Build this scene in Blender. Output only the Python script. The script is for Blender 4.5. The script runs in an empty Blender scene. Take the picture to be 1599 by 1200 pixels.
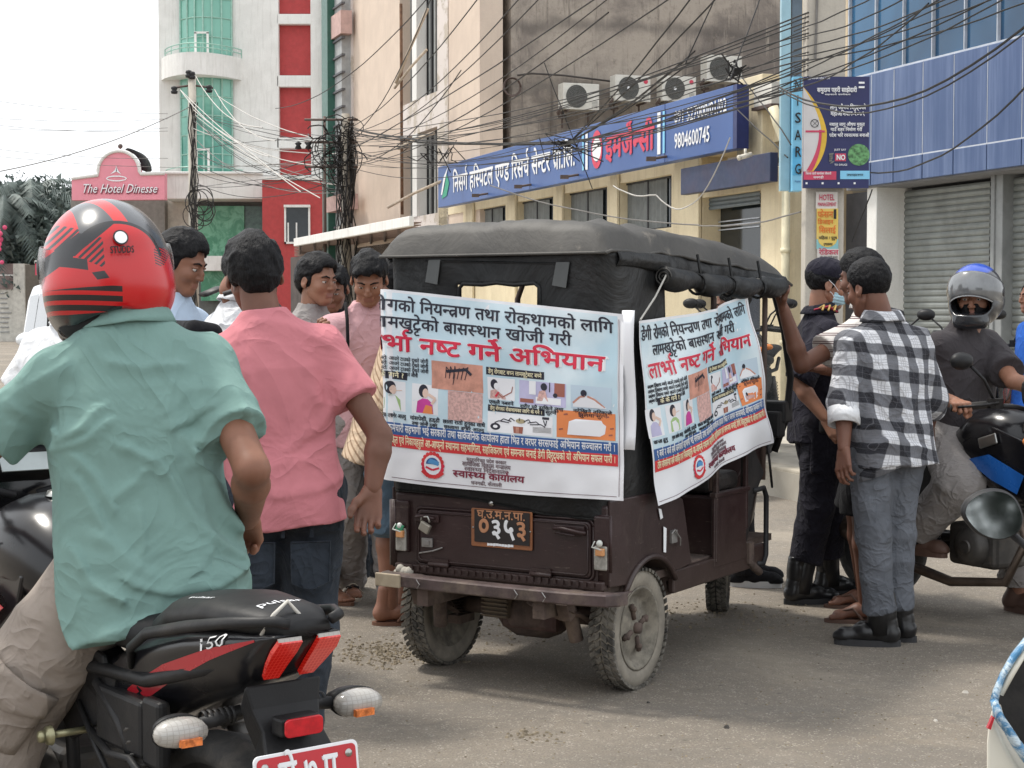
import bpy, bmesh, math, random
import numpy as np
from mathutils import Vector, Matrix, Euler, noise as mnoise
random.seed(7); rng = np.random.default_rng(7)
S = bpy.context.scene
COL = S.collection
R_ = math.radians
# ------------------------------------------------------------------ camera, world, sun, exposure
FPX, CXP, CYP, HZP, EYE = 2600.0, 799.5, 600.0, 485.0, 1.45
PITCH = math.atan((CYP - HZP) / FPX)
cd = bpy.data.cameras.new('camera'); cam = bpy.data.objects.new('camera', cd); COL.objects.link(cam)
cam.location = (0, 0, EYE); cam.rotation_euler = (math.pi / 2 - PITCH, 0, 0)
cd.sensor_width = 36; cd.lens = FPX / 1599 * 36; cd.clip_end = 2000; cd.clip_start = .05
S.camera = cam
W = bpy.data.worlds.new('World'); S.world = W; W.use_nodes = True
wn = W.node_tree; bg = wn.nodes['Background']
sky = wn.nodes.new('ShaderNodeTexSky'); sky.sky_type = 'NISHITA'; sky.sun_disc = False
sky.sun_elevation = R_(62); sky.sun_rotation = R_(-75); sky.dust_density = 6; sky.air_density = 1.5
mx = wn.nodes.new('ShaderNodeMix'); mx.data_type = 'RGBA'; mx.inputs[0].default_value = .88
wn.links.new(sky.outputs[0], mx.inputs[6]); mx.inputs[7].default_value = (9.3, 9.6, 9.95, 1)   # overcast veil over the sky
wn.links.new(mx.outputs[2], bg.inputs[0]); bg.inputs[1].default_value = .1
sd = bpy.data.lights.new('sun', 'SUN'); sun = bpy.data.objects.new('sun', sd); COL.objects.link(sun)
sd.energy = 1.9; sd.angle = R_(8); sd.color = (1, .95, .87)
_d = Vector((.42, -.22, -.88)); sun.rotation_euler = _d.to_track_quat('-Z', 'Y').to_euler()
S.view_settings.view_transform = 'Standard'; S.view_settings.look = 'None'
S.view_settings.exposure = .74; S.view_settings.gamma = 1
S.view_settings.use_curve_mapping = False
S.cycles.max_bounces = 6; S.cycles.transparent_max_bounces = 8

def ray(px, py):
    d = Vector(((px - CXP) / FPX, math.cos(PITCH) + (CYP - py) / FPX * math.sin(PITCH), -math.sin(PITCH) + (CYP - py) / FPX * math.cos(PITCH)))
    return d / d.y
def at(px, py, D): return Vector((0, 0, EYE)) + ray(px, py) * D          # photo pixel -> world point D metres away
def gr(px, py, z=0.0):
    r = ray(px, py); return Vector((0, 0, EYE)) + r * ((z - EYE) / r.z)
# ------------------------------------------------------------------ material helper: expressions compiled to nodes
class X:
    def __init__(s, nt, sock): s.nt, s.k = nt, sock
    def _m(s, op, *a):
        n = s.nt.nodes.new('ShaderNodeMath'); n.operation = op
        for i, v in enumerate(a):
            if isinstance(v, X): s.nt.links.new(v.k, n.inputs[i])
            else: n.inputs[i].default_value = v
        return X(s.nt, n.outputs[0])
    def __add__(s, o): return s._m('ADD', s, o)
    __radd__ = __add__
    def __sub__(s, o): return s._m('SUBTRACT', s, o)
    def __rsub__(s, o): return s._m('SUBTRACT', o, s)
    def __mul__(s, o): return s._m('MULTIPLY', s, o)
    __rmul__ = __mul__
    def __truediv__(s, o): return s._m('DIVIDE', s, o)
    def __gt__(s, o): return s._m('GREATER_THAN', s, o)
    def __lt__(s, o): return s._m('LESS_THAN', s, o)
    def abs(s): return s._m('ABSOLUTE', s)
    def frac(s): return s._m('FRACT', s)
    def sin(s): return s._m('SINE', s)
    def sqrt(s): return s._m('SQRT', s)
    def pow(s, e): return s._m('POWER', s, e)
    def max(s, o): return s._m('MAXIMUM', s, o)
    def min(s, o): return s._m('MINIMUM', s, o)
    def clamp(s): return s._m('MINIMUM', s._m('MAXIMUM', s, 0.0), 1.0)
    def step(s, a, b):   # smooth ramp a..b
        n = s.nt.nodes.new('ShaderNodeMapRange'); n.interpolation_type = 'SMOOTHSTEP'
        s.nt.links.new(s.k, n.inputs[0]); n.inputs[1].default_value = a; n.inputs[2].default_value = b
        return X(s.nt, n.outputs[0])
class Mt:
    def __init__(s, name, rough=.6, metal=0, spec=.5, coat=0):
        s.m = bpy.data.materials.new(name); s.m.use_nodes = True; s.nt = s.m.node_tree
        s.b = s.nt.nodes['Principled BSDF']
        s.b.inputs['Roughness'].default_value = rough; s.b.inputs['Metallic'].default_value = metal
        s.b.inputs['Specular IOR Level'].default_value = spec; s.b.inputs['Coat Weight'].default_value = coat
        s.b.inputs['Coat Roughness'].default_value = .22
        tc = s.nt.nodes.new('ShaderNodeTexCoord'); s.P = tc.outputs['Object']
        sp = s.nt.nodes.new('ShaderNodeSeparateXYZ'); s.nt.links.new(s.P, sp.inputs[0])
        s.x, s.y, s.z = (X(s.nt, o) for o in sp.outputs)
    def vec(s, a, b, c):
        n = s.nt.nodes.new('ShaderNodeCombineXYZ')
        for i, v in enumerate((a, b, c)):
            if isinstance(v, X): s.nt.links.new(v.k, n.inputs[i])
            else: n.inputs[i].default_value = v
        return n.outputs[0]
    def noise(s, scale=5, detail=4, rough=.6, vec=None, dist=0):
        n = s.nt.nodes.new('ShaderNodeTexNoise'); s.nt.links.new(vec or s.P, n.inputs['Vector'])
        n.inputs['Scale'].default_value = scale; n.inputs['Detail'].default_value = detail
        n.inputs['Roughness'].default_value = rough; n.inputs['Distortion'].default_value = dist
        return X(s.nt, n.outputs[0])
    def voro(s, scale=5, feat='F1', vec=None):
        n = s.nt.nodes.new('ShaderNodeTexVoronoi'); n.feature = feat; s.nt.links.new(vec or s.P, n.inputs['Vector'])
        n.inputs['Scale'].default_value = scale; return X(s.nt, n.outputs[0])
    def mix(s, f, a, b):
        n = s.nt.nodes.new('ShaderNodeMix'); n.data_type = 'RGBA'
        if isinstance(f, X): s.nt.links.new(f.k, n.inputs[0])
        else: n.inputs[0].default_value = f
        for i, v in ((6, a), (7, b)):
            if hasattr(v, 'links'): s.nt.links.new(v, n.inputs[i])
            else: n.inputs[i].default_value = (*v[:3], 1)
        return n.outputs[2]
    def color(s, c):
        if hasattr(c, 'links'): s.nt.links.new(c, s.b.inputs['Base Color'])
        else: s.b.inputs['Base Color'].default_value = (*c[:3], 1)
        return s
    def rough(s, r): s.nt.links.new(r.k, s.b.inputs['Roughness']); return s
    def bump(s, h, strength=.3, dist=.01):
        n = s.nt.nodes.new('ShaderNodeBump'); n.inputs['Strength'].default_value = strength; n.inputs['Distance'].default_value = dist
        s.nt.links.new(h.k, n.inputs['Height']); s.nt.links.new(n.outputs[0], s.b.inputs['Normal']); return s
def srgb(r, g, b):
    f = lambda c: ((c / 255) / 12.92 if c / 255 <= .04045 else (((c / 255) + .055) / 1.055) ** 2.4)
    return (f(r), f(g), f(b))
_mc = {}
def M(name, col, rough=.6, metal=0, var=.12, vs=6, bump=0, bs=60, bd=.004, coat=0, dirt=None, dirt_amt=.5, ds=4, spec=.5):
    if name in _mc: return _mc[name]
    t = Mt(name, rough, metal, spec, coat)
    n = t.noise(vs, 5)
    c = t.mix(n.step(.3, .7), [v * (1 - var) for v in col], [min(1, v * (1 + var)) for v in col])
    if dirt is not None:
        d = (t.noise(ds, 7, .7).step(.45, .75)) * dirt_amt
        c = t.mix(d, c, dirt)
    t.color(c)
    if var and rough > .15: t.rough(t.noise(vs * 2.3, 3) * .25 + (rough - .12))
    if bump: t.bump(t.noise(bs, 4), bump, bd)
    _mc[name] = t.m; return t.m
# ------------------------------------------------------------------ mesh helper
def mesh_obj(name, V, F, mats, parent=None, smooth=False, mi=None, M4=None):
    me = bpy.data.meshes.new(name); V = np.asarray(V, dtype=np.float32)
    if M4 is not None:
        A = np.array(M4, dtype=np.float32); V = V @ A[:3, :3].T + A[:3, 3]
    if isinstance(F, np.ndarray):
        me.vertices.add(len(V)); me.vertices.foreach_set('co', V.ravel())
        k = F.shape[1]; me.loops.add(F.size); me.loops.foreach_set('vertex_index', F.ravel().astype(np.int32))
        me.polygons.add(len(F)); me.polygons.foreach_set('loop_start', np.arange(0, F.size, k, dtype=np.int32))
        me.update(calc_edges=True)
    else: me.from_pydata([tuple(map(float, v)) for v in V], [], F)
    for m in (mats if isinstance(mats, (list, tuple)) else [mats]): me.materials.append(m)
    if mi is not None: me.polygons.foreach_set('material_index', np.asarray(mi, dtype=np.int32))
    if smooth: me.polygons.foreach_set('use_smooth', np.ones(len(me.polygons), dtype=bool))
    me.validate(); me.update()
    o = bpy.data.objects.new(name, me); COL.objects.link(o)
    if parent: o.parent = parent
    return o
def frame(z, x=(1, 0, 0)):
    z = Vector(z).normalized(); x = Vector(x)
    x = x - z * x.dot(z)
    if x.length < 1e-5: x = Vector((0, 1, 0)) - z * z.y
    x.normalize(); return x, z.cross(x), z
class B:
    def __init__(s): s.V, s.F, s.mi, s.sm, s.T, s.m = [], [], [], [], Matrix.Identity(4), 0
    def add(s, V, F, smooth=False):
        n = len(s.V); s.V += [s.T @ Vector(v) for v in V]; s.F += [tuple(i + n for i in f) for f in F]
        s.mi += [s.m] * len(F); s.sm += [smooth] * len(F); return s
    def box(s, c, d, rot=None, taper=1.0):
        x, y, z = (v / 2 for v in d); c = Vector(c); Rm = Euler(rot).to_matrix() if rot else Matrix.Identity(3)
        V = [c + Rm @ Vector((sx * x * (taper if sz > 0 else 1), sy * y * (taper if sz > 0 else 1), sz * z)) for sz in (-1, 1) for sy in (-1, 1) for sx in (-1, 1)]
        return s.add(V, [(0, 2, 3, 1), (4, 5, 7, 6), (0, 1, 5, 4), (2, 6, 7, 3), (0, 4, 6, 2), (1, 3, 7, 5)])
    def tube(s, P, r, n=8, cap=True, flat=1.0, up=None):
        P = [Vector(p) for p in P]; r = r if hasattr(r, '__len__') else [r] * len(P)
        V = []; F = []; u = None
        for i, p in enumerate(P):
            d = (P[min(i + 1, len(P) - 1)] - P[max(i - 1, 0)])
            if d.length < 1e-9: d = Vector((0, 0, 1))
            d.normalize()
            if u is None: u = Vector(up) if up else Vector((0, 0, 1)) if abs(d.z) < .9 else Vector((1, 0, 0))
            u = u - d * u.dot(d)
            if u.length < 1e-6: u = d.orthogonal()
            u.normalize(); w = d.cross(u)
            for k in range(n):
                a = 2 * math.pi * k / n; V.append(p + u * (math.cos(a) * r[i] * flat) + w * (math.sin(a) * r[i]))
        for i in range(len(P) - 1):
            for k in range(n): F.append((i * n + k, i * n + (k + 1) % n, (i + 1) * n + (k + 1) % n, (i + 1) * n + k))
        if cap: F += [tuple(range(n - 1, -1, -1)), tuple((len(P) - 1) * n + k for k in range(n))]
        return s.add(V, F, n > 5)
    def cyl(s, a, b, r, n=16, r2=None): return s.tube([a, b], [r, r if r2 is None else r2], n)
    def lathe(s, prof, c=(0, 0, 0), ax=(0, 0, 1), n=24, closed=False):   # prof: (radius, height along ax)
        x, y, z = frame(ax); c = Vector(c); V = []; F = []; m = len(prof)
        for k in range(n):
            a = 2 * math.pi * k / n; q = x * math.cos(a) + y * math.sin(a)
            V += [c + q * p[0] + z * p[1] for p in prof]
        for k in range(n):
            for j in range(m if closed else m - 1):
                j2 = (j + 1) % m; F.append((k * m + j, ((k + 1) % n) * m + j, ((k + 1) % n) * m + j2, k * m + j2))
        return s.add(V, F, True)
    def prism(s, poly, o, ux, uy, depth):   # polygon in plane (ux,uy), thickness along ux x uy
        ux = Vector(ux).normalized(); uy = Vector(uy).normalized(); w = ux.cross(uy); o = Vector(o); n = len(poly)
        V = [o + ux * a + uy * b for a, b in poly] + [o + ux * a + uy * b + w * depth for a, b in poly]
        F = [tuple(range(n - 1, -1, -1)), tuple(range(n, 2 * n))] + [(i, (i + 1) % n, n + (i + 1) % n, n + i) for i in range(n)]
        return s.add(V, F)
    def loft(s, rings, cap=True, closed=True, smooth=True):
        n = len(rings[0]); V = [v for r in rings for v in r]; F = []
        for i in range(len(rings) - 1):
            for k in range(n if closed else n - 1): F.append((i * n + k, i * n + (k + 1) % n, (i + 1) * n + (k + 1) % n, (i + 1) * n + k))
        if cap and closed: F += [tuple(range(n - 1, -1, -1)), tuple((len(rings) - 1) * n + k for k in range(n))]
        return s.add(V, F, smooth)
    def grid(s, f, nu, nv, smooth=True):
        V = [f(i / nu, j / nv) for j in range(nv + 1) for i in range(nu + 1)]
        F = [(j * (nu + 1) + i, j * (nu + 1) + i + 1, (j + 1) * (nu + 1) + i + 1, (j + 1) * (nu + 1) + i) for j in range(nv) for i in range(nu)]
        return s.add(V, F, smooth)
    def ball(s, c, r, n=10, m=7):
        r = r if hasattr(r, '__len__') else (r,) * 3; V = []; F = []
        for j in range(m + 1):
            t = math.pi * j / m
            for i in range(n): a = 2 * math.pi * i / n; V.append((c[0] + r[0] * math.sin(t) * math.cos(a), c[1] + r[1] * math.sin(t) * math.sin(a), c[2] + r[2] * math.cos(t)))
        for j in range(m):
            for i in range(n): F.append((j * n + i, (j + 1) * n + i, (j + 1) * n + (i + 1) % n, j * n + (i + 1) % n))
        return s.add(V, F, True)
    def build(s, name, mats, parent=None, bev=0, seg=2, solid=0, fix=True, auto=None):
        me = bpy.data.meshes.new(name); me.from_pydata([tuple(v) for v in s.V], [], s.F)
        for m in (mats if isinstance(mats, (list, tuple)) else [mats]): me.materials.append(m)
        me.polygons.foreach_set('material_index', s.mi); me.polygons.foreach_set('use_smooth', s.sm)
        if fix:
            bm = bmesh.new(); bm.from_mesh(me); bmesh.ops.recalc_face_normals(bm, faces=bm.faces); bm.to_mesh(me); bm.free()
        me.update(); o = bpy.data.objects.new(name, me); COL.objects.link(o)
        if parent: o.parent = parent
        if solid:
            k = o.modifiers.new('thick', 'SOLIDIFY'); k.thickness = solid; k.offset = 0
        if bev:
            k = o.modifiers.new('bevel', 'BEVEL'); k.width = bev; k.segments = seg; k.limit_method = 'ANGLE'; k.angle_limit = R_(40)
        return o
def tag(o, label=None, cat=None, group=None, kind=None):
    if label: o['label'] = label
    if cat: o['category'] = cat
    if group: o['group'] = group
    if kind: o['kind'] = kind
    return o
def thing(name, label, cat, loc=(0, 0, 0), rz=0, group=None):
    o = bpy.data.objects.new(name, None); COL.objects.link(o); o.location = loc; o.rotation_euler = (0, 0, rz)
    o.empty_display_size = .1
    return tag(o, label, cat, group)
def kids(o): return [c for c in COL.objects if c.parent == o]
def dup(o, loc, rz=None, label=None):
    r = o.copy(); COL.objects.link(r); r.location = loc
    if rz is not None: r.rotation_euler = (0, 0, rz)
    if label: r['label'] = label
    for ch in list(o.children):
        c = ch.copy(); COL.objects.link(c); c.parent = r
        for g in ch.children:
            d = g.copy(); COL.objects.link(d); d.parent = c
    return r
# ------------------------------------------------------------------ value noise (numpy)
_NL = rng.random((64, 64, 64)).astype(np.float32)
def vnoise(P):
    i = np.floor(P).astype(int); f = P - i; f = f * f * (3 - 2 * f); i &= 63; j = (i + 1) & 63
    def L(a, b, c): return _NL[a, b, c]
    x0, y0, z0 = i.T; x1, y1, z1 = j.T; fx, fy, fz = f.T
    a = L(x0, y0, z0) * (1 - fx) + L(x1, y0, z0) * fx; b = L(x0, y1, z0) * (1 - fx) + L(x1, y1, z0) * fx
    c = L(x0, y0, z1) * (1 - fx) + L(x1, y0, z1) * fx; d = L(x0, y1, z1) * (1 - fx) + L(x1, y1, z1) * fx
    return (a * (1 - fy) + b * fy) * (1 - fz) + (c * (1 - fy) + d * fy) * fz
# ------------------------------------------------------------------ SDF bodies meshed with surface nets
def nets(F, lo, h):
    ins = F < 0
    nx, ny, nz = F.shape
    c = sum(ins[a:nx - 1 + a, b:ny - 1 + b, d:nz - 1 + d].astype(np.int8) for a in (0, 1) for b in (0, 1) for d in (0, 1))
    act = (c > 0) & (c < 8); I = np.argwhere(act)
    idx = -np.ones(act.shape, dtype=np.int64); idx[tuple(I.T)] = np.arange(len(I))
    acc = np.zeros((len(I), 3)); cnt = np.zeros(len(I))
    cs = [(a, b, d) for a in (0, 1) for b in (0, 1) for d in (0, 1)]
    val = {q: F[I[:, 0] + q[0], I[:, 1] + q[1], I[:, 2] + q[2]] for q in cs}
    for q in cs:
        for ax in range(3):
            if q[ax] == 0:
                q2 = list(q); q2[ax] = 1; q2 = tuple(q2); a, b = val[q], val[q2]
                m = (a < 0) != (b < 0); t = np.where(m, a / np.where(m, a - b, 1), 0)
                p = np.tile(np.array(q, float), (len(I), 1)); p[:, ax] = t; acc += p * m[:, None]; cnt += m
    V = (I + acc / cnt[:, None]) * h + lo
    Fs = []
    for ax in range(3):
        o1, o2 = [k for k in range(3) if k != ax]
        sl = [slice(0, n) for n in F.shape]; s2 = list(sl); sl[ax] = slice(0, F.shape[ax] - 1); s2[ax] = slice(1, F.shape[ax])
        a = ins[tuple(sl)]; b = ins[tuple(s2)]; E = np.argwhere(a != b)
        ok = (E[:, o1] > 0) & (E[:, o2] > 0) & (E[:, o1] < F.shape[o1] - 1) & (E[:, o2] < F.shape[o2] - 1); E = E[ok]
        fl = a[tuple(E.T)]
        def cell(d1, d2):
            e = E.copy(); e[:, o1] += d1; e[:, o2] += d2; return idx[tuple(e.T)]
        q = np.stack([cell(-1, -1), cell(0, -1), cell(0, 0), cell(-1, 0)], 1)
        if ax == 1: fl = ~fl
        q[~fl] = q[~fl][:, ::-1]; Fs.append(q)
    return V, np.concatenate(Fs)
class SD:
    def __init__(s, lo, hi, h):
        s.lo = np.array(lo, float); s.h = h; n = np.ceil((np.array(hi) - s.lo) / h).astype(int) + 1
        s.F = np.full(n, .5, dtype=np.float32); s.ax = [s.lo[i] + np.arange(n[i]) * h for i in range(3)]
    def _sub(s, lo, hi):
        a = np.clip(np.floor((np.array(lo) - s.lo) / s.h).astype(int), 0, np.array(s.F.shape)); b = np.clip(np.ceil((np.array(hi) - s.lo) / s.h).astype(int) + 1, 0, np.array(s.F.shape))
        if (b <= a).any(): return None, None
        sl = tuple(slice(a[i], b[i]) for i in range(3))
        g = np.meshgrid(*[s.ax[i][sl[i]] for i in range(3)], indexing='ij'); return sl, np.stack(g, -1)
    def _put(s, sl, d, k, op, P, cut):
        if cut:
            for p, n in cut: d = np.maximum(d, (P - np.array(p)) @ np.array(Vector(n).normalized()))
        f = s.F[sl]
        if op == 'sub': s.F[sl] = np.maximum(f, -d) if k == 0 else -(_smin(-f, d, k))
        else: s.F[sl] = np.minimum(f, d) if k == 0 else _smin(f, d, k)
    def rc(s, a, b, ra, rb=None, k=.02, op='add', cut=None, sq=None):
        rb = ra if rb is None else rb; a = np.array(a, float); b = np.array(b, float); m = max(ra, rb) * 1.15 + k * 1.2 + 3 * s.h
        sl, P = s._sub(np.minimum(a, b) - m, np.maximum(a, b) + m)
        if sl is None: return s
        ab = b - a; t = np.clip(((P - a) @ ab) / max(ab @ ab, 1e-9), 0, 1); q = P - a - t[..., None] * ab
        if sq is not None:
            ax = np.array(Vector(sq[0]).normalized()); q = q + ax * ((q @ ax) * (1 / sq[1] - 1))[..., None]
        d = np.linalg.norm(q, axis=-1) - (ra + t * (rb - ra)); s._put(sl, d, k, op, P, cut); return s
    def chain(s, pts, rs, k=.02, **kw):
        for i in range(len(pts) - 1): s.rc(pts[i], pts[i + 1], rs[i], rs[i + 1], k, **kw)
        return s
    def ell(s, c, r, rot=None, k=.02, op='add', cut=None):
        c = np.array(c, float); r = np.array(r, float); m = r.max() + k * 1.2 + 3 * s.h
        sl, P = s._sub(c - m, c + m)
        if sl is None: return s
        q = P - c
        if rot is not None: q = q @ np.array(Euler(rot).to_matrix())
        k0 = np.linalg.norm(q / r, axis=-1); k1 = np.linalg.norm(q / r ** 2, axis=-1) + 1e-9
        s._put(sl, k0 * (k0 - 1) / k1, k, op, P, cut); return s
    def box(s, c, hs, rot=None, rr=.01, k=.01, op='add', cut=None):
        c = np.array(c, float); hs = np.array(hs, float); m = np.linalg.norm(hs) + k + 3 * s.h
        sl, P = s._sub(c - m, c + m)
        if sl is None: return s
        q = P - c
        if rot is not None: q = q @ np.array(Euler(rot).to_matrix())
        q = np.abs(q) - hs + rr; d = np.linalg.norm(np.maximum(q, 0), axis=-1) + np.minimum(q.max(-1), 0) - rr
        s._put(sl, d, k, op, P, cut); return s
    def loft(s, st, org=(0, 0, 0), rot=None, e=2.3, k=.02, op='add', cut=None):
        st = np.array(st, float); org = np.array(org, float); Rm = np.array(rot) if rot is not None else np.eye(3)
        m = max(st[:, 3:5].max(), 0) + k + 3 * s.h
        pts = np.array([[r[1], r[2], r[0]] for r in st]) @ Rm.T + org
        sl, P = s._sub(pts.min(0) - m, pts.max(0) + m)
        if sl is None: return s
        q = (P - org) @ Rm; z = q[..., 2]; I = [np.interp(z, st[:, 0], st[:, j]) for j in range(1, 5)]
        # smooth the stations a little
        u = np.abs((q[..., 0] - I[0]) / I[2]); v = np.abs((q[..., 1] - I[1]) / I[3])
        d = ((u ** e + v ** e) ** (1 / e) - 1) * np.minimum(I[2], I[3])
        d = np.maximum(d, np.maximum(st[0, 0] - z, z - st[-1, 0])); s._put(sl, d, k, op, P, cut); return s
    def disp(s, fn, band=.04):
        m = np.abs(s.F) < band; I = np.argwhere(m)
        if len(I): s.F[m] += fn(I * s.h + s.lo).astype(np.float32)
        return s
    def mesh(s):
        s.F[0] = s.F[-1] = .1; s.F[:, 0] = s.F[:, -1] = .1; s.F[:, :, 0] = s.F[:, :, -1] = .1
        return nets(s.F, s.lo, s.h)
def _smin(a, b, k):
    h = np.maximum(k - np.abs(a - b), 0) / k; return np.minimum(a, b) - h * h * k * .25
def fold(P, fr, seed=0, sharp=2.0, warp=.5):
    """ridge noise: fr is a 3x3 (rows: frequency directions) or a triple; returns 0..1"""
    fr = np.array(fr, float); Q = P * fr if fr.ndim == 1 else P @ fr.T
    w = vnoise(P * 7 + seed * 3.1) - .5; Q = Q + (w * warp)[:, None] + seed * 5.7
    n = vnoise(Q); return (1 - np.abs(2 * n - 1)) ** sharp
# ------------------------------------------------------------------ lettering (flat print built as thin mesh)
_gc = {}; _adv = {}
def _gm(ch, bold):
    k = (ch, bold)
    if k not in _gc:
        c = bpy.data.curves.new('g', 'FONT'); c.body = ch; c.size = 1; c.resolution_u = 2; c.offset = bold
        o = bpy.data.objects.new('g', c); me = bpy.data.meshes.new_from_object(o)
        V = np.array([v.co[:2] for v in me.vertices]).reshape(-1, 2); F = [tuple(p.vertices) for p in me.polygons]
        bpy.data.objects.remove(o); bpy.data.curves.remove(c); bpy.data.meshes.remove(me); _gc[k] = (V, F)
    return _gc[k]
def _w(s):
    c = bpy.data.curves.new('g', 'FONT'); c.body = s; c.size = 1; o = bpy.data.objects.new('g', c)
    me = bpy.data.meshes.new_from_object(o); x = [v.co.x for v in me.vertices]; r = max(x) - min(x) if x else 0
    bpy.data.objects.remove(o); bpy.data.curves.remove(c); bpy.data.meshes.remove(me); return r
def _ad(ch):
    if ch not in _adv:
        a = 'न' if ord(ch) > 0x900 else 'H'
        _adv[ch] = .3 if ch == ' ' else max(0.0, _w(a + ch + a) - _w(a + a))
    return _adv[ch]
CONS = set(chr(c) for c in range(0x915, 0x93a)); MAT = set('ािीुूृेैोौंँः'); VIR = '्'
HALF = set('नबमयसथधपलवषणचजगभखतघञशक')
def _clip(V, F, x):
    bm = bmesh.new(); vs = [bm.verts.new((a, b, 0)) for a, b in V]
    for f in F:
        try: bm.faces.new([vs[i] for i in f])
        except ValueError: pass
    bmesh.ops.bisect_plane(bm, geom=bm.verts[:] + bm.edges[:] + bm.faces[:], plane_co=(x, 0, 0), plane_no=(1, 0, 0), clear_outer=True)
    bm.verts.index_update(); V2 = np.array([v.co[:2] for v in bm.verts]).reshape(-1, 2); F2 = [tuple(v.index for v in f.verts) for f in bm.faces]; bm.free(); return V2, F2
def layout(s, bold=0.0, track=0.0):
    out = []; x = 0.0; i = 0; n = len(s)
    def put(ch, dx=0, clip=None, sc=1.0, dy=0):
        V, F = _gm(ch, bold)
        if len(V) == 0: return
        if clip is not None: V, F = _clip(V, F, clip)
        out.append((V * sc + np.array([x + dx, dy]), F))
    while i < n:
        c = s[i]
        if c in CONS:
            cl = []; reph = False
            while True:
                cl.append(s[i]); i += 1
                if i < n - 1 and s[i] == VIR and s[i + 1] in CONS: i += 1; continue
                break
            if len(cl) > 1 and cl[0] == 'र': reph = True; cl = cl[1:]
            ms = ''
            while i < n and s[i] in MAT: ms += s[i]; i += 1
            if 'ि' in ms: put('ि'); x += _ad('ि')
            raka = len(cl) > 1 and cl[-1] == 'र'
            if raka: cl = cl[:-1]
            for j, q in enumerate(cl):
                a = _ad(q)
                if j < len(cl) - 1:
                    if q == 'ट' and cl[j + 1] == 'ट': put('ट', sc=.62, dx=a * .2, dy=-.36); continue
                    if q in HALF and q != 'क': put(q, clip=a - .17); x += a - .19
                    else: put(q); put(VIR, dx=a); x += a
                else:
                    put(q); x += a
            if raka:
                out.append((np.array([[x - .12, .22], [x - .12, .30], [x - .40, .12], [x - .36, .05]]), [(0, 1, 2, 3)]))
            for q in ms:
                if q == 'ि': continue
                put(q); x += _ad(q)
            if reph:
                t = np.linspace(R_(60), R_(270), 8); cx, cy = x - .16, .80; w = .045 + bold
                V = [[cx + math.cos(a) * (.10 + e * w), cy + math.sin(a) * (.11 + e * w)] for a in t for e in (-.5, .9)]
                out.append((np.array(V), [(2 * k, 2 * k + 1, 2 * k + 3, 2 * k + 2) for k in range(7)]))
        else:
            put(c); x += _ad(c) + (track if ord(c) < 0x900 else 0); i += 1
    V = []; F = []; m = 0
    for v, f in out: V.append(v); F += [tuple(q + m for q in p) for p in f]; m += len(v)
    return (np.concatenate(V) if V else np.zeros((0, 2))), F, x
def split_long(V, F, step):
    bm = bmesh.new(); vs = [bm.verts.new((a, b, 0)) for a, b in V]
    for f in F:
        try: bm.faces.new([vs[i] for i in f])
        except ValueError: pass
    x0, x1 = V[:, 0].min(), V[:, 0].max(); x = x0 + step
    while x < x1:
        bmesh.ops.bisect_plane(bm, geom=bm.verts[:] + bm.edges[:] + bm.faces[:], plane_co=(x, 0, 0), plane_no=(1, 0, 0)); x += step
    bm.verts.index_update(); V2 = np.array([v.co[:2] for v in bm.verts]); F2 = [tuple(v.index for v in f.verts) for f in bm.faces]; bm.free(); return V2, F2
def text(name, s, mp, x, y, w, h, mat, parent=None, bold=.0, step=None, track=0, align='l'):
    """print s at (x,y) baseline-left, width w, letter size h, mapped to space by mp(u,v)"""
    V, F, adv = layout(s, 0, track)
    if not len(V): return None
    ww = adv if adv else 1; sx = (w / ww) if w else h
    if align == 'c': x -= ww * sx / 2
    V = V * np.array([sx, h]) + np.array([x, y])
    if step: V, F = split_long(V, F, step)
    cu, cv = V.mean(0); e = 1e-3; nrm = (mp(cu + e, cv) - mp(cu, cv)).cross(mp(cu, cv + e) - mp(cu, cv)).normalized()
    P = []; FF = []; off = [(0, 0)]
    if bold: off = [(-bold, 0), (bold, 0), (0, -bold * .8), (0, bold * .8)] if bold < .03 else [(-bold, 0), (bold, 0), (-bold * .4, -bold * .8), (bold * .4, bold * .8), (0, 0)]
    for k, (dx, dy) in enumerate(off):
        FF += [tuple(q + len(P) for q in f) for f in F]; P += [tuple(mp(a + dx * sx, b + dy * h) + nrm * (k * .0004 * max(1, h * 2))) for a, b in V]
    me = bpy.data.meshes.new(name); me.from_pydata(P, [], FF); me.materials.append(mat)
    o = bpy.data.objects.new(name, me); COL.objects.link(o)
    if parent: o.parent = parent
    return o
# ------------------------------------------------------------------ plain materials
ASPH = Mt('asphalt', .9)
_n1 = ASPH.noise(.35, 5, .6); _n2 = ASPH.noise(115, 5, .85); _n3 = ASPH.noise(2.2, 6, .7, dist=.6); _v = ASPH.voro(95)
_c = ASPH.mix(_n1.step(.35, .7), (.21, .18, .145), (.295, .253, .202)); _c = ASPH.mix(_n3.step(.5, .72) * .65, _c, (.27, .225, .17))
_c = ASPH.mix(_n2.step(.47, .62) * .55, _c, (.085, .08, .072)); _c = ASPH.mix((_v.step(.42, .18)) * ASPH.noise(23, 2).step(.42, .6) * .75, _c, (.50, .46, .39)); _c = ASPH.mix(ASPH.noise(11, 6, .8).step(.45, .7) * .35, _c, (.13, .118, .10)); _c = ASPH.mix(ASPH.noise(5, 7, .8, dist=.5).step(.55, .75) * .35, _c, (.36, .31, .24))
_wet = ASPH.noise(1.1, 3, .5, vec=ASPH.vec(ASPH.x * .8 + 3, ASPH.y, 0)).step(.62, .72); _c = ASPH.mix(_wet * .35, _c, (.13, .12, .11))
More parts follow.
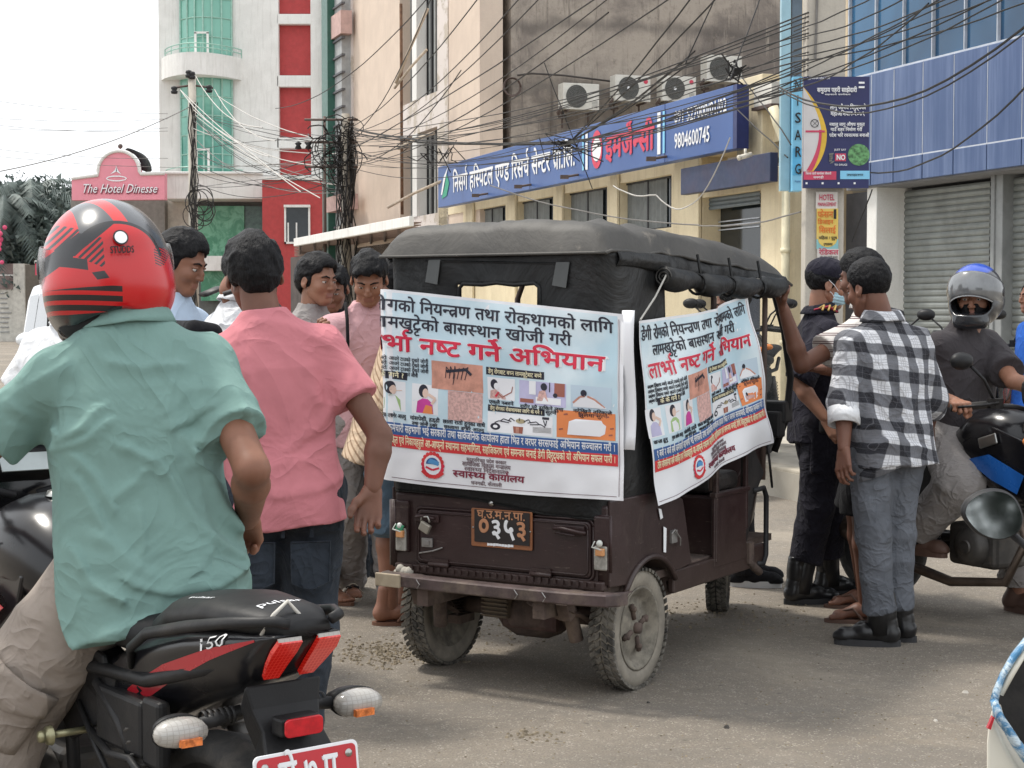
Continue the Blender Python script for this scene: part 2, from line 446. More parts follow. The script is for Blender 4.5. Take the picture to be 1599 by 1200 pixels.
_st = ASPH.noise(1.0, 4, .6, vec=ASPH.vec(ASPH.x * .5, ASPH.y * 2.6, 0)).step(.5, .7); _c = ASPH.mix(_st * .28, _c, (.17, .155, .14))
_sp2 = ASPH.voro(7, vec=ASPH.vec(ASPH.x, ASPH.y * 1.3, 0)); _c = ASPH.mix(_sp2.step(.1, .03) * .7, _c, (.09, .08, .07))
_ck = ASPH.voro(.28, 'DISTANCE_TO_EDGE', vec=ASPH.vec(ASPH.x + ASPH.noise(3, 4) * .5, ASPH.y + ASPH.noise(2.3, 4) * .6, 0))
_c = ASPH.mix(_ck.step(.006, .001) * .25, _c, (.10, .09, .08))
_du = ASPH.noise(.8, 6, .7, vec=ASPH.vec(ASPH.x + ASPH.y * .5, ASPH.y * .6, 0)).step(.52, .70); _c = ASPH.mix(_du * .45, _c, (.40, .345, .27)); _oil = ASPH.voro(.55, vec=ASPH.vec(ASPH.x + ASPH.noise(2.5, 4) * .6, ASPH.y * .8, 0)).step(.22, .05); _c = ASPH.mix(_oil * .5, _c, (.11, .10, .09))
ASPH.color(_c).bump(_n2 * 1.0 + _v * .6 + _n3 * .8, .8, .010)
def concrete(name, a, b, streak=(.10, .09, .08), amt=.5, rough=.85, st=1.0):
    t = Mt(name, rough); c = t.mix(t.noise(1.3, 6, .65).step(.35, .68), a, b)
    s = t.noise(1.0 * st, 5, .7, vec=t.vec(t.x * 9, t.y * 9, t.z * .7)).step(.48, .7)
    c = t.mix(s * amt, c, streak); c = t.mix(t.noise(45, 4, .8).step(.4, .8) * .25, c, streak)
    t.color(c).bump(t.noise(30, 5, .7), .35, .01); return t.m
BROWNW = Mt('weathered bare cement render', .92)
_a = BROWNW.noise(.42, 7, .68, dist=.4); _b = BROWNW.noise(1.1, 6, .72, vec=BROWNW.vec(BROWNW.x * 6, BROWNW.y * 6, BROWNW.z * .5))
_c = BROWNW.mix(_a.step(.38, .60), (.19, .162, .142), (.40, .345, .29)); _c = BROWNW.mix(_b.step(.52, .70) * .75, _c, (.10, .082, .07))
_bd = ((BROWNW.z * .78 + BROWNW.noise(.9, 3) * .5).frac() - .5).abs().step(.34, .5); _c = BROWNW.mix(_bd * .55, _c, (.10, .088, .08)); _c = BROWNW.mix(BROWNW.noise(1.0, 7, .8, vec=BROWNW.vec(BROWNW.x * 9, BROWNW.y * 9, BROWNW.z * .6)).step(.55, .68) * BROWNW.noise(.5, 3).step(.4, .6) * .8, _c, (.48, .42, .35)); _c = BROWNW.mix(BROWNW.noise(5, 8, .85).step(.5, .7) * .5, _c, (.09, .075, .066))
_c = BROWNW.mix(BROWNW.noise(2.4, 7, .8, dist=.8).step(.56, .74) * .6, _c, (.42, .35, .28))
_c = BROWNW.mix(BROWNW.noise(1.9, 7, .8, dist=.5).step(.60, .72) * .7, _c, (.07, .06, .052)); BROWNW.color(_c).bump(BROWNW.noise(12, 6, .7), .5, .03)
CREAM = concrete('cream wall paint', (.66, .56, .38), (.76, .66, .46), (.38, .31, .2), .3)
BEIGE = concrete('beige pink wall paint', (.60, .49, .40), (.66, .54, .44), (.42, .34, .28), .18)
WHITEP = concrete('white wall paint', (.72, .71, .68), (.80, .79, .76), (.42, .40, .36), .30)
PEEL = Mt('peeling pale wall', .9); _a = PEEL.noise(1.2, 7, .75)
PEEL.color(PEEL.mix(_a.step(.5, .56), (.66, .60, .56), (.50, .44, .37))).bump(_a.step(.5, .55), .5, .02)
CONC = concrete('grey concrete', (.30, .27, .23), (.42, .38, .32), (.15, .13, .11), .45)
CONCP = concrete('pale utility pole concrete', (.42, .39, .34), (.52, .48, .41), (.25, .22, .19), .4)
DARKG = M('dark void', (.012, .012, .013), .8, var=0)
RED = M('matt red render', (.42, .055, .055), .8, var=.08, dirt=(.25, .05, .05), dirt_amt=.25)
GREENG = Mt('green tinted glass', .12); GREENG.color(GREENG.mix(GREENG.noise(.25, 4, .6, dist=.5).step(.4, .62), (.07, .27, .21), (.20, .46, .37))).bump(GREENG.noise(.9, 2), .25, .05)
MUL = M('pale green frame', (.30, .50, .42), .5)
GRNNET = Mt('green glazing lower', .3); GRNNET.color(GRNNET.mix(GRNNET.noise(1.4, 6, .7, dist=1.5).step(.4, .6), (.05, .24, .13), (.16, .42, .27)))
DGREEN = M('dark green strip', (.03, .11, .08), .4)
BLUEG = Mt('dark blue curtain wall glass', .08); BLUEG.color(BLUEG.mix(BLUEG.noise(.35, 4, .6, dist=.8).step(.38, .65), (.012, .045, .10), (.03, .12, .24))).bump(BLUEG.noise(.8, 2), .15, .05)
ALU = M('brushed aluminium', (.52, .55, .60), .45, .3)
BLUEP = Mt('blue composite cladding', .38, .15)
_s = BLUEP.noise(1.2, 5, .7, vec=BLUEP.vec(BLUEP.x * 6, BLUEP.y * 6, BLUEP.z * .35)); BLUEP.color(BLUEP.mix(_s.step(.35, .75), (.055, .095, .21), (.125, .175, .31)))
SHUT = M('grey galvanised shutter', (.24, .255, .245), .55, .25, var=.15, vs=3, dirt=(.13, .13, .12), dirt_amt=.5, ds=2)
CURT = M('grey curtain behind glass', (.16, .17, .165), .7)
WGL = M('dark window glass', (.02, .026, .03), .1, var=.3, vs=1)
SBLUE = Mt('blue signboard vinyl', .42); SBLUE.color(SBLUE.mix(SBLUE.noise(.5, 3).step(.3, .7), (.045, .095, .27), (.060, .125, .33)))
SWHITE = M('white vinyl lettering', (.80, .81, .83), .5, var=0)
SRED = M('red vinyl lettering', (.62, .05, .10), .5, var=0)
SCYAN = M('light blue vinyl', (.22, .55, .78), .5, var=.05)
SPINK = M('pink sign panel', (.76, .28, .34), .6, var=.06, vs=1)
BLACK = M('black print', (.012, .012, .014), .6, var=0)
CABLE = M('black cable sheath', (.018, .016, .015), .65, var=.2)
CABLEG = M('grey cable sheath', (.17, .16, .15), .65, var=.2)
CABLEW = M('pale insulated wire', (.48, .46, .43), .6, var=.1)
RUST = M('rusty brown timber', (.16, .09, .055), .9, var=.3, vs=8)
BAMB = M('pale bamboo', (.50, .42, .33), .8, var=.2, vs=8)
ACW = M('white ac casing', (.68, .66, .60), .5, var=.08, dirt=(.35, .28, .2), dirt_amt=.35)
ACG = M('ac grille grey', (.16, .16, .15), .6)
IRON = M('painted iron bracket', (.10, .07, .06), .7)
# ------------------------------------------------------------------ ground
b = B(); b.grid(lambda u, v: Vector((-160 + 320 * u, -90 + 344 * v, 0)), 4, 4, False); tag(b.build('road', ASPH.m), 'dusty grey brown asphalt road', kind='structure')
SU = Vector((-.332, .943, 0)); SN = Vector((-.943, -.332, 0))   # street direction (away), outward normal of the facades
def fd(px, o=0.0): return (11.427 - 1.0602 * o) / ((px - 800) / 2600 + .352)
def fx(px, o=0.0): d = fd(px, o); return Vector(((px - 800) / 2600 * d, d, 0))
def fz(px, py, o=0.0): return at(px, py, fd(px, o)).z
def sbox(b, px0, px1, z0, z1, o=0.0, dep=.1, s0=None, s1=None):
    """box standing on the facade plane between two photo columns, front face o metres proud of it"""
    A = fx(px0, o); C = fx(px1, o)
    V = [Vector((p.x, p.y, z)) - SN * d for z in (z0, z1) for d in (0, dep) for p in (A, C)]
    return b.add(V, [(0, 2, 3, 1), (4, 5, 7, 6), (0, 1, 5, 4), (2, 6, 7, 3), (0, 4, 6, 2), (1, 3, 7, 5)])
# raised pavement in front of the shops, its kerb towards the road
K = gr(1256, 786); KT = K + Vector((0, 0, .0))
kd = (K - fx(1360)).dot(SN)     # how far the kerb stands out of the facade line
PAV = M('worn cement pavement', (.42, .385, .325), .9, var=.16, vs=2, bump=.4, bs=20, dirt=(.28, .25, .2), dirt_amt=.6, ds=1.5)
b = B(); e0 = K; e1 = K + SU * 45; PH = .21
pts = [e0, e1, e1 - SN * (kd + .2), e0 - SN * (kd + .2)]
b.prism([(p.x, p.y) for p in [pts[0], pts[3], pts[2], pts[1]]][::-1], (0, 0, 0), (1, 0, 0), (0, 1, 0), PH - .004)
tag(b.build('pavement', PAV), kind='structure')
b = B(); f0 = K - SU * 8 - SN * 3.2
pts = [f0, K - SN * 3.2, K - SN * (kd + .2), f0 - SN * (kd - 3)]
b.prism([(p.x, p.y) for p in pts], (0, 0, 0), (1, 0, 0), (0, 1, 0), .12)
tag(b.build('pavement', PAV), kind='structure')
KERB = M('worn kerb stone', (.40, .36, .29), .9, var=.2, vs=4, bump=.6, bs=15, dirt=(.2, .17, .13), dirt_amt=.7, ds=3)
ks = tag(B().build('kerb', KERB), kind='structure')
i = 0; t0 = .0
while t0 < 16:
    L = 1.15 + .1 * random.random(); b = B(); p = K + SU * (t0 + L / 2); b.T = Matrix.Translation((p.x, p.y, 0)) @ Matrix.Rotation(math.atan2(SU.y, SU.x), 4, 'Z')
    b.box((0, -.085 + random.uniform(-.006, .006) , PH / 2 + .015), (L - .02, .17, PH + .03)); b.build('kerb_stone', KERB, ks, bev=.022, seg=3); t0 += L
# ------------------------------------------------------------------ blue clad shop building
bb = thing('shop_building', 'blue panel clad building with dark blue glass above grey roller shutters', 'building')
P0, P1 = 1322, 1850
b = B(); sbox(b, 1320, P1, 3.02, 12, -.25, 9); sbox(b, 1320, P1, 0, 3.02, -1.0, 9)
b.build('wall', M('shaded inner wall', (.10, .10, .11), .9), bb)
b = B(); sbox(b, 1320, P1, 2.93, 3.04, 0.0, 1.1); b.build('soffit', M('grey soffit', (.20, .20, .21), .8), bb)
seam = [1320, 1357, 1392, 1437, 1485, 1537, 1591, 1650, 1712, 1780, 1850]
for a_, c_ in zip(seam[:-1], seam[1:]):
    b = B(); sbox(b, a_ + .7, c_ - .7, 3.24, 4.28, .03, .12); b.build('panel', BLUEP.m, bb, bev=.006)
    b = B(); sbox(b, a_ + .7, c_ - .7, 2.95, 3.225, .05, .16); b.build('panel', BLUEP.m, bb, bev=.006)
b = B()
for a_ in seam: sbox(b, a_ - .6, a_ + .6, 2.97, 4.27, .026, .05)
sbox(b, 1320, P1, 3.225, 3.24, .045, .05); b.build('joint_strip', ALU, bb)
mul = [1321, 1362, 1405, 1450, 1500, 1551, 1608, 1668, 1735, 1850]
for a_, c_ in zip(mul[:-1], mul[1:]):
    for z0, z1 in ((4.30, 5.42), (5.45, 8.5)):
        b = B(); sbox(b, a_ + .8, c_ - .8, z0, z1, -.06 + random.uniform(-.006, .006), .03); b.build('pane', BLUEG.m, bb)
b = B()
for a_ in mul: sbox(b, a_ - .6, a_ + .6, 4.29, 8.5, -.02, .06)
sbox(b, 1321, P1, 5.42, 5.45, -.01, .06); sbox(b, 1321, P1, 4.28, 4.31, -.01, .08); b.build('mullion', ALU, bb)
def shutter(b, px0, px1, z0, z1, o, pitch=.075):
    A = fx(px0, o); C = fx(px1, o); n = int((z1 - z0) / pitch); V = []; F = []
    for i in range(n):
        for q, (dz, dd) in enumerate(((0, 0), (.25, .014), (.6, .016), (.92, .004), (.97, -.006))):
            for p in (A, C): V.append(Vector((p.x, p.y, z0 + (i + dz) * pitch)) + SN * dd)
    for i in range(len(V) // 2 - 1): F.append((2 * i, 2 * i + 1, 2 * i + 3, 2 * i + 2))
    return b.add(V, F)
for a_, c_ in ((1367, 1545), (1563, 1800)):
    b = B(); shutter(b, a_, c_, .12, 2.95, -.45); b.build('roller_shutter', SHUT, bb)
b = B(); sbox(b, 1544, 1563, .1, 2.95, -.30, .4); sbox(b, 1548, 1550, .1, 2.95, -.28, .05); b.build('pillar', M('grey steel channel', (.25, .26, .26), .5, .2), bb, bev=.01)
b = B(); sbox(b, 1352, 1367, 0.1, 2.95, -.05, .5); b.build('pillar', WHITEP, bb, bev=.01)
# ------------------------------------------------------------------ cream hospital block with windows and doorway
hb = thing('hospital_block', 'single storey cream walled block with recessed windows below the long blue signboard', 'building')
ZS = 3.72
def holes(b, px0, px1, z0, z1, ops, o=0.0, dep=.3):
    """wall strip with rectangular openings (px0,px1,z0,z1) as separate boxes round the holes"""
    xs = px0
    for (a, c, za, zb) in sorted(ops):
        sbox(b, xs, a, z0, z1, o, dep); 
        if za > z0: sbox(b, a, c, z0, za, o, dep)
        if zb < z1: sbox(b, a, c, zb, z1, o, dep)
        xs = c
    sbox(b, xs, px1, z0, z1, o, dep)
wins = [(700, 724), (742, 790), (808, 864), (881, 948), (968, 1048)]
wz0, wz1 = 2.72, 3.53
ops = [(a, c, wz0, wz1) for a, c in wins]
b = B(); holes(b, 686, 1092, 0, ZS, ops, 0, .45); holes(b, 1092, 1230, 0, 3.36, [(1096, 1187, 0.2, 3.1)], 0, .45)
sbox(b, 686, 1230, ZS - .01, 4.5, -.02, .5)
b.build('wall', CREAM, hb)
# cream pilasters between windows
for a_, c_, z0, z1, o_, d_ in ((728, 738, 0, ZS, .06, .05), (794, 804, 0, ZS, .06, .05), (868, 877, 0, ZS, .06, .05), (952, 963, 0, ZS, .06, .05), (1052, 1090, 0, ZS, .06, .05), (1188, 1228, 0, 3.36, .10, .4), (1149, 1188, 3.5, 4.62, .16, 1.1)):
    b = B(); sbox(b, a_, c_, z0, z1, o_, d_); b.build('pilaster', CREAM, hb, bev=.01)
for k, (a_, c_) in enumerate(wins):
    b = B(); sbox(b, a_, c_, wz0, wz1, -.15, .02); f = b.build('window', WGL, hb)
    b = B(); w_ = (c_ - a_) / 40
    sbox(b, a_, a_ + w_, wz0, wz1, -.11, .05); sbox(b, c_ - w_, c_, wz0, wz1, -.11, .05); sbox(b, a_, c_, wz0, wz0 + .03, -.11, .05); sbox(b, a_, c_, wz1 - .03, wz1, -.11, .05); m_ = (a_ + c_) / 2 + 2
    sbox(b, m_, m_ + w_, wz0, wz1, -.11, .05); b.build('frame', BLACK, f)
    b = B(); n = 36
    A = fx(a_, -.13); C = fx(c_ , -.13); V = []
    for i in range(n + 1):
        p = A.lerp(C, .06 + .86 * i / n) + SN * (.012 * math.sin(i * 1.9 + k) + .008 * math.sin(i * .7)); V += [Vector((p.x, p.y, wz0 + .03)), Vector((p.x, p.y, wz1 - .02))]
    b.add(V, [(2 * i, 2 * i + 2, 2 * i + 3, 2 * i + 1) for i in range(n)], True); b.build('curtain', CURT, f)
b = B(); sbox(b, 1097, 1187, 1.9, 3.1, -.30, .03); b.build('door_glass', WGL, hb)
b = B(); sbox(b, 1097, 1187, .2, 1.9, -.34, .03); b.build('door', M('dark blue grey door', (.03, .04, .06), .5), hb)
b = B(); shutter(b, 1098, 1187, 2.92, 3.12, -.12, .06); b.build('roller_shutter', M('slate shutter', (.13, .16, .18), .5), hb)
b = B()
for z_ in (2.62, 2.68, 2.74): sbox(b, 1100, 1185, z_, z_ + .018, -.26, .01)
b.build('tube_light', ALU, hb)
b = B(); sbox(b, 1062, 1201, 3.12, 3.50, .42, .12); b.build('fascia', M('dark navy fascia', (.022, .035, .085), .5, dirt=(.10, .03, .04), dirt_amt=.25, ds=1), hb, bev=.01)
b = B(); p = fx(1226, .2)
b.cyl((p.x, p.y, 0), (p.x, p.y, 3.35), .055, 12); q = fx(1214, .25); r_ = fx(1205, .3)
b.tube([(p.x, p.y, 3.3), (p.x, p.y, 3.6), (q.x, q.y, 3.85), (r_.x, r_.y, 4.1)], .07, 12)
for z_ in (1.0, 2.2, 3.2): b.cyl((p.x, p.y, z_), (p.x, p.y, z_ + .06), .068, 12)
b.build('drain_pipe', M('cream plastic pipe', (.66, .60, .42), .5), hb)
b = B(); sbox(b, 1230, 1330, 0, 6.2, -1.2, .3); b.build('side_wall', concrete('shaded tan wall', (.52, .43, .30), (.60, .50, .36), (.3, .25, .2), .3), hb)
b = B()
for px_ in (770, 838, 912, 1050): p = fx(px_, .4); b.tube([(p.x, p.y, 3.72), p + SN * .35 + Vector((0, 0, 3.66)), ], .02, 6); b.box(p + SN * .35 + Vector((0, 0, 3.66)), (.14, .1, .06))
b.build('sign_bracket', IRON, hb)
# security camera
b = B(); p = fx(1165, .62); b.cyl((p.x - .02, p.y, 3.46), (p.x - .02, p.y, 3.56), .02, 8); b.cyl((p.x - .10, p.y - .05, 3.44), (p.x + .06, p.y + .02, 3.49), .032, 12)
b.cyl((p.x - .12, p.y - .06, 3.435), (p.x - .10, p.y - .05, 3.44), .036, 12); tag(b.build('security_camera', M('off white camera shell', (.6, .56, .48), .5)), 'small off white security camera under the right end of the blue signboard', 'camera')
# long signboard
sg = thing('hospital_signboard', 'long blue hospital signboard with white and red Devanagari lettering', 'sign')
SO = .5
zT = fz(1143, 133, SO); zB = fz(1143, 233, SO)
b = B(); sbox(b, 685, 1143, zB, zT, SO, .18); b.build('board', SBLUE.m, sg, bev=.008)
b = B(); sbox(b, 1143.2, 1149, zB, zT, SO, .18); b.build('end_cap', M('navy sign edge', (.02, .03, .12), .4), sg)
b = B()
for px_ in (827, 1036.5): sbox(b, px_, px_ + .8, zB, zT, SO + .004, .01)
b.build('seam', M('sign seam', (.02, .05, .17), .5), sg)
Apt = fx(685, SO + .012); Cpt = fx(1143, SO + .012); LEN = (Cpt - Apt).length; SD_ = (Cpt - Apt).normalized()
def smap(u, v): p = Apt + SD_ * u; return Vector((p.x, p.y, zB + v))
def sx(px): return (fx(px, SO + .012) - Apt).length
H = zT - zB
text('lettering', 'निसर्ग हस्पिटल एण्ड रिसर्च सेन्टर प्रा.लि.', smap, sx(708), H * .30, sx(898) - sx(708), H * .60, SWHITE, sg, .022)
text('lettering', 'इमर्जेन्सी', smap, sx(945), H * .28, sx(1020) - sx(945), H * .62, SRED, sg, .035)
text('lettering', '091 527000/01/02', smap, sx(1052), H * .62, sx(1133) - sx(1052), H * .30, SWHITE, sg, .02)
text('lettering', '9804600745', smap, sx(1052), H * .20, sx(1107) - sx(1052), H * .36, SWHITE, sg, .02)
def flat(poly, mat, name, parent, mp):
    me = bpy.data.meshes.new(name); me.from_pydata([tuple(mp(*p)) for p in poly], [], [tuple(range(len(poly)))]); me.materials.append(mat)
    o = bpy.data.objects.new(name, me); COL.objects.link(o); o.parent = parent; return o
for p0, p1, m_ in ((909, 911.5, SCYAN), (914, 917.5, SWHITE), (1025.5, 1030.5, SWHITE), (1034, 1037, SCYAN)):
    flat([(sx(p0), H * .16), (sx(p1), H * .16), (sx(p1), H * .88), (sx(p0), H * .88)], m_, 'stripe', sg, smap)
def ringpoly(cx, cy, rx, ry, w, n=24, a0=0, a1=2 * math.pi):
    return [[(cx + math.cos(a0 + (a1 - a0) * (i + e) / n) * (rx - w * q), cy + math.sin(a0 + (a1 - a0) * (i + e) / n) * (ry - w * q)) for q, e in ((0, 0), (0, 1), (1, 1), (1, 0))] for i in range(n)]
def polys(ps, mat, name, parent, mp):
    V = []; F = []
    for p in ps: F.append(tuple(range(len(V), len(V) + len(p)))); V += [tuple(mp(*q)) for q in p]
    me = bpy.data.meshes.new(name); me.from_pydata(V, [], F); me.materials.append(mat); o = bpy.data.objects.new(name, me); COL.objects.link(o); o.parent = parent; return o
cx_ = sx(931.5); polys(ringpoly(cx_, H * .5, (sx(940) - sx(923)) / 2, H * .36, .10), SRED, 'emergency_emblem', sg, smap)
polys([[(cx_ + math.cos(a) * .19, H * .5 + math.sin(a) * .19) for a in np.linspace(0, 2 * math.pi, 20, endpoint=False)]], SWHITE, 'emergency_emblem', sg, lambda u, v: smap(u, v) + SN * .002)
lx = sx(696); polys([[(lx - .25, H * .2), (lx + .10, H * .25), (lx + .28, H * .55), (lx + .10, H * .78), (lx - .02, H * .5)]], M('leaf green print', (.03, .33, .20), .5, var=0), 'leaf_emblem', sg, smap)
polys([[(lx - .30, H * .3), (lx - .1, H * .72), (lx + .22, H * .95), (lx - .02, H * .62), (lx - .2, H * .3)]], SWHITE, 'leaf_emblem', sg, lambda u, v: smap(u, v) + SN * .002)
# ------------------------------------------------------------------ tall bare rendered wall behind the block (faces the camera)
C0 = fx(750, 0); SP = Vector((.943, .332, 0))
bw = thing('brown_building', 'tall building with a bare weathered brown cement side wall and coiled pipe', 'building')
b = B(); b.T = Matrix.Translation((C0.x, C0.y, 0)) @ Matrix.Rotation(math.atan2(SP.y, SP.x), 4, 'Z'); b.box((9.7, 3.05, 9), (18, 6, 18)); w_ = b.build('wall', BROWNW.m, bw)
def bwp(px, py, o=0.05):    # point on that wall
    A = Vector((C0.x, C0.y, 0)) + SN * 0 - Vector((-SP.y, SP.x, 0)) * o; r = ray(px, py); nn = Vector((-SP.y, SP.x, 0)); t = (A - Vector((0, 0, EYE))).dot(nn) / r.dot(nn); return Vector((0, 0, EYE)) + r * t
TW = Matrix.Rotation(math.atan2(SP.y, SP.x), 4, 'Z')
b = B()
for k in range(3):
    c = bwp(800, 136, .08 + .03 * k); b.T = Matrix.Translation(c) @ TW
    b.tube([(math.cos(a) * (.17 + .012 * k), 0, math.sin(a) * (.17 + .01 * k)) for a in np.linspace(0, 2 * math.pi, 22)], .012, 6)
b.build('pipe_coil', IRON, bw)
b = B(); b.T = Matrix.Identity(4); b.tube([bwp(808, 118, .06), bwp(830, 115, .06), bwp(880, 118, .06), bwp(960, 128, .06)], .02, 6); b.build('conduit', M('dark conduit', (.06, .05, .045), .7), bw)
def ac(px, py, s, label, door=1):
    t = thing('air_conditioner', label, 'air conditioner', bwp(px, py, .35), math.atan2(SP.y, SP.x), 'outdoor air conditioner units on the brown wall')
    w, h, d = .80 * s, .54 * s, .30 * s
    b = B(); b.box((0, 0, h / 2), (w, d, h)); c_ = b.build('casing', ACW, t, bev=.012)
    b = B(); x0 = -w * .13; rr = h * .43
    for k in range(7): r1 = rr * (k + 1) / 7; b.lathe([(r1 - .004, 0), (r1, .006), (r1 + .004, 0)], (x0, -d / 2 - .008, h / 2), (0, -1, 0), 24)
    for k in range(12): a = math.pi * k / 6; b.cyl((x0, -d / 2 - .008, h / 2), (x0 + rr * math.cos(a), -d / 2 - .008, h / 2 + rr * math.sin(a)), .0035, 5)
    b.build('fan_guard', ACG, c_)
    b = B(); b.lathe([(0, 0), (rr, 0)], (x0, -d / 2 - .003, h / 2), (0, -1, 0), 24); b.build('fan_opening', M('ac recess dark', (.10, .10, .095), .8, var=.3, vs=20), c_)
    if door:
        b = B(); b.lathe([(0, .004), (.035, 0)], (x0, -d / 2 - .016, h / 2), (0, -1, 0), 14); b.build('hub_cap', SWHITE, c_)
        b = B(); b.lathe([(0, .003), (.05, 0)], (w * .36, -d / 2 - .002, h * .78), (0, -1, 0), 16); b.build('round_emblem', SRED, c_)
    b = B()
    for k in range(6): b.box((w * .37, -d / 2 - .002, h * (.10 + .05 * k)), (w * .16, .004, .008))
    b.build('side_vent', ACG, c_)
    b = B()
    for xx in (-w * .36, w * .36): b.box((xx, .08, -.02), (.035, d + .18, .035)); b.box((xx, d / 2 + .05, -.18), (.03, .03, .34))
    b.tube([(-w * .5, -.05, .06), (-w * .58, 0, -.06), (-w * .5, .05, -.15), (-w * .3, .1, -.12)], .03, 8); b.build('bracket', IRON, t)
    return t
ac(903.5, 173, 1.0, 'leftmost white outdoor air conditioner with plain grille on the brown wall', 0)
ac(984, 160, 1.0, 'white outdoor air conditioner with red emblem, second from left on the brown wall')
ac(1056, 160, .98, 'white outdoor air conditioner with red emblem, partly behind the signboard top')
ac(1126, 130, 1.04, 'largest outdoor air conditioner, highest one near the right end of the signboard', 0)
p = fx(1202, .1); t = thing('air_conditioner', 'small weathered air conditioner box at the right end of the signboard above the pipe', 'air conditioner', (p.x, p.y, 4.18), math.atan2(SU.y, SU.x))
b = B(); b.box((0, 0, .14), (.5, .26, .3)); b.build('casing', ACW, t, bev=.01); b = B(); b.box((0, 0, -.03), (.55, .3, .04)); b.build('bracket', IRON, t)
# ------------------------------------------------------------------ beige building with the scaffold poles
bg_ = thing('beige_building', 'beige pink building with tall white framed window strips and peeling corner', 'building')
b = B(); holes(b, 548, 700, 0, 16, [(628, 684, 4.05, 5.06), (628.01, 684.01, 4.05, 4.06)][:1], 0, .5)
V = [fx(750, -.06), fx(538, -.06)]
b = B()
def zz(px, py): return fz(px, py)
sbox(b, 548, 626, 0, 17, 0, .5); sbox(b, 700, 750, 0, 17, -.02, .5); wl = b.build('wall', BEIGE, bg_)
b = B(); sbox(b, 684, 700.5, 0, 17, .0, .5); sbox(b, 537, 551, 0, 17, .06, .5); sbox(b, 626, 684, zz(655, 208), zz(655, 155), 0, .5); sbox(b, 626, 684, 0, zz(655, 338), 0, .5); b.build('wall', PEEL.m, bg_)
b = B(); sbox(b, 538, 750, 0, 17, -.5, 7); b.build('core', BEIGE, bg_)
for z0_, z1_ in ((zz(655, 338), zz(655, 208)), (zz(655, 155), zz(655, 155) + 3.4), (zz(655, 155) + 4.3, 17)):
    for a_, c_ in ((627, 645), (652, 683)):
        b = B(); sbox(b, a_, c_, z0_, z1_, -.3, .02); f = b.build('window', WGL, bg_)
        b = B(); n = 3 if a_ == 627 else 4
        for i in range(n + 1): pa = a_ + (c_ - a_) * i / n; sbox(b, pa - .7, pa + .7, z0_, z1_, -.22, .05)
        b.build('frame', BLACK, f)
        b = B()
        for i in range(n):
            pa = a_ + (c_ - a_) * (i + .35) / n; pc = a_ + (c_ - a_) * (i + .75) / n; sbox(b, pa, pc, z0_ + .05, z1_ - .05, -.26, .02)
        b.build('curtain', M('pale window curtain', (.30, .31, .30), .7), f)
    b = B(); sbox(b, 645, 652, z0_, z1_, .02, .4); b.build('mullion_column', WHITEP, bg_)
# sloping timber props and a hanging pipe by the windows
for (q0, q1, r, m_, lb) in (((618, 130), (668, 14), .035, BAMB, 'pale bamboo prop slanting across the upper left window strip'), ((616, 138), (666, 78), .03, BAMB, 'thin pale prop slanting below the upper window strip'),
        ((622, 232), (677, 208), .04, BAMB, 'pale prop slanting over the lower window strip'), ((606, 324), (690, 283), .035, BAMB, 'pale bamboo prop lying low across the window strip'),
        ((626, 6), (628, 335), .035, RUST, 'tall rusty vertical scaffold pole left of the window strip')):
    b = B(); A = fx(q0[0], .9); C = fx(q1[0], .5); A = at(q0[0], q0[1], A.y); C = at(q1[0], q1[1], C.y); b.tube([A, A.lerp(C, .5) + Vector((0, 0, .03)), C], [r, r * .9, r], 8); tag(b.build('scaffold_pole', m_), lb, 'pole', 'scaffold poles by the beige building')
# ------------------------------------------------------------------ louvred grey building and canopy beyond
lb_ = thing('louvre_building', 'narrow grey sided building with pink balcony slabs behind the wrapped pole', 'building')
b = B(); sbox(b, 512, 536, 0, 17, .3, 6); b.build('wall', M('grey cladding', (.36, .37, .37), .7), lb_)
b = B()
for k in range(34): z_ = .5 + k * .45; sbox(b, 512, 536, z_, z_ + .05, .36, .1)
b.build('louvre', M('dark louvre edge', (.10, .10, .11), .7), lb_)
b = B(); zp = fz(525, 48, .3)
sbox(b, 510, 535, zp - .25, zp + .35, .40, .3); b.build('balcony_slab', M('dull pink slab', (.50, .34, .31), .8), lb_)
b = B(); sbox(b, 511, 537, zp - 4.9, zp - 4.5, .6, .4); b.build('balcony_slab', M('dull pink slab', (.50, .34, .31), .8), lb_)
b = B(); sbox(b, 505, 514, 0, 17, .5, 3); b.build('corner_strip', DGREEN, lb_)
cn = thing('shop_canopy', 'pale edged sloping shop canopy with brown underside behind the crowd', 'canopy')
b = B(); sbox(b, 460, 640, 3.12, 3.32, 1.7, .1); b.build('fascia', WHITEP, cn, bev=.01)
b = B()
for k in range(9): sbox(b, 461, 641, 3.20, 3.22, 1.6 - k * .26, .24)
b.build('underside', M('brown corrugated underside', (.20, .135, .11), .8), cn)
b = B()
for px_ in range(470, 640, 22): p = fx(px_, 1.6); q = fx(px_, 0); b.cyl((p.x, p.y, 3.17), (q.x, q.y, 3.17), .03, 6)
b.build('rafter', IRON, cn)
b = B(); sbox(b, 455, 640, 0, 3.1, 0, .3); b.build('shaded_shopfront', M('shaded shopfront', (.07, .055, .05), .8, var=.5, vs=1), cn)
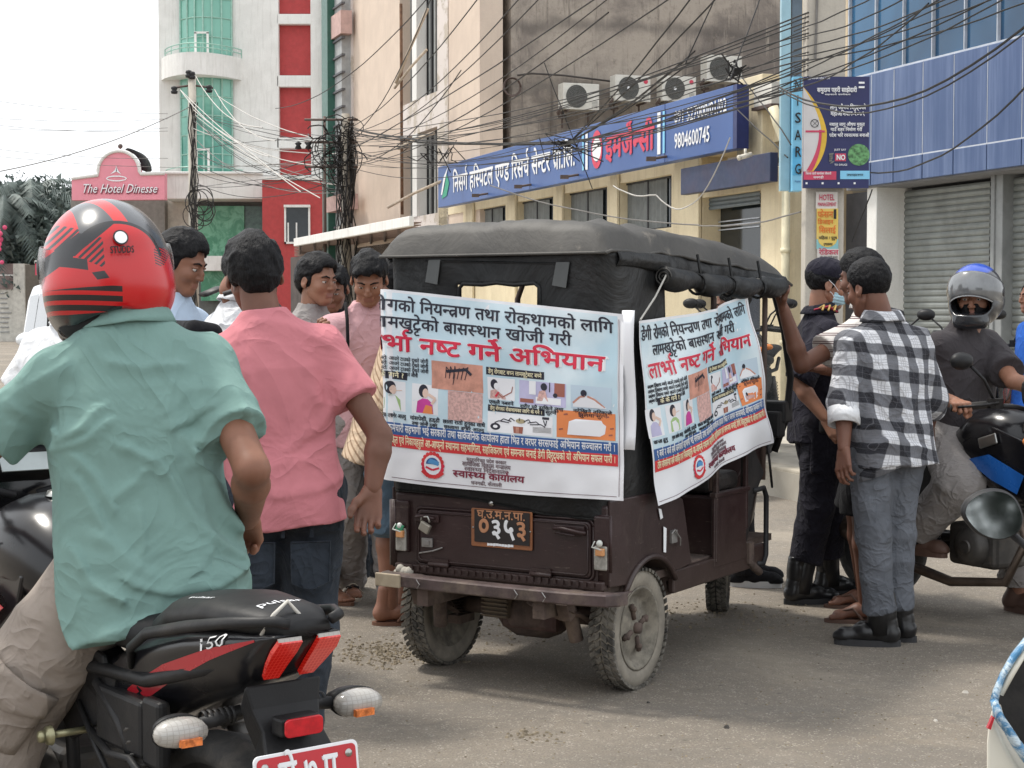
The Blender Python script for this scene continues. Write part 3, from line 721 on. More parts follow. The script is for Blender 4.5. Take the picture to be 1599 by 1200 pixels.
# ------------------------------------------------------------------ white and red hotel building at the end of the street
def pb(b, px0, px1, py0, py1, D, dep=.3):     # box facing the camera between photo columns/rows at distance D
    A = at(px0, py1, D); C = at(px1, py0, D)
    return b.box(((A.x + C.x) / 2, D + dep / 2, (A.z + C.z) / 2), (abs(C.x - A.x), dep, abs(C.z - A.z)))
hw = thing('hotel_building', 'tall white building with red panels and a curved green glass tower', 'building')
DW = 70
b = B(); pb(b, 364, 512, -420, 545, DW + .6, 14); pb(b, 253, 364, -420, 545, DW + 2.4, 10); b.build('wall', WHITEP, hw)
b = B()
for a_, c_ in ((364, 432), (486, 506)): pb(b, a_, c_, -420, 278, DW + .1, .5)
ys = [(-420, -104), (-80, 0 - 84), (-66, -4 + -60), (22, 38), (118, 136), (215, 232), (275, 282)]
for y0, y1 in ((-66, -62), (22, 38), (118, 136), (215, 232), (274, 282)): pb(b, 432, 486, y0, y1, DW + .1, .5)
b.build('pier', WHITEP, hw, bev=.03)
for y0, y1 in ((-62, 22), (38, 118), (136, 215), (232, 274), (-200, -66)):
    b = B(); pb(b, 432.3, 485.7, y0 + .4, y1 - .4, DW + .42, .15); b.build('red_panel', RED, hw)
b = B(); pb(b, 505, 515, -420, 300, DW - .2, .4); b.build('green_strip', DGREEN, hw)
# curved glass
cA = at(255, 200, DW).x; cB = at(363, 200, DW).x; xm = (at(283, 200, DW).x + cB) / 2; hwid = (cB - at(283, 200, DW).x) / 2
def cur(u, bulge=1.1): return (at(283, 200, DW).x + 2 * hwid * u, DW - bulge * math.sin(math.pi * (.12 + .76 * u)) + .4)
for (y0, y1, rows) in ((-60, 92, 5), (124, 272, 5)):
    z0, z1 = at(300, y1, DW).z, at(300, y0, DW).z; n = 6
    for i in range(n):
        for j in range(rows):
            (xa, ya), (xb, yb) = cur((i + .03) / n), cur((i + .97) / n); za = z0 + (z1 - z0) * (j + .02) / rows; zb = z0 + (z1 - z0) * (j + .98) / rows
            g = random.uniform(-.02, .02); b = B(); b.add([(xa, ya + g, za), (xb, yb - g, za), (xb, yb - g, zb), (xa, ya + g, zb)], [(0, 1, 2, 3)]); b.build('pane', GREENG.m, hw)
    b = B()
    for i in range(n + 1): x, y = cur(i / n); b.box((x, y - .02, (z0 + z1) / 2), (.06, .08, z1 - z0))
    for j in range(rows + 1):
        z = z0 + (z1 - z0) * j / rows
        for i in range(n): (xa, ya), (xb, yb) = cur(i / n), cur((i + 1) / n); b.tube([(xa, ya - .02, z), (xb, yb - .02, z)], .03, 4)
    b.build('mullion', MUL, hw)
    b = B(); zr = z0 + .02
    xa = at(306, 200, DW - .9).x; xb = at(325, 200, DW - .9).x; yy = DW - .85
    for x in (xa, xb): b.box((x, yy, zr + .5 * (.9)), (.09, .06, .9 if y0 > 0 else .95))
    b.box(((xa + xb) / 2, yy, zr + .92), (xb - xa + .09, .06, .08)); b.build('door_frame', WHITEP, hw)
b = B(); n = 14
def slab(z0, z1, x0, x1, bul, y0): 
    P = [(x0 + (x1 - x0) * i / n, y0 - bul * math.sin(math.pi * i / n) ** .8) for i in range(n + 1)]
    b.prism([(x, y) for x, y in P] + [(x1, y0 + 2), (x0, y0 + 2)], (0, 0, z0), (1, 0, 0), (0, 1, 0), z1 - z0)
zb_, zt_ = at(300, 125, DW).z, at(300, 91, DW).z
slab(zb_, zt_, at(250, 100, DW).x, at(378, 100, DW).x, 1.9, DW + .2); b.build('balcony', WHITEP, hw)
b = B()
for zz_ in (zt_ + .18, zt_ + .35, at(300, 266, DW).z):
    b = B(); b.tube([(at(256, 0, DW).x + (at(376, 0, DW).x - at(256, 0, DW).x) * i / n, DW + .1 - 1.85 * math.sin(math.pi * i / n) ** .8, zz_) for i in range(n + 1)], .025, 5); b.build('railing', MUL, hw)
b = B()
for i in range(0, n + 1, 2): x = at(256, 0, DW).x + (at(376, 0, DW).x - at(256, 0, DW).x) * i / n; y = DW + .1 - 1.85 * math.sin(math.pi * i / n) ** .8; b = B(); b.cyl((x, y, zt_), (x, y, zt_ + .36), .02, 5); b.build('railing_post', MUL, hw)
b = B(); pb(b, 252, 283, -420, 545, DW + .2, 1); b.build('side_pier', WHITEP, hw)
b = B(); pb(b, 254, 412, 270, 311, DW - 2.2, 4); pb(b, 256, 410, 268, 272, DW - 2.35, 4.3); b.build('parapet', WHITEP, hw, bev=.03)
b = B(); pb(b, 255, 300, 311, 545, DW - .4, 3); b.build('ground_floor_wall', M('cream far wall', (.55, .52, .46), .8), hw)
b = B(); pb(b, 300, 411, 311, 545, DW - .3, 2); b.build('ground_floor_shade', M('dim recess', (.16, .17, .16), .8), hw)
for i in range(3):
    b = B(); pb(b, 309 + i * 24.3, 309 + i * 24.3 + 23.6, 322, 400, DW - .6, .1); b.build('pane', GRNNET.m, hw)
b = B(); pb(b, 382, 410, 322, 400, DW - .5, .1); b.build('pane', M('dull dark green glass', (.07, .13, .11), .3, var=.3), hw)
b = B(); pb(b, 306, 380, 400, 423, DW - 1.6, 1.4); b.build('awning', WHITEP, hw)
b = B(); pb(b, 314, 372, 423, 470, DW - .7, .1); b.build('pane', GRNNET.m, hw)
rb = thing('red_annex', 'low brick red block with a tall narrow window left of the wrapped pole', 'building')
b = B(); pb(b, 411, 513, 280, 545, DW - 3, 3.2); b.build('wall', RED, rb)
b = B(); pb(b, 409, 515, 276, 281, DW - 3.1, 3.4); b.build('coping', WHITEP, rb)
b = B(); pb(b, 446, 482, 324, 381, DW - 3.04, .1); f = b.build('window', WGL, rb)
b = B(); pb(b, 443, 484, 320, 324, DW - 3.2, .2); pb(b, 444, 446.5, 324, 381, DW - 3.1, .1); pb(b, 481.5, 484, 324, 381, DW - 3.1, .1); pb(b, 444, 484, 378, 381, DW - 3.1, .1); b.build('frame', WHITEP, f)
b = B(); pb(b, 449, 451, 348, 380, DW - 3.08, .03); pb(b, 462, 464, 348, 380, DW - 3.08, .03); b.build('window_bar', WHITEP, f)
# pink sign with arch
ps = thing('pink_hotel_sign', 'pink arched hotel signboard with white rim and cursive lettering', 'sign')
DP = 66
arc = [(612 / 4 + 0 + 34 * (1 - math.cos(t)) , 272 - 37 * math.sin(t)) for t in np.linspace(0, math.pi, 16)]   # photo columns of the arch
def pxz(px, py, D=DP): p = at(px, py, D); return (p.x, p.z)
def plate(poly, y, dep, mat, name, par):
    b = B(); b.prism([pxz(*q) for q in poly][::-1], (0, y + dep, 0), (1, 0, 0), (0, 0, 1), dep); return b.build(name, mat, par)
outl = [(112, 313), (112, 279), (153, 274)] + [(153 + 32.5 * (1 - math.cos(t)), 268 - 32 * math.sin(t)) for t in np.linspace(.0, math.pi, 18)] + [(220, 272), (257, 271), (257, 312)]
plate(outl, DP, .5, SPINK, 'board', ps)
b = B(); rim = outl[1:-1]; P = [at(*q, DP) for q in rim]; b.tube([Vector((p.x, DP - .02, p.z)) for p in P], .075, 6); b.build('rim', WHITEP, ps)
b = B(); P = [at(186 + 30 * math.cos(t) + 3, 268 - 33 * math.sin(t) - 1, DP) for t in np.linspace(0.05, 1.5, 10)]
b.loft([[Vector((p.x, DP + .3, p.z)), Vector((p.x, DP + 1.6, p.z)), Vector((p.x + .12, DP + 1.6, p.z + .1)), Vector((p.x + .12, DP + .3, p.z + .1))] for p in P]); b.build('arch_back', DARKG, ps)
pm = lambda u, v: Vector((u, DP - .03, v))
p0 = at(128, 303, DP); p1 = at(246, 303, DP)
text('lettering', 'The Hotel Dinesse', lambda u, v: pm(u + .3 * (v - p0.z), v), p0.x, p0.z, p1.x - p0.x, .50, M('dark pink letter shade', (.25, .05, .08), .5), ps, .03)
text('lettering', 'The Hotel Dinesse', lambda u, v: Vector((u - .02 + .3 * (v - p0.z), DP - .06, v + .04)), p0.x, p0.z, p1.x - p0.x, .50, SWHITE, ps, 0)
pc = at(182, 268, DP); polys([[(pc.x - .03 + s * .22, pc.z - .12), (pc.x + s * .06, pc.z + .05), (pc.x + s * .0, pc.z + .22), (pc.x - s * .02, pc.z)] for s in (-1, 1)] + ringpoly(pc.x, pc.z - .28, .42, .12, .05, 10), SWHITE, 'lotus_emblem', ps, pm)
b = B(); p = at(186, 228, DP); b.cyl((p.x, DP + .2, p.z - .4), (p.x, DP + .2, p.z), .03, 6); b.ball((p.x, DP + .2, p.z), .10); b.build('finial', IRON, ps)
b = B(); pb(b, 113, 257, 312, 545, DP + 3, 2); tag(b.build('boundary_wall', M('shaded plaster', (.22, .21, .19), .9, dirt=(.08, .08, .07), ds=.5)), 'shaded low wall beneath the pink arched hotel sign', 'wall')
# far left: gate wall with notices, trees
gw = thing('gate_wall', 'pale gate wall with brown painted upper band at the far left', 'wall')
b = B(); pb(b, -200, 22, 412, 452, 78, .4); b.build('painted_band', M('mauve brown band', (.24, .18, .17), .8), gw)
b = B(); pb(b, -200, 22, 452, 534, 78.05, .4); pb(b, 22, 38, 412, 536, 77.8, .9); pb(b, -200, 40, 523, 545, 77.6, 1.2); b.build('wall', M('cream far gate', (.55, .53, .48), .8), gw)
b = B(); pb(b, -200, 22, 429, 431, 77.98, .05); b.build('white_line', WHITEP, gw)
b = B()
for k in range(9): y = 458 + k * 7.5; pb(b, 0, random.uniform(6, 18), y, y + 1.6, 78.0, .04)
b.build('notice_lines', M('faded grey print', (.3, .3, .3), .8), gw)
b = B(); pb(b, 55, 79, 409, 430, 60, .1); rs = tag(b.build('small_sign', SRED), 'small red sign with yellow and white stripes beneath the trees', 'sign')
b = B(); pb(b, 64, 78, 414, 417, 59.95, .05); b.build('stripe', M('yellow print', (.7, .45, .05), .6), rs); b = B(); pb(b, 63, 76, 421, 424, 59.95, .05); b.build('stripe', SWHITE, rs)
b = B(); pb(b, 54, 80, 407, 412, 60, .4); pb(b, 80, 82, 407, 480, 60, .1); b.build('sign_frame', WHITEP, rs)
b = B(); pb(b, 41, 112, 414, 545, 72, .5); tag(b.build('brown_wall', M('brown mossy wall', (.13, .11, .09), .9, dirt=(.05, .07, .05), ds=1)), 'brown mossy wall behind the white car', 'wall')
LEAFM = Mt('dark tree foliage', .6); _c = LEAFM.mix(LEAFM.noise(.9, 4, .7).step(.35, .65), (.045, .068, .062), (.13, .165, .15)); LEAFM.color(_c)  # leaf tones lightened towards blue grey: distance haze is put into the colour
BARK = M('tree bark', (.10, .08, .065), .9, var=.3, bump=.5, bs=10)
def tree(px, py_top, D, w, seed, label, palm=False, pos=None, top=None):
    rg = random.Random(seed); base = Vector((*pos, 0)) if pos else at(px, 485, D); base.z = 0; top = top or at(px, py_top, D).z
    t = thing('palm_tree' if palm else 'tree', label, 'tree', (base.x, base.y, 0))
    b = B(); b.tube([(0, 0, 0), (rg.uniform(-.2, .2), 0, top * .4), (rg.uniform(-.4, .4), 0, top * .85)], [.28, .2, .08], 8)
    if palm:
        b.build('trunk', BARK, t); b = B()
        for k in range(26):
            a = rg.uniform(0, 6.28); L = w * rg.uniform(.8, 1.15); el = rg.uniform(-.5, 1.1); P = []
            for j in range(7):
                s = j / 6; P.append(Vector((math.cos(a) * L * s * math.cos(el * .5), math.sin(a) * L * s * math.cos(el * .5), top * .86 + L * (math.sin(el) * s - 1.0 * s * s))))
            for j in range(6):
                d = (P[j + 1] - P[j]).normalized(); sd_ = d.cross(Vector((0, 0, 1))).normalized(); 
                for q in range(5):
                    o_ = P[j].lerp(P[j + 1], q / 5)
                    for s_ in (-1, 1):
                        e = o_ + (sd_ * s_ * .62 + d * .35 - Vector((0, 0, .35 + .2 * rg.random()))) * w * .33 * (1 - .5 * abs(j / 6 - .3)); b.add([o_, o_ + d * .09, e], [(0, 1, 2)])
        b.build('frond', LEAFM.m, t, fix=False)
    else:
        for k in range(7):
            a = rg.uniform(0, 6.28); b.tube([(0, 0, top * rg.uniform(.3, .6)), (math.cos(a) * w * .4, math.sin(a) * w * .4, top * rg.uniform(.6, .85))], [.1, .03], 5)
        b.build('trunk', BARK, t); n = 9000; V = np.zeros((n * 3, 3)); r = np.random.default_rng(seed)
        cl = [(r.uniform(-1, 1) * w * .65, r.uniform(-1, 1) * w * .5, top * r.uniform(.3, .92), w * r.uniform(.22, .42)) for _ in range(26)]
        ci = r.integers(0, len(cl), n); C = np.array(cl)[ci]; d = r.normal(size=(n, 3)); d /= np.linalg.norm(d, axis=1)[:, None]
        P = C[:, :3] + d * (C[:, 3:4] * r.uniform(.5, 1.08, (n, 1))) * np.array([1, 1, .75]); P[:, 2] = np.minimum(P[:, 2], top)
        for q in range(3): V[q::3] = P + r.normal(size=(n, 3)) * .12
        mesh_obj('crown', V, np.arange(n * 3).reshape(-1, 3), LEAFM.m, t)
    return t
tree(15, 268, 84, 5.2, 1, 'dark broad tree at the far left edge behind the gate wall')
tree(95, 300, 88, 4.2, 2, 'dark broad tree between the palm and the pink sign')
tree(60, 322, 80, 3.6, 4, 'lower dark bushy tree above the white car')
tree(48, 262, 82, 3.3, 3, 'palm tree with drooping fronds rising behind the white car', True)
tree(8, 285, 79, 2.6, 6, 'smaller palm tree at the left edge of the view', True)
tree(128, 268, 92, 2.4, 5, 'thin palm tree just left of the pink arch', True)
for i_, (x_, y_, h_) in enumerate(((5.5, -22, 5), (9, -24, 6), (13, -25, 5.5), (1, -25, 6.5))): tree(0, 0, 0, 3.8, 20 + i_, ('dark low tree behind the camera reflected mid mirror', 'dark tree behind the camera right of the low one', 'rightmost dark tree behind the camera', 'tallest dark tree behind the camera at the left')[i_], pos=(x_, y_), top=h_)
b = B(); rg = random.Random(3); c = at(-7, 376, 77)
for k in range(60): b.ball((c.x + rg.gauss(0, .18), c.y + rg.gauss(0, .15), c.z + rg.gauss(0, .28)), rg.uniform(.08, .16), 6, 4)
tag(b.build('pink_blossom', M('bright pink blossom', (.75, .10, .22), .7)), 'pink blossom cluster on a plant at the left edge', 'plant')
# ------------------------------------------------------------------ white car far left
cr = thing('parked_car', 'white high roofed car facing the road behind the man in white polo', 'car', (*at(172, 485, 19).xy, 0), R_(202))
CARW = M('white car paint', (.74, .76, .78), .25, coat=.6, var=.03)
def car():
    prof = [(-1.9, .45), (-1.95, .95), (-1.8, 1.62), (-1.5, 1.76), (.35, 1.78), (.75, 1.66), (1.15, 1.12), (1.85, .98), (1.95, .6), (1.9, .4)]
    b = B(); rings = []
    for x, z in prof[:0]: pass
    W2 = .82
    for s in (-1, -.88, .88, 1):
        k = abs(s); rings.append([Vector((s * W2 * (1 - .16 * max(0, z - 1) / .8), y * (1 if k < .95 else .985), z if k < .95 else z - .03)) for y, z in prof])
    b.loft(rings); b.build('body', CARW, cr, bev=.03)
    for s in (-1, 1):
        for poly in ([(-1.45, 1.08), (-1.4, 1.62), (-.5, 1.64), (-.5, 1.06)], [(-.42, 1.06), (-.42, 1.64), (.38, 1.64), (.92, 1.10)]):
            b = B(); b.add([(s * (W2 * (1 - .16 * max(0, z - 1) / .8) + .012), y, z) for y, z in poly], [(0, 1, 2, 3)]); b.build('side_window', WGL, cr)
        b = B(); b.ball((s * .98, .70, 1.13), (.13, .08, .085)); b.box((s * .86, .72, 1.1), (.12, .05, .04)); b.build('wing_mirror', CARW, cr)
        for y in (-1.25, 1.25):
            b = B(); b.lathe([(.16, -.02), (.2, .1), (.31, .1), (.33, 0), (.31, -.1), (.16, -.1)], (s * .78, y, .33), (1, 0, 0), 20); w_ = b.build('wheel', M('car tyre', (.02, .02, .02), .8), cr)
        b = B(); b.tube([(s * .62, -1.3, 1.80), (s * .62, -1.2, 1.86), (s * .62, .2, 1.86), (s * .62, .35, 1.80)], .02, 6); b.build('roof_rail', DARKG, cr)
        b = B(); b.ball((s * .6, 1.83, .82), (.18, .1, .1)); b.build('headlight', M('headlight lens', (.6, .6, .6), .1), cr)
    b = B(); b.add([(-.62, .80, 1.655), (.62, .80, 1.655), (.72, 1.165, 1.15), (-.72, 1.165, 1.15)], [(0, 1, 2, 3)]); b.build('windscreen', M('pale reflective windscreen', (.18, .24, .24), .1, var=.3, vs=2), cr)
car()
# ------------------------------------------------------------------ utility poles
def rpole(name, px, D, ytop, r, label, mat=CONCP):
    p = at(px, 485, D); top = at(px, ytop, D).z; t = thing(name, label, 'utility pole', (p.x, p.y, 0)); b = B(); b.tube([(0, 0, 0), (0, 0, top)], [r * 1.15, r * .85], 14); b.build('shaft', mat, t); return t, top
t1, h1 = rpole('utility_pole', 303, 60, 118, .165, 'round concrete pole with insulators and cable coils before the white building')
b = B()
for dx, dz in ((-.75, -.42), (.75, -.42)): b.tube([(0, 0, h1 - .35), (dx, 0, h1 - .45)], .04, 6)
b.build('cross_arm', IRON, t1)
for dx, dz in ((-.62, -.52), (0.02, .0), (.62, -.48), (-.1, .05)):
    b = B(); b.lathe([(0, -.16), (.11, -.14), (.13, -.06), (.07, -.02), (.12, .02), (.10, .1), (0, .13)], (dx, -.1, h1 + dz), (0, 0, 1), 12); b.build('insulator', BLACK, t1)
b = B(); rg = random.Random(5)
for k in range(9):
    cx, cz, r = rg.uniform(.0, .5), h1 * .5 + rg.uniform(-.6, .9), rg.uniform(.18, .5)
    b.tube([(cx + r * math.cos(a), -.2 + rg.uniform(-.03, .03), cz + r * 1.1 * math.sin(a)) for a in np.linspace(0, 6.28, 18)], .018, 5)
for k in range(6): x = rg.uniform(-.25, .25); b.tube([(x + .1 * math.sin(j * 2.1 + k), -.2, h1 * (.15 + .75 * j / 8)) for j in range(9)], .02, 5)
tag(b.build('cable_coil', CABLE, t1), kind='stuff')
t2, h2 = rpole('utility_pole', 541, 41, 178, .115, 'pole wrapped in thick tangled cables before the grey louvred wall', CONC)
b = B(); rg = random.Random(8)
for k in range(44):
    a = rg.uniform(0, 6.28); r = rg.uniform(.09, .24); zt = h2 - rg.uniform(0, .8); zb = zt - rg.uniform(.5, 2.6); n = 8; tw = rg.uniform(-1.5, 1.5)
    b.tube([(math.cos(a + tw * j / n) * r * (1 - .25 * math.sin(j)), math.sin(a + tw * j / n) * r, zt + (zb - zt) * j / n) for j in range(n + 1)], rg.uniform(.009, .020), 5)
for k in range(38):
    cx, cz, r = rg.uniform(-.75, .2), h2 - rg.uniform(.2, 1.6), rg.uniform(.10, .42); f = rg.uniform(.5, 1.3); s0 = rg.uniform(0, 6); e0_ = s0 + rg.uniform(3, 7)
    b.tube([(cx + r * math.cos(a), rg.uniform(-.3, .0), cz + r * f * math.sin(a)) for a in np.linspace(s0, e0_, 14)], rg.uniform(.008, .018), 4)
tag(b.build('cable_tangle', CABLE, t2), kind='stuff')
b = B()
for z_ in (h2 - .15, h2 - .7, h2 - 1.3): b.tube([(-1.0, -.05, z_), (.3, -.05, z_)], .03, 6)
b.build('cross_arm', IRON, t2)
for dx in (-.95, -.7): b = B(); b.lathe([(0, -.1), (.09, -.08), (.05, 0), (.09, .05), (0, .1)], (dx - .2, -.1, h2 - .78), (0, 0, 1), 10); b.build('insulator', BLACK, t2)
b = B(); b.box((-.17, -.13, 3.35), (.09, .05, .3)); b.build('meter_box', ACW, t2)
b = B(); rg = random.Random(11)
for k in range(14):
    x = rg.uniform(-.16, .2); P = []; 
    for j in range(10): P.append((x + .1 * math.sin(j * 1.3 + k * 2), -.16, h2 - 1.5 - (h2 - 2.2) * j / 9))
    b.tube(P, rg.uniform(.007, .015), 4)
b.build('hanging_cable', CABLE, t2)
# second thin dark pole left of it
tp, hp = rpole('utility_pole', 508, 44, 182, .045, 'thin dark steel pole just left of the cable wrapped pole', IRON)
# square concrete pillar with posters on the pavement
DPL = 15; pc0 = at(1287, 485, DPL); pl = thing('concrete_pole', 'square concrete pole with paper posters standing on the pavement by the shutters', 'utility pole', (pc0.x, DPL + .12, .2), 0)
b = B(); b.box((0, 0, 6), (.35, .22, 12)); b.build('shaft', CONCP, pl, bev=.02)
b = B(); b.tube([(-.10 + .012 * math.sin(k * 1.7), -.125, 3.5 + .5 * k) for k in range(14)], .012, 5); b.build('cable', CABLEG, pl)
def pm_(D, off=0.0): return lambda u, v: at(u, v, D) + Vector((0, -off, 0))
def prect(name, mat, px0, px1, py0, py1, D, par, t=.004):
    b = B(); pb(b, px0, px1, py0, py1, D, t); return b.build(name, mat, par)
pw = Mt('aged paper', .8); PAPER = M('poster paper white', (.66, .62, .58), .8, dirt=(.45, .40, .35), ds=6, dirt_amt=.5)
PYEL = M('poster yellow', (.72, .52, .12), .8, dirt=(.5, .4, .2), ds=6); PORG = M('orange print', (.70, .17, .03), .7, var=.1); PCY = M('poster cyan', (.25, .50, .52), .8); PRED = M('poster red print', (.55, .06, .12), .7, var=.1)
def ptext(s, px0, px1, py, hpx, D, mat, par, bold=.02):   # print at distance D between photo columns, baseline row py
    A = at(px0, py, D); C = at(px1, py, D); return text('lettering', s, lambda u, v: Vector((u, D, v)), A.x, A.z, C.x - A.x, hpx * D / FPX / .62, mat, par, bold)
fp = DPL - .012
p_ = thing('paper_poster', 'white HOTEL MANAGEMENT notice at the top of the concrete pole posters', 'poster', (0, 0, 0)); prect('paper', PAPER, 1274, 1308, 300, 326, fp - .004, p_)
ptext('HOTEL', 1279, 1303, 313, 8, fp - .010, PRED, p_); ptext('MANAGEMENT', 1277, 1306, 322, 5, fp - .010, PRED, p_)
p_ = thing('paper_poster', 'orange and yellow training poster in the middle of the concrete pole', 'poster'); prect('paper', PYEL, 1275, 1309, 326, 374, fp - .004, p_); prect('paper', PCY, 1275, 1309, 374, 389, fp - .004, p_)
ptext('फेसन', 1277, 1301, 340, 9, fp - .010, PORG, p_); ptext('डिजाइन', 1277, 1301, 350, 6, fp - .010, PORG, p_); ptext('सिलाई', 1279, 1305, 364, 8, fp - .010, PORG, p_); ptext('महिला / पुरुष', 1279, 1307, 374, 4, fp - .010, BLACK, p_)
b = B(); pc_ = at(1292, 374, fp); b.add([(pc_.x + .085 * math.cos(a), fp - .007, pc_.z + .07 * math.sin(a)) for a in np.linspace(math.pi, 2 * math.pi, 14)], [tuple(range(14))]); b.build('half_disc', PYEL, p_); ptext('उपलब्ध', 1286, 1300, 384, 4, fp - .010, BLACK, p_)
prect('black_tab', BLACK, 1302, 1306, 327, 342, fp - .008, p_)
p_ = thing('paper_poster', 'white poster with magenta heading, lowest intact one on the concrete pole', 'poster'); prect('paper', PAPER, 1276, 1310, 389, 411, fp - .004, p_); ptext('रेडिकल', 1279, 1309, 398, 7, fp - .010, PRED, p_)
for k in range(3): ptext('लोक सेवा तयारी कक्षा', 1280, 1308, 403 + 3.2 * k, 2.2, fp - .010, BLACK, p_)
p_ = thing('paper_poster', 'torn faded paper scraps low on the concrete pole', 'poster')
for a_ in ((1279, 1292, 414, 425), (1281, 1294, 432, 442), (1275, 1290, 452, 460), (1274, 1291, 462, 464)): prect('scrap', PAPER, *a_, fp - .004, p_)
ptext('गत', 1281, 1291, 440, 5, fp - .010, BLACK, p_); ptext('गत व', 1277, 1290, 466, 4, fp - .010, BLACK, p_)
# blue community poster board on the pole
pz = thing('awareness_board', 'dark blue community awareness board with yellow and red swoosh on the pole', 'signboard'); D = DPL - .10
NAVY = M('navy poster ink', (.018, .022, .10), .45, var=.05); prect('board', NAVY, 1254, 1358, 120, 294, D, pz, .04)
def pp(poly, mat, name, par, D): 
    me = bpy.data.meshes.new(name); me.from_pydata([tuple(at(x, y, D)) for x, y in poly], [], [tuple(range(len(poly)))]); me.materials.append(mat); o = bpy.data.objects.new(name, me); COL.objects.link(o); o.parent = par
def bez(p0, p1, p2, n=10): return [tuple((1 - t) ** 2 * a + 2 * t * (1 - t) * b_ + t * t * c for a, b_, c in zip(p0, p1, p2)) for t in np.linspace(0, 1, n)]
c1 = bez((1254, 136), (1283, 165), (1291, 205)); c2 = bez((1291, 205), (1293, 240), (1270, 268))
pp([(1254.3, 268)] + [(1254.3, 136)] + c1[1:] + c2[1:], M('yellow print', (.7, .45, .05), .6), 'swoosh', pz, D - .004)
c3 = bez((1254, 136), (1276, 168), (1282, 200)); c4 = bez((1282, 200), (1284, 240), (1262, 268)); pp([(1254.3, 268), (1254.3, 136)] + c3[1:] + c4[1:], M('poster pale grey', (.60, .58, .58), .7, var=.05), 'swoosh', pz, D - .006)
pp([(1259, 267)] + bez((1259, 267), (1280, 235), (1279, 203)) + bez((1283, 203), (1284, 240), (1268, 267)), PRED, 'swoosh', pz, D - .008)
prect('red_strip', PRED, 1255, 1306, 268, 281, D - .004, pz); prect('cyan_strip', SCYAN, 1312, 1358, 267, 280, D - .004, pz)
pw_ = SWHITE
ptext('सुदूरपश्चिम प्रदेश प्रहरी', 1260, 1296, 124, 2.5, D - .012, pw_, pz); ptext('समुदाय प्रहरी साझेदारी', 1276, 1338, 144, 6, D - .012, pw_, pz, .04); ptext('सहकार्य कार्यक्रम', 1288, 1328, 149, 2, D - .012, pw_, pz)
ptext('लागु औषध विरुद्धको', 1296, 1352, 171, 6, D - .012, pw_, pz, .03); ptext('महाअभियान-२०७९', 1297, 1350, 181, 6, D - .012, pw_, pz, .03)
ptext('नशालु लागु औषध मुक्त', 1295, 1350, 197, 4.5, D - .012, pw_, pz, .03); ptext('गाउँ शहर निर्माण गरौं', 1297, 1346, 205, 4.5, D - .012, pw_, pz, .03); ptext('प्रदेश भरि रचनात्मक बनाऔं', 1295, 1357, 214, 4.5, D - .012, pw_, pz, .03)
ptext('JUST SAY', 1303, 1321, 235.5, 2.5, D - .012, pw_, pz); ptext('TO DRUGS', 1303, 1323, 259, 2.5, D - .012, pw_, pz)
prect('no_badge', PRED, 1304, 1321, 240, 252, D - .005, pz); ptext('NO', 1306, 1320, 250, 7, D - .014, pw_, pz, .04)
ptext('जिल्ला प्रहरी कार्यालय कैलाली', 1258, 1298, 273, 3, D - .012, pw_, pz); ptext('धनगढी', 1270, 1286, 279, 3, D - .012, pw_, pz); ptext('उपमहानगर', 1322, 1348, 275, 3, D - .012, BLACK, pz)
pp([(1341 + 17 * math.cos(a), 242 + 17 * math.sin(a)) for a in np.linspace(0, 6.28, 24, endpoint=False)], M('green leaf photo', (.10, .25, .10), .6, var=.6, vs=30), 'leaf_photo', pz, D - .005)
b = B()
for q in range(20):
    a0, a1 = 6.283 * q / 20, 6.283 * (q + 1) / 20; P = [at(1272 + r * math.cos(a), 193 + r * math.sin(a), D - .010) for a, r in ((a0, 6.5), (a1, 6.5), (a1, 5.4), (a0, 5.4))]; b.add(P, [(0, 1, 2, 3)])
for p, q in (((1267, 188), (1277, 198)), ((1277, 188), (1267, 198))): b.add([at(p[0], p[1], D - .011), at(p[0] + 1, p[1], D - .011), at(q[0] + 1, q[1], D - .011), at(q[0], q[1], D - .011)], [(0, 1, 2, 3)])
b.build('police_emblem', BLACK, pz, fix=False); prect('red_ribbon', PRED, 1258, 1288, 204, 207, D - .010, pz)
for k in range(5): pp([(1294 + rg.uniform(-4, 6), 240 + k * 3), (1298 + rg.uniform(-4, 6), 239 + k * 3), (1300, 243 + k * 3), (1295, 244 + k * 3)], ACG, 'badge_mark', pz, D - .010)
for k in range(4): prect('footer_mark', pw_, 1258 + k * 25, 1261 + k * 25, 285, 288, D - .006, pz)
for k in range(2): prect('arrow_mark', pw_, 1341, 1350, 128 + k * 7, 131 + k * 7, D - .006, pz)
# vertical hospital sign
vs_ = thing('vertical_sign', 'tall narrow light blue vertical sign reading NISARGA beside the pole', 'signboard'); DV = 17.2
prect('light_face', M('pale blue acrylic', (.33, .53, .62), .35, var=.06), 1218.5, 1236, -120, 298, DV, vs_, .10); prect('dark_face', M('slate side face', (.10, .14, .18), .4), 1236.2, 1254, -120, 121, DV + .01, vs_, .10)
prect('letter_box', SCYAN, 1237, 1254, 120, 298, DV - .12, vs_, .22); prect('letter_box', M('blue gradient band', (.10, .42, .70), .45), 1237.2, 1253.8, 232, 274, DV - .125, vs_, .01)
for ch, y in zip('NISARG', (141, 165, 192, 219, 245, 272)): ptext(ch, 1241 if ch != 'I' else 1244, 1251 if ch != 'I' else 1247.5, y, 14, DV - .14, BLACK, vs_, .02)
ptext('A', 1250, 1254, 272, 10, DV - .14, BLACK, vs_, .02); ptext('Hospital', 1241, 1250, 285, 3, DV - .14, M('small blue print', (.03, .1, .3), .5), vs_)
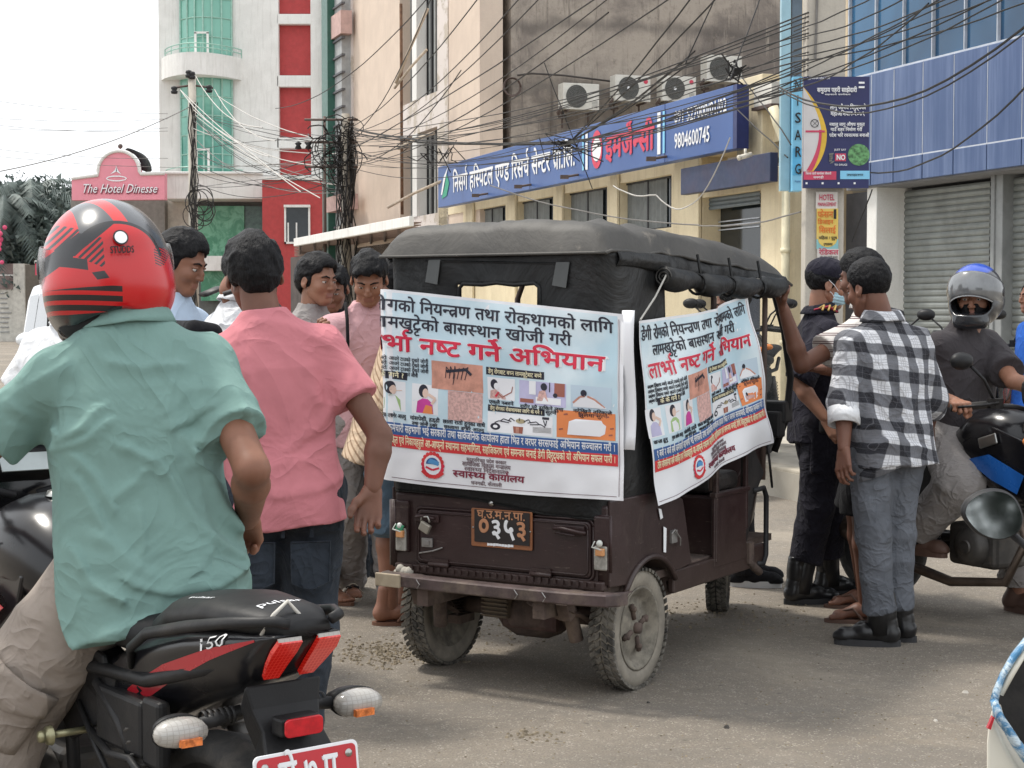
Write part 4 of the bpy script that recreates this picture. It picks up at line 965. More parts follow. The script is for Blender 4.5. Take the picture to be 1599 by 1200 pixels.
# ------------------------------------------------------------------ overhead cables
def cable_label(s, a, c, sag):     # say where each look-alike cable leaves and ends, by what it passes in the photograph
    def spot(x, y):
        if y < 0: return 'top edge ' + ('over the beige wall' if x < 750 else 'over the brown wall left half' if x < 900 else 'over the air conditioners' if x < 1150 else 'above the pole' if x < 1330 else 'above the blue glass')
        if x > 1560: return 'right edge'
        if 540 <= x < 600: return 'the wrapped pole ' + ('top' if y < 208 else 'under its top' if y < 220 else 'upper tangle' if y < 232 else 'mid tangle' if y < 246 else 'low tangle')
        if 1180 <= x < 1320: return 'the concrete pole ' + ('at frame top' if y < 25 else 'well above the board' if y < 50 else 'above the board' if y < 85 else 'just above the board' if y < 110 else 'beside the board' if y < 130 else 'lower beside the board')
        band = 'high' if y < 100 else 'mid' if y < 190 else 'low'
        return band + ' on ' + ('the sky' if x < 255 else 'the round pole' if x < 340 else 'the white building' if x < 500 else 'the wrapped pole' if x < 600 else 'the beige wall' if x < 750 else 'the signboard' if x < 1180 else 'the concrete pole' if x < 1320 else 'the blue cladding')
    sg = 'taut' if sag < .12 else 'slack' if sag > .45 else 'gently sagging'
    t = (sg + ' ' + s + ' from ' + spot(*a) + ' to ' + spot(*c)) if len(s.split()) < 5 else s; return ' '.join(t.split()[:16])
def cable(a, c, da, dc, sag, r=.010, mat=CABLE, label=None, g='overhead cables'):
    A = at(a[0], a[1], da); Cc = at(c[0], c[1], dc); n = 14; P = []
    for i in range(n + 1):
        t = i / n; p = A.lerp(Cc, t); p.z -= 4 * sag * t * (1 - t) + .02 * mnoise.noise(Vector((a[0] * .37 + t * 5, a[1] * .1, 0))); P.append(p)
    b = B(); b.tube(P, r * .8, 5, False); o = b.build('overhead_cable', mat, fix=False); tag(o, label and cable_label(label, a, c, sag), 'cable', g); return o
L1 = 'thin grey wire'
for y0, y1, k in ((150, 178, 0), (181, 186, 0), (190, 205, 0), (197, 200, 0), (226, 248, 0), (238, 262, 1)): cable((-60, y0), (262 + 60 * k, y1), 58, 66, .15, .012, CABLEG, L1)
cable((0, 268), (300, 165), 45, 60, .25, .02, CABLEG, 'thickest wire rising from the left edge to the round pole')
L2 = 'pale wire'
for (x0, y0), (x1, y1) in (((281, 140), (470, 300)), ((305, 118), (410, 200)), ((335, 140), (430, 220)), ((300, 170), (520, 262)), ((305, 190), (530, 290)), ((340, 150), (535, 225)), ((300, 200), (535, 240)), ((303, 178), (500, 310)), ((281, 140), (420, 245))): cable((x0, y0), (x1, y1), 60, 42, random.uniform(.1, .5), .018, CABLEW, L2)
L3 = 'dark wire'
rg = random.Random(21)
for k in range(20): cable((303 + rg.uniform(-4, 4), rg.uniform(165, 300)), (541 + rg.uniform(-6, 2), rg.uniform(190, 300)), 60, 41, rg.uniform(-.1, 1.0), rg.uniform(.009, .016), CABLE if k % 3 else CABLEG, L3)
L4 = 'steep dark cable'
for (x0, y0), (x1, y1), d1 in (((545, 215), (680, -20), 26), ((430, 170), (690, -30), 26), ((545, 200), (760, -20), 22), ((548, 205), (860, -60), 18), ((545, 230), (850, -10), 20), ((548, 222), (1000, -40), 16), ((560, 255), (720, 110), 30), ((545, 235), (1030, -70), 15), ((545, 250), (950, 20), 19), ((548, 260), (1130, -60), 14)):
    cable((x0, y0), (x1, y1), 41, d1, rg.uniform(.1, .5), rg.uniform(.009, .013), CABLE, L4)
L5 = 'long black cable'
for k, (y0, y1) in enumerate(((212, 20), (205, 45), (222, 60), (228, 82), (216, 92), (240, 102), (236, 120), (250, 128), (245, 110), (210, 34), (256, 70), (232, 135), (262, 95), (226, 140), (204, 52), (240, 26))):
    cable((546, y0), (1262, y1), 41, 15, rg.uniform(.2, .7), rg.uniform(.006, .010), CABLE, L5)
L6 = 'thick bundled cable'
for k in range(5): cable((548, 202 + rg.uniform(-4, 6)), (885 + rg.uniform(-8, 8), 222 + rg.uniform(-4, 6)), 41, 24, .15, .012, CABLE, L6); cable((885 + rg.uniform(-8, 8), 222 + rg.uniform(-5, 5)), (1250, 120 + rg.uniform(-14, 40)), 24, 15.2, rg.uniform(.02, .18), .008, CABLE, L6)
for (x1, y1) in ((1077, 0), (1125, -10), (1090, 88), (1075, 90), (1085, 80)): cable((890, 222), (x1, y1), 24, 18, .06, .012, CABLE, 'black cable rising steeply out of the bundle before the signboard')
L7 = 'black cable'
for k, (y0, y1, x1) in enumerate(((48, -90, 1500), (62, -60, 1520), (78, -40, 1560), (90, -30, 1620), (105, -70, 1640), (118, -20, 1500), (98, -10, 1640), (132, -50, 1640), (140, 6, 1450), (125, -5, 1570))):
    cable((1240, y0), (x1, y1), 15, 11, rg.uniform(.02, .12), .0075, CABLE, L7)
cable((1215, 135), (1640, 8), 15, 10, .36, .011, CABLE, 'double black cable sagging across the blue cladding, upper strand'); cable((1215, 140), (1640, 16), 15, 10, .38, .008, CABLE, 'double black cable sagging across the blue cladding, lower strand')
cable((1358, 268), (1640, 92), 15, 10, .22, .009, CABLE, 'single black cable drooping from the awareness board to the right edge')
for (a, c, d0, d1, s) in (((1190, -10), (1140, 125), 17, 16, .0), ((1120, -10), (1070, 100), 18, 18, 0), ((1155, 118), (1235, 225), 20, 16, -.02), ((850, 100), (925, 295), 23, 23, .0)): cable(a, c, d0, d1, s, .009, CABLE, 'short dark cable hanging steeply near the right end of the signboard')
cable((1140, 215), (1025, 305), 22, 23, .5, .012, CABLEW, 'pale wire loop hanging below the right half of the signboard'); cable((1025, 305), (958, 292), 23, 24, .06, .012, CABLEW, 'pale wire loop hanging below the right half of the signboard')
cable((765, 290), (1092, 352), 27, 21, .12, .012, CABLEG, 'thin grey wire running low across the cream windows'); cable((1092, 352), (1250, 332), 21, 15, .05, .010, CABLEG, 'thin grey wire running from the dark doorway to the concrete pole')
cable((1143, 165), (1230, 245), 22, 17, .0, .010, CABLE, 'black wire slanting down to the vertical sign')
cable((1362, 295), (1330, 380), 15, 15.1, .0, .008, CABLE, 'loose black wire hanging beside the white shop pillar')
b = B(); rg = random.Random(31)
for k in range(8):
    P = [at(rg.uniform(880, 895) if q == 0 else 888 + rg.uniform(-45, 45) * q / 3, 222 + rg.uniform(-18, 40) * q / 4, 24) for q in range(5)]; b.tube(P, .009, 4, False)
for k in range(12):
    P = [at(1152 + rg.uniform(-25, 25) * q / 3, 110 + rg.uniform(-25, 25) * q / 3, 16.5) for q in range(4)]; b.tube(P, .008, 4, False)
for k in range(10): 
    x = rg.uniform(620, 715); P = [at(x + rg.uniform(-25, 25) * q / 2, 240 + rg.uniform(-40, 34) * q / 3, 34) for q in range(4)]; b.tube(P, .011, 4, False)
tag(b.build('loose_cable_ends', CABLE), 'knots of loose cable ends on the overhead lines', kind='stuff')
# ================================================================== three wheeler
TO = (0.0851, 6.586, 0); TZ = R_(-31.5)
tk = thing('three_wheeler', 'dusty dark maroon three wheeler with black canvas hood, seen from its right rear corner', 'three wheeler', TO, TZ)
TM = Matrix.Translation(TO) @ Matrix.Rotation(TZ, 4, 'Z')
MAR = Mt('dusty dark maroon paint', .42, .1, .5)
_c = MAR.mix(MAR.noise(3, 5, .6).step(.3, .7), (.024, .0115, .0115), (.042, .021, .0205)); _c = MAR.mix(MAR.noise(2.2, 8, .75, dist=.4).step(.52, .72) * .7, _c, (.155, .12, .095))
_c = MAR.mix(MAR.z.step(.62, .30) * .22, _c, (.12, .09, .07)); _sc = MAR.noise(5, 5, .8, vec=MAR.vec(MAR.x * 2, MAR.y * 2, MAR.z * 22)).step(.60, .70)
_c = MAR.mix(_sc * .4, _c, (.27, .22, .18)); _c = MAR.mix(MAR.noise(30, 5, .8).step(.66, .74) * .5, _c, (.30, .25, .21)); MAR.color(_c).rough(MAR.noise(6, 5) * .4 + .22).bump(MAR.noise(9, 5) * .6 + MAR.noise(60, 3) * .15, .25, .012); MAR = MAR.m
DUSTM = M('dusty underbody metal', (.085, .06, .05), .9, var=.4, vs=9, bump=.5, bs=30, dirt=(.20, .15, .11), dirt_amt=.7, ds=6)
RUBBER = M('worn black rubber', (.028, .027, .026), .85, var=.3, vs=20, bump=.4, bs=80, dirt=(.13, .11, .09), dirt_amt=.5, ds=8)
DTYRE = Mt('dusty tyre', .92); _c = DTYRE.mix(DTYRE.noise(14, 6, .75).step(.35, .62), (.035, .034, .031), (.17, .155, .13)); DTYRE.color(_c).bump(DTYRE.noise(60, 4), .5, .006); DTYRE = DTYRE.m
DSIDE = M('mud dusted tyre wall', (.25, .225, .185), .95, var=.25, vs=9, bump=.4, bs=40, dirt=(.10, .09, .08), dirt_amt=.45, ds=10)
CHROME = M('dull chrome', (.42, .42, .40), .3, 1, var=.15); STEEL = M('scratched steel', (.28, .27, .26), .45, .7, var=.2)
CANV = Mt('black canvas hood', .48, 0, .28); _c = CANV.mix(CANV.noise(1.6, 6, .7).step(.35, .7), (.009, .010, .011), (.020, .020, .020)); _c = CANV.mix(CANV.noise(4, 7, .75).step(.56, .78) * .45, _c, (.06, .055, .05))
_n = CANV.noise(3.0, 5, .6, dist=.6); CANV.color(_c).rough(CANV.noise(8, 4) * .3 + .33).bump(_n * 1.2 + CANV.noise(1.3, 3, .5, dist=1.5) * 1.5, .6, .04); CANV = CANV.m
CANVT = Mt('dust faded canvas top', .6, 0, .45); _c = CANVT.mix(CANVT.noise(2, 6, .7).step(.35, .7), (.038, .036, .033), (.070, .065, .058)); _c = CANVT.mix(CANVT.noise(5, 7, .8).step(.6, .8) * .6, _c, (.26, .23, .19)); CANVT.color(_c).bump(CANVT.noise(4, 5, .6, dist=.6), .3, .03); CANVT = CANVT.m
# --- body
b = B()
b.box((.015, -.285, .585), (.95, .03, .30)); b.build('rear_wall', MAR, tk, bev=.012)
def rr(x0, x1, z0, z1, r, n=5):
    P = []
    for cx, cz, a in ((x1 - r, z1 - r, 0), (x0 + r, z1 - r, 90), (x0 + r, z0 + r, 180), (x1 - r, z0 + r, 270)):
        P += [(cx + r * math.cos(R_(a + 90 * i / n)), cz + r * math.sin(R_(a + 90 * i / n))) for i in range(n + 1)]
    return P
b = B(); b.prism(rr(-.345, .432, .462, .672, .02), (0, -.302, 0), (1, 0, 0), (0, 0, 1), .012); tg = b.build('tailgate', MAR, tk, bev=.006)
b = B(); P = rr(-.352, .439, .455, .679, .024); b.tube([(x, -.305, z) for x, z in P + P[:1]], .0055, 6); b.build('tailgate_rim', MAR, tg)
b = B(); P = rr(-.335, .422, .474, .662, .02); b.tube([(x, -.317, z) for x, z in P + P[:1]], .0035, 6); b.build('pressed_rib', MAR, tg)
for x in (-.235, .225):
    b = B(); b.cyl((x - .045, -.325, .462), (x + .045, -.325, .462), .010, 8); b.box((x, -.320, .470), (.085, .008, .03)); b.build('hinge', MAR, tg)
b = B(); b.box((-.29, -.322, .640), (.11, .010, .030)); b.tube([(-.335, -.335, .645), (-.30, -.345, .65), (-.25, -.335, .642)], .007, 6); b.build('hasp', MAR, tg, bev=.003)
b = B(); b.box((-.285, -.345, .607), (.048, .018, .038), (0, .45, 0)); b.build('padlock', M('worn brass padlock', (.34, .32, .27), .4, .6), tg, bev=.005)
b = B(); b.tube([(-.305, -.345, .618), (-.300, -.345, .647), (-.272, -.345, .650), (-.262, -.345, .628)], .0045, 6); b.build('shackle', CHROME, tg)
b = B(); b.box((.345, -.32, .637), (.13, .012, .034)); b.tube([(.285, -.335, .642), (.33, -.35, .646), (.40, -.35, .636), (.42, -.332, .632)], .008, 6); b.tube([(.30, -.338, .628), (.38, -.345, .622)], .005, 6); b.build('latch_handle', MAR, tg, bev=.003)
b = B(); b.box((-.29, -.322, .545), (.05, .01, .035)); b.box((-.29, -.329, .545), (.026, .006, .018)); b.tube([(-.33, -.32, .50), (-.26, -.328, .515), (-.22, -.32, .53)], .004, 5); b.build('dented_lock_plate', STEEL, tg, bev=.002)
b = B(); b.box((.02, -.300, .437), (.93, .05, .035)); b.box((.02, -.295, .412), (.86, .03, .03)); b.build('lower_sill', MAR, tk, bev=.006)
b = B()
for i in range(26):
    x = -.36 + .81 * i / 25; b.box((x, -.331, .443), (.012, .004, .02))
b.build('sill_ridge', MAR, tk)
# number plate
pt = B(); pt.prism(rr(-.085, .187, .548, .694, .006), (0, -.318, 0), (1, 0, 0), (0, 0, 1), .006); pl_ = pt.build('number_plate', M('orange brown plate paint', (.30, .115, .045), .5, var=.15, dirt=(.12, .06, .04), ds=14), tk, bev=.002)
b = B(); b.prism(rr(-.068, .178, .566, .690, .004), (0, -.3255, 0), (1, 0, 0), (0, 0, 1), .002); b.build('plate_field', M('black plate paint', (.018, .013, .012), .5), pl_)
tmap = lambda u, v: Vector((u, -.3285, v))
text('lettering', 'घ.उ.म.न.पा.', tmap, -.055, .660, .215, .045, M('faded orange figures', (.52, .25, .13), .6), pl_, .02)
text('lettering', '०', tmap, -.052, .590, .055, .125, M('faded orange figures', (0, 0, 0)), pl_, .03); text('lettering', '३', tmap, .005, .590, .052, .100, SWHITE, pl_, .035)
text('lettering', '५', tmap, .060, .590, .052, .105, SWHITE, pl_, .035); text('lettering', '३', tmap, .115, .590, .055, .100, M('faded orange figures', (0, 0, 0)), pl_, .03)
b = B(); rg = random.Random(4)
for k in range(9): x = -.01 + .013 * k; b.add([(x, -.327, .553 + rg.uniform(0, .004)), (x + .013, -.327, .556), (x + .012, -.327, .566 + rg.uniform(-.003, .004)), (x, -.327, .565)], [(0, 1, 2, 3)])
b.build('torn_sticker', SWHITE, pl_)
for x in (-.075, .18): b = B(); b.ball((x, -.326, .62), (.004, .003, .004), 8, 5); b.build('screw', CHROME, pl_)
# tail lamps
for s, x in ((-1, -.415), (1, .478)):
    b = B(); w = .062 if s < 0 else .068; zc = .60 if s < 0 else .595
    b.box((x, -.308, zc), (w, .02, .205)); hs = b.build('lamp_housing', MAR, tk, bev=.008)
    b = B(); b.box((x, -.322, zc - .052), (w * .8, .012, .09)); b.build('clear_lens', M('scratched clear lens', (.30, .29, .26), .2, var=.3, vs=30), hs, bev=.01)
    b = B(); b.box((x + .004, -.334, zc - .028), (.034, .018, .028)); b.build('amber_lens', M('amber lens chip', (.62, .30, .13), .25, var=.2), hs, bev=.004)
    b = B(); b.ball((x + .002, -.335, zc + .004), (.013, .012, .013), 8, 6); b.tube([(x - .02, -.33, zc + .01), (x - .025, -.345, zc - .01), (x + .018, -.34, zc - .02)], .003, 5); b.build('bulb', M('glass bulb', (.6, .62, .58), .15), hs)
    if s < 0: b = B(); b.box((x + .004, -.336, zc - .002), (.03, .012, .02), (0, .3, .2)); b.build('green_chip', M('green reflector chip', (.05, .28, .15), .3), hs)
    b = B(); b.tube([(x + s * .036, -.31, .49), (x + s * .036, -.312, .70)], .006, 6); b.build('trim', MAR, tk)
# side walls with wheel arch
AC = (.045, .245); AR = .262
for s in (-1, 1):
    poly = [(-.285, .43), (-.285, .75), (.20, .75), (.33, .70), (.345, .665), (.415, .43), (.30, .42)] if s > 0 else [(-.285, .43), (-.285, .75), (.95, .75), (1.0, .43), (.30, .42)]
    ar = [(AC[0] + AR * math.cos(R_(a)), AC[1] + AR * math.sin(R_(a))) for a in range(42, 146, 8)]
    P = poly + ar; b = B(); b.prism(P if s > 0 else P, (s * .485, 0, 0), (0, 1, 0), (0, 0, 1), .012 if s > 0 else .012); b.build('side_panel', MAR, tk, bev=.005)
    b = B(); b.tube([(s * .50, y, z) for y, z in [(AC[0] + (AR - .003) * math.cos(R_(a)), AC[1] + (AR - .003) * math.sin(R_(a))) for a in range(34, 152, 7)]], .012, 8); b.build('wheel_arch', MAR, tk)
    b = B(); b.tube([(s * .47, -.285, .44), (s * .47, -.285, .70)], .022, 10); b.build('corner_post', MAR, tk)
    b = B(); n = 12; V = []
    for a in range(30, 156, 9): V += [Vector((s * .49, AC[0] + AR * math.cos(R_(a)), AC[1] + AR * math.sin(R_(a)))), Vector((s * .33, AC[0] + AR * math.cos(R_(a)), AC[1] + AR * math.sin(R_(a))))]
    b.add(V, [(2 * i, 2 * i + 1, 2 * i + 3, 2 * i + 2) for i in range(len(V) // 2 - 1)], True); b.build('inner_mudguard', DUSTM, tk)
# white tape strips, small plate on the right rear side
b = B(); b.add([(.503, .10, .685), (.503, .125, .68), (.503, .140, .645), (.503, .118, .64)], [(0, 1, 2, 3)]); b.add([(.503, .145, .61), (.503, .172, .60), (.503, .168, .505), (.503, .146, .51)], [(0, 1, 2, 3)]); b.build('white_tape', SWHITE, tk)
b = B(); b.box((.502, .235, .56), (.012, .05, .05)); b.tube([(.51, .20, .575), (.515, .22, .59), (.515, .27, .55), (.51, .28, .52)], .004, 5); b.build('side_latch', STEEL, tk, bev=.004)
# floor, frame rails, driver box
b = B(); b.box((0, .42, .415), (.94, 1.40, .03)); b.build('floor', DUSTM, tk)
b = B(); b.box((.478, .72, .375), (.03, .92, .095)); b.box((-.478, .72, .375), (.03, .92, .095)); b.build('sill_rail', MAR, tk, bev=.008)
b = B()
for x in (-.26, .26): b.box((x, .55, .345), (.05, 1.9, .07))
for y in (.3, .75, 1.15): b.box((0, y, .345), (.9, .05, .06))
b.build('chassis_frame', DUSTM, tk)
b = B(); b.box((.30, .82, .55), (.36, .32, .25)); b.box((-.30, .82, .55), (.36, .32, .25)); b.box((0, .80, .55), (.3, .28, .25)); b.build('seat_box', MAR, tk, bev=.01)
b = B(); b.box((.489, .80, .53), (.014, .33, .30)); b.box((.489, .66, .80), (.022, .025, .8)); b.box((.489, .965, .76), (.02, .022, .5)); b.box((.489, .81, .683), (.03, .36, .02)); b.build('door_post', MAR, tk, bev=.004)
SEATM = M('cracked black seat vinyl', (.022, .02, .02), .5, var=.3, bump=.4, bs=25, dirt=(.09, .07, .06), ds=8)
b = B(); b.box((0, .10, .72), (.90, .40, .09)); b.box((0, -.16, .98), (.88, .09, .45)); b.build('rear_bench', SEATM, tk, bev=.025, seg=3)
b = B(); b.box((0, .84, .72), (.90, .30, .08)); b.box((0, .70, .98), (.86, .06, .35), (-.1, 0, 0)); b.build('front_bench', SEATM, tk, bev=.025, seg=3)
b = B(); b.box((0, -.10, .58), (.9, .3, .25)); b.build('engine_cover', MAR, tk)
# hoop frame
for y, zt in ((-.27, 1.63), (.66, 1.63), (1.20, 1.60)):
    b = B(); b.tube([(-.47, y, .7), (-.475, y, 1.50), (-.42, y, zt), (0, y, zt + .09), (.42, y, zt), (.475, y, 1.50), (.47, y, .7)], .013, 8); b.build('hood_hoop', STEEL if 0 else IRON, tk)
# front shell, windscreen, steering
b = B(); rings = []
for z, hw_, y0, y1 in ((.30, .20, 1.30, 1.66), (.45, .30, 1.16, 1.78), (.70, .35, 1.20, 1.74), (.92, .40, 1.36, 1.66), (.97, .41, 1.45, 1.62)):
    rings.append([Vector((-hw_, y0, z)), Vector((-hw_ * .98, (y0 + y1) / 2, z)), Vector((-hw_ * .6, y1, z)), Vector((0, y1 + .04, z)), Vector((hw_ * .6, y1, z)), Vector((hw_ * .98, (y0 + y1) / 2, z)), Vector((hw_, y0, z))])
b.loft(rings); b.build('front_shell', MAR, tk, bev=.01)
b = B(); b.box((0, 1.22, .42), (.86, .36, .03)); b.build('driver_floor', DUSTM, tk)
WSF = [(.47, 1.27, 1.60), (.485, 1.40, 1.36), (.48, 1.49, 1.14), (.45, 1.52, .96), (.40, 1.50, .80)]
for s in (-1, 1): b = B(); b.tube([(s * x, y, z) for x, y, z in WSF], .017, 8); b.build('windscreen_post', BLACK, tk)
b = B(); b.tube([(-.47, 1.27, 1.60), (.47, 1.27, 1.60)], .015, 8); b.tube([(-.45, 1.52, .96), (.45, 1.52, .96)], .022, 8); b.build('windscreen_rail', BLACK, tk)
gl = bpy.data.materials.new('clear windscreen film'); gl.use_nodes = True; _g = gl.node_tree.nodes['Principled BSDF']; _g.inputs['Roughness'].default_value = .12; _g.inputs['Alpha'].default_value = .22; _g.inputs['Base Color'].default_value = (.35, .40, .42, 1)
b = B(); b.add([(-.46, 1.28, 1.59), (.46, 1.28, 1.59), (.475, 1.49, 1.14), (-.475, 1.49, 1.14), (.445, 1.52, .97), (-.445, 1.52, .97)], [(0, 1, 2, 3), (3, 2, 4, 5)]); b.build('windscreen', gl, tk)
b = B(); b.box((.33, 1.50, .985), (.28, .10, .10)); b.box((.42, 1.45, .93), (.08, .08, .12)); b.build('dashboard', BLACK, tk, bev=.01)
b = B(); b.tube([(-.30, 1.22, 1.0), (-.15, 1.32, 1.02), (0, 1.38, .98), (.15, 1.32, 1.02), (.30, 1.22, 1.0)], .012, 8); b.cyl((0, 1.38, .98), (0, 1.62, .4), .02, 8); b.build('handlebar', BLACK, tk)
b = B()   # tubular leg guard and flapping black side curtain at the front right
b.tube([(.49, 1.05, .665), (.50, 1.14, .67), (.50, 1.17, .63), (.50, 1.17, .37), (.50, 1.14, .335), (.49, 1.09, .34)], .012, 8); b.build('side_guard', BLACK, tk)
b = B(); b.add([(.47, .97, 1.0), (.48, 1.05, .86), (.50, 1.13, .74), (.485, 1.06, .64), (.47, 1.02, .45), (.47, .97, .45)], [(0, 1, 2, 3, 4, 5)]); b.build('side_curtain', SEATM, tk, solid=.012)
b = B(); b.cyl((.49, 1.0, .36), (.49, 1.12, .30), .018, 8); b.box((.49, 1.0, .40), (.03, .05, .09)); b.build('step_bracket', DUSTM, tk)
b = B(); b.tube([(.49, 1.20, .88), (.49, 1.26, .66)], .006, 6); b.build('stay_rod', BLACK, tk)
# --- wheels
def wheel(cx, cy, r, w, side, dusty=True, steer=0):
    b = B(); prof = [(r * .66, -w * .36), (r * .70, -w * .47), (r * .84, -w * .53), (r * .95, -w * .48), (r * .985, -w * .30), (r * .99, 0), (r * .985, w * .30), (r * .95, w * .48), (r * .84, w * .53), (r * .70, w * .47), (r * .66, w * .36)]
    b.m = 0; b.lathe(prof, (cx, cy, r), (1, 0, 0), 48)
    for i in range(48):
        a = 2 * math.pi * i / 48; u = Vector((0, math.cos(a), math.sin(a))); t = Vector((0, -math.sin(a), math.cos(a))); b.m = 1
        for x, dx, ln in ((-w * .44, -.1, .42), (w * .44, .1, .42), (-w * .16, .2, .36), (w * .16, -.2, .36)):
            c = Vector((cx + x, cy, r)) + u * (r * (.968 if abs(x) > w * .3 else .995) + .001) + t * (r * .05 if dx * x > 0 else 0); X_ = Vector((1, dx * 2, 0)).normalized()
            e = [Vector((1, 0, 0)) * (w * ln * .33) + t * (r * .035 * (1 if x > 0 else -1)), t * (r * .042), u * .006]
            V = [c + e[0] * sx_ + e[1] * sy_ + e[2] * sz_ for sz_ in (-1, 1) for sy_ in (-1, 1) for sx_ in (-1, 1)]; b.add(V, [(0, 2, 3, 1), (4, 5, 7, 6), (0, 1, 5, 4), (2, 6, 7, 3), (0, 4, 6, 2), (1, 3, 7, 5)])
    w_ = b.build('wheel', [DSIDE if dusty else RUBBER, DTYRE], tk)
    b = B(); s = side
    b.lathe([(r * .69, s * w * .45), (r * .70, s * w * .50), (r * .66, s * w * .50), (r * .63, s * w * .36), (r * .57, s * w * .30), (r * .54, s * w * .12), (r * .44, s * w * .10), (r * .30, s * w * .22), (r * .14, s * w * .24), (r * .12, s * w * .30), (0, s * w * .30)], (cx, cy, r), (1, 0, 0), 40)
    b.lathe([(r * .69, -s * w * .45), (r * .6, -s * w * .3), (r * .3, -s * w * .2), (0, -s * w * .2)], (cx, cy, r), (1, 0, 0), 30)
    RIMM = M('muddy steel rim', (.20, .18, .145), .85, .1, var=.3, vs=18, bump=.5, bs=50, dirt=(.06, .055, .05), dirt_amt=.7, ds=14); b.build('rim', RIMM, w_)
    b = B(); cc = Vector((cx, cy, r))
    for k in range(4):
        a = math.pi / 2 * k + .3; u = Vector((0, math.cos(a), math.sin(a))); t = Vector((0, -math.sin(a), math.cos(a)))
        b.tube([cc + u * r * .16 + Vector((s * w * .28, 0, 0)), cc + u * r * .42 + Vector((s * w * .28, 0, 0))], r * .045, 6); b.cyl(cc + u * r * .34 + Vector((s * w * .2, 0, 0)), cc + u * r * .34 + Vector((s * w * .42, 0, 0)), r * .05, 6)
    b.cyl(cc + Vector((s * w * .2, 0, 0)), cc + Vector((s * w * .5, 0, 0)), r * .095, 10); b.build('hub', DUSTM, w_)
    if steer: w_.rotation_euler = (0, 0, steer)
    return w_
wheel(.43, 0, .232, .092, 1); wheel(-.43, 0, .232, .092, -1)
fw = wheel(0, 0, .21, .085, 1, False, R_(21)); fw.location = (0.03, 1.70, 0)
b = B(); b.tube([(.03, 1.70, .21), (.03, 1.66, .5), (.02, 1.60, .8)], .03, 8); b.box((.03, 1.70, .47), (.14, .34, .03)); b.build('front_fork', DUSTM, tk)
# --- axle, differential, leaf springs
b = B(); b.cyl((-.38, 0, .26), (.38, 0, .26), .038, 14); b.lathe([(.04, -.16), (.075, -.12), (.10, -.06), (.10, .06), (.075, .12), (.04, .16)], (.02, -.02, .255), (1, 0, 0), 16); b.build('axle', DUSTM, tk)
b = B(); b.box((-.09, -.06, .30), (.11, .16, .12))
for k in range(7): b.box((-.09, -.145, .25 + .016 * k), (.12, .02, .007))
b.build('ribbed_motor', M('rusty ribbed casing', (.13, .10, .07), .8, var=.3, bump=.3), tk, bev=.008)
b = B(); b.box((.04, -.04, .245), (.26, .14, .10)); b.build('gear_housing', M('maroon brown casing', (.07, .035, .03), .7, var=.3, dirt=(.15, .11, .08), ds=10), tk, bev=.02)
for s in (-1, 1):
    x = s * .33
    b = B()
    for k in range(5): L_ = .34 - .05 * k; b.tube([(x, -L_ * .95, .315 - .012 * k + .02), (x, -L_ * .5, .285 - .013 * k), (x, 0, .272 - .014 * k), (x, L_ * .5, .285 - .013 * k), (x, L_ * .95, .33 - .012 * k)], .024, 4, flat=.28, up=(0, 0, 1))
    b.build('leaf_spring', DUSTM, tk)
    b = B(); b.box((x, -.02, .20), (.06, .11, .035)); b.box((x - .01, -.30, .335), (.05, .05, .07), (.4, 0, 0)); b.tube([(x, -.05, .18), (x, -.05, .30), (x, .03, .30), (x, .03, .18)], .008, 6); b.cyl((x - s * .02, -.20, .20), (x - s * .04, -.24, .36), .028, 10); b.build('spring_clamp', DUSTM, tk, bev=.004)
b = B(); b.tube([(.10, -.2, .33), (.2, -.25, .31), (.3, -.26, .29)], .012, 8); b.build('exhaust_pipe', DUSTM, tk)
# --- bumper
b = B(); P = [(-.465, -.385), (-.44, -.405), (-.2, -.425), (.1, -.43), (.40, -.42), (.54, -.395), (.575, -.35), (.58, -.31)]
V = []
for x, y in P: V += [Vector((x, y, .378)), Vector((x, y - .004, .383)), Vector((x, y - .004, .418)), Vector((x, y, .424)), Vector((x, y + .045, .426)), Vector((x, y + .045, .420)), Vector((x, y + .008, .418)), Vector((x, y + .008, .380))]
b.loft([V[8 * i:8 * i + 8] for i in range(len(P))], smooth=False); bp_ = b.build('bumper', Mt('x').m if 0 else M('chipped maroon bumper', (.085, .06, .058), .5, .2, var=.35, vs=12, bump=.3, bs=30, dirt=(.24, .19, .14), dirt_amt=.6, ds=9), tk)
b = B(); b.box((-.408, -.4215, .401), (.12, .012, .052), (0, 0, -.03)); b.build('bumper_end', M('bare cream primer', (.42, .35, .25), .7, var=.15, dirt=(.2, .15, .1), ds=10), bp_, bev=.004)
b = B()
for x in (-.26, .18, .30): b.tube([(x, -.437, .383), (x + .012, -.438, .400), (x - .004, -.437, .418)], .002, 4)
b.build('weld_bead', STEEL, bp_)
for x in (-.33, .38): b = B(); b.box((x, -.345, .40), (.05, .11, .04)); b.build('bumper_bracket', DUSTM, tk, bev=.004)
b = B(); rg = random.Random(5)
for k in range(7): b.ball((-.40 + rg.uniform(-.03, .03), -.33, .405 + rg.uniform(-.02, .03)), rg.uniform(.012, .024), 6, 5)
b.build('rag_knot', M('dirty pale rag', (.45, .42, .36), .9, var=.2), tk)
# --- canvas hood
def hx(z): return .475 + .015 * math.sin((z - .7) * 3)
def wr(a, b_, c=0): return mnoise.noise(Vector((a, b_, c)))
def canv_w(u, z): return .012 * wr(u * 5, z * 2.2, 1) + .007 * wr(u * 11, z * 4, 2) + .006 * math.sin(8 * u + 3 * wr(u, z * 2)) * max(0, (z - 1.2)) * 2
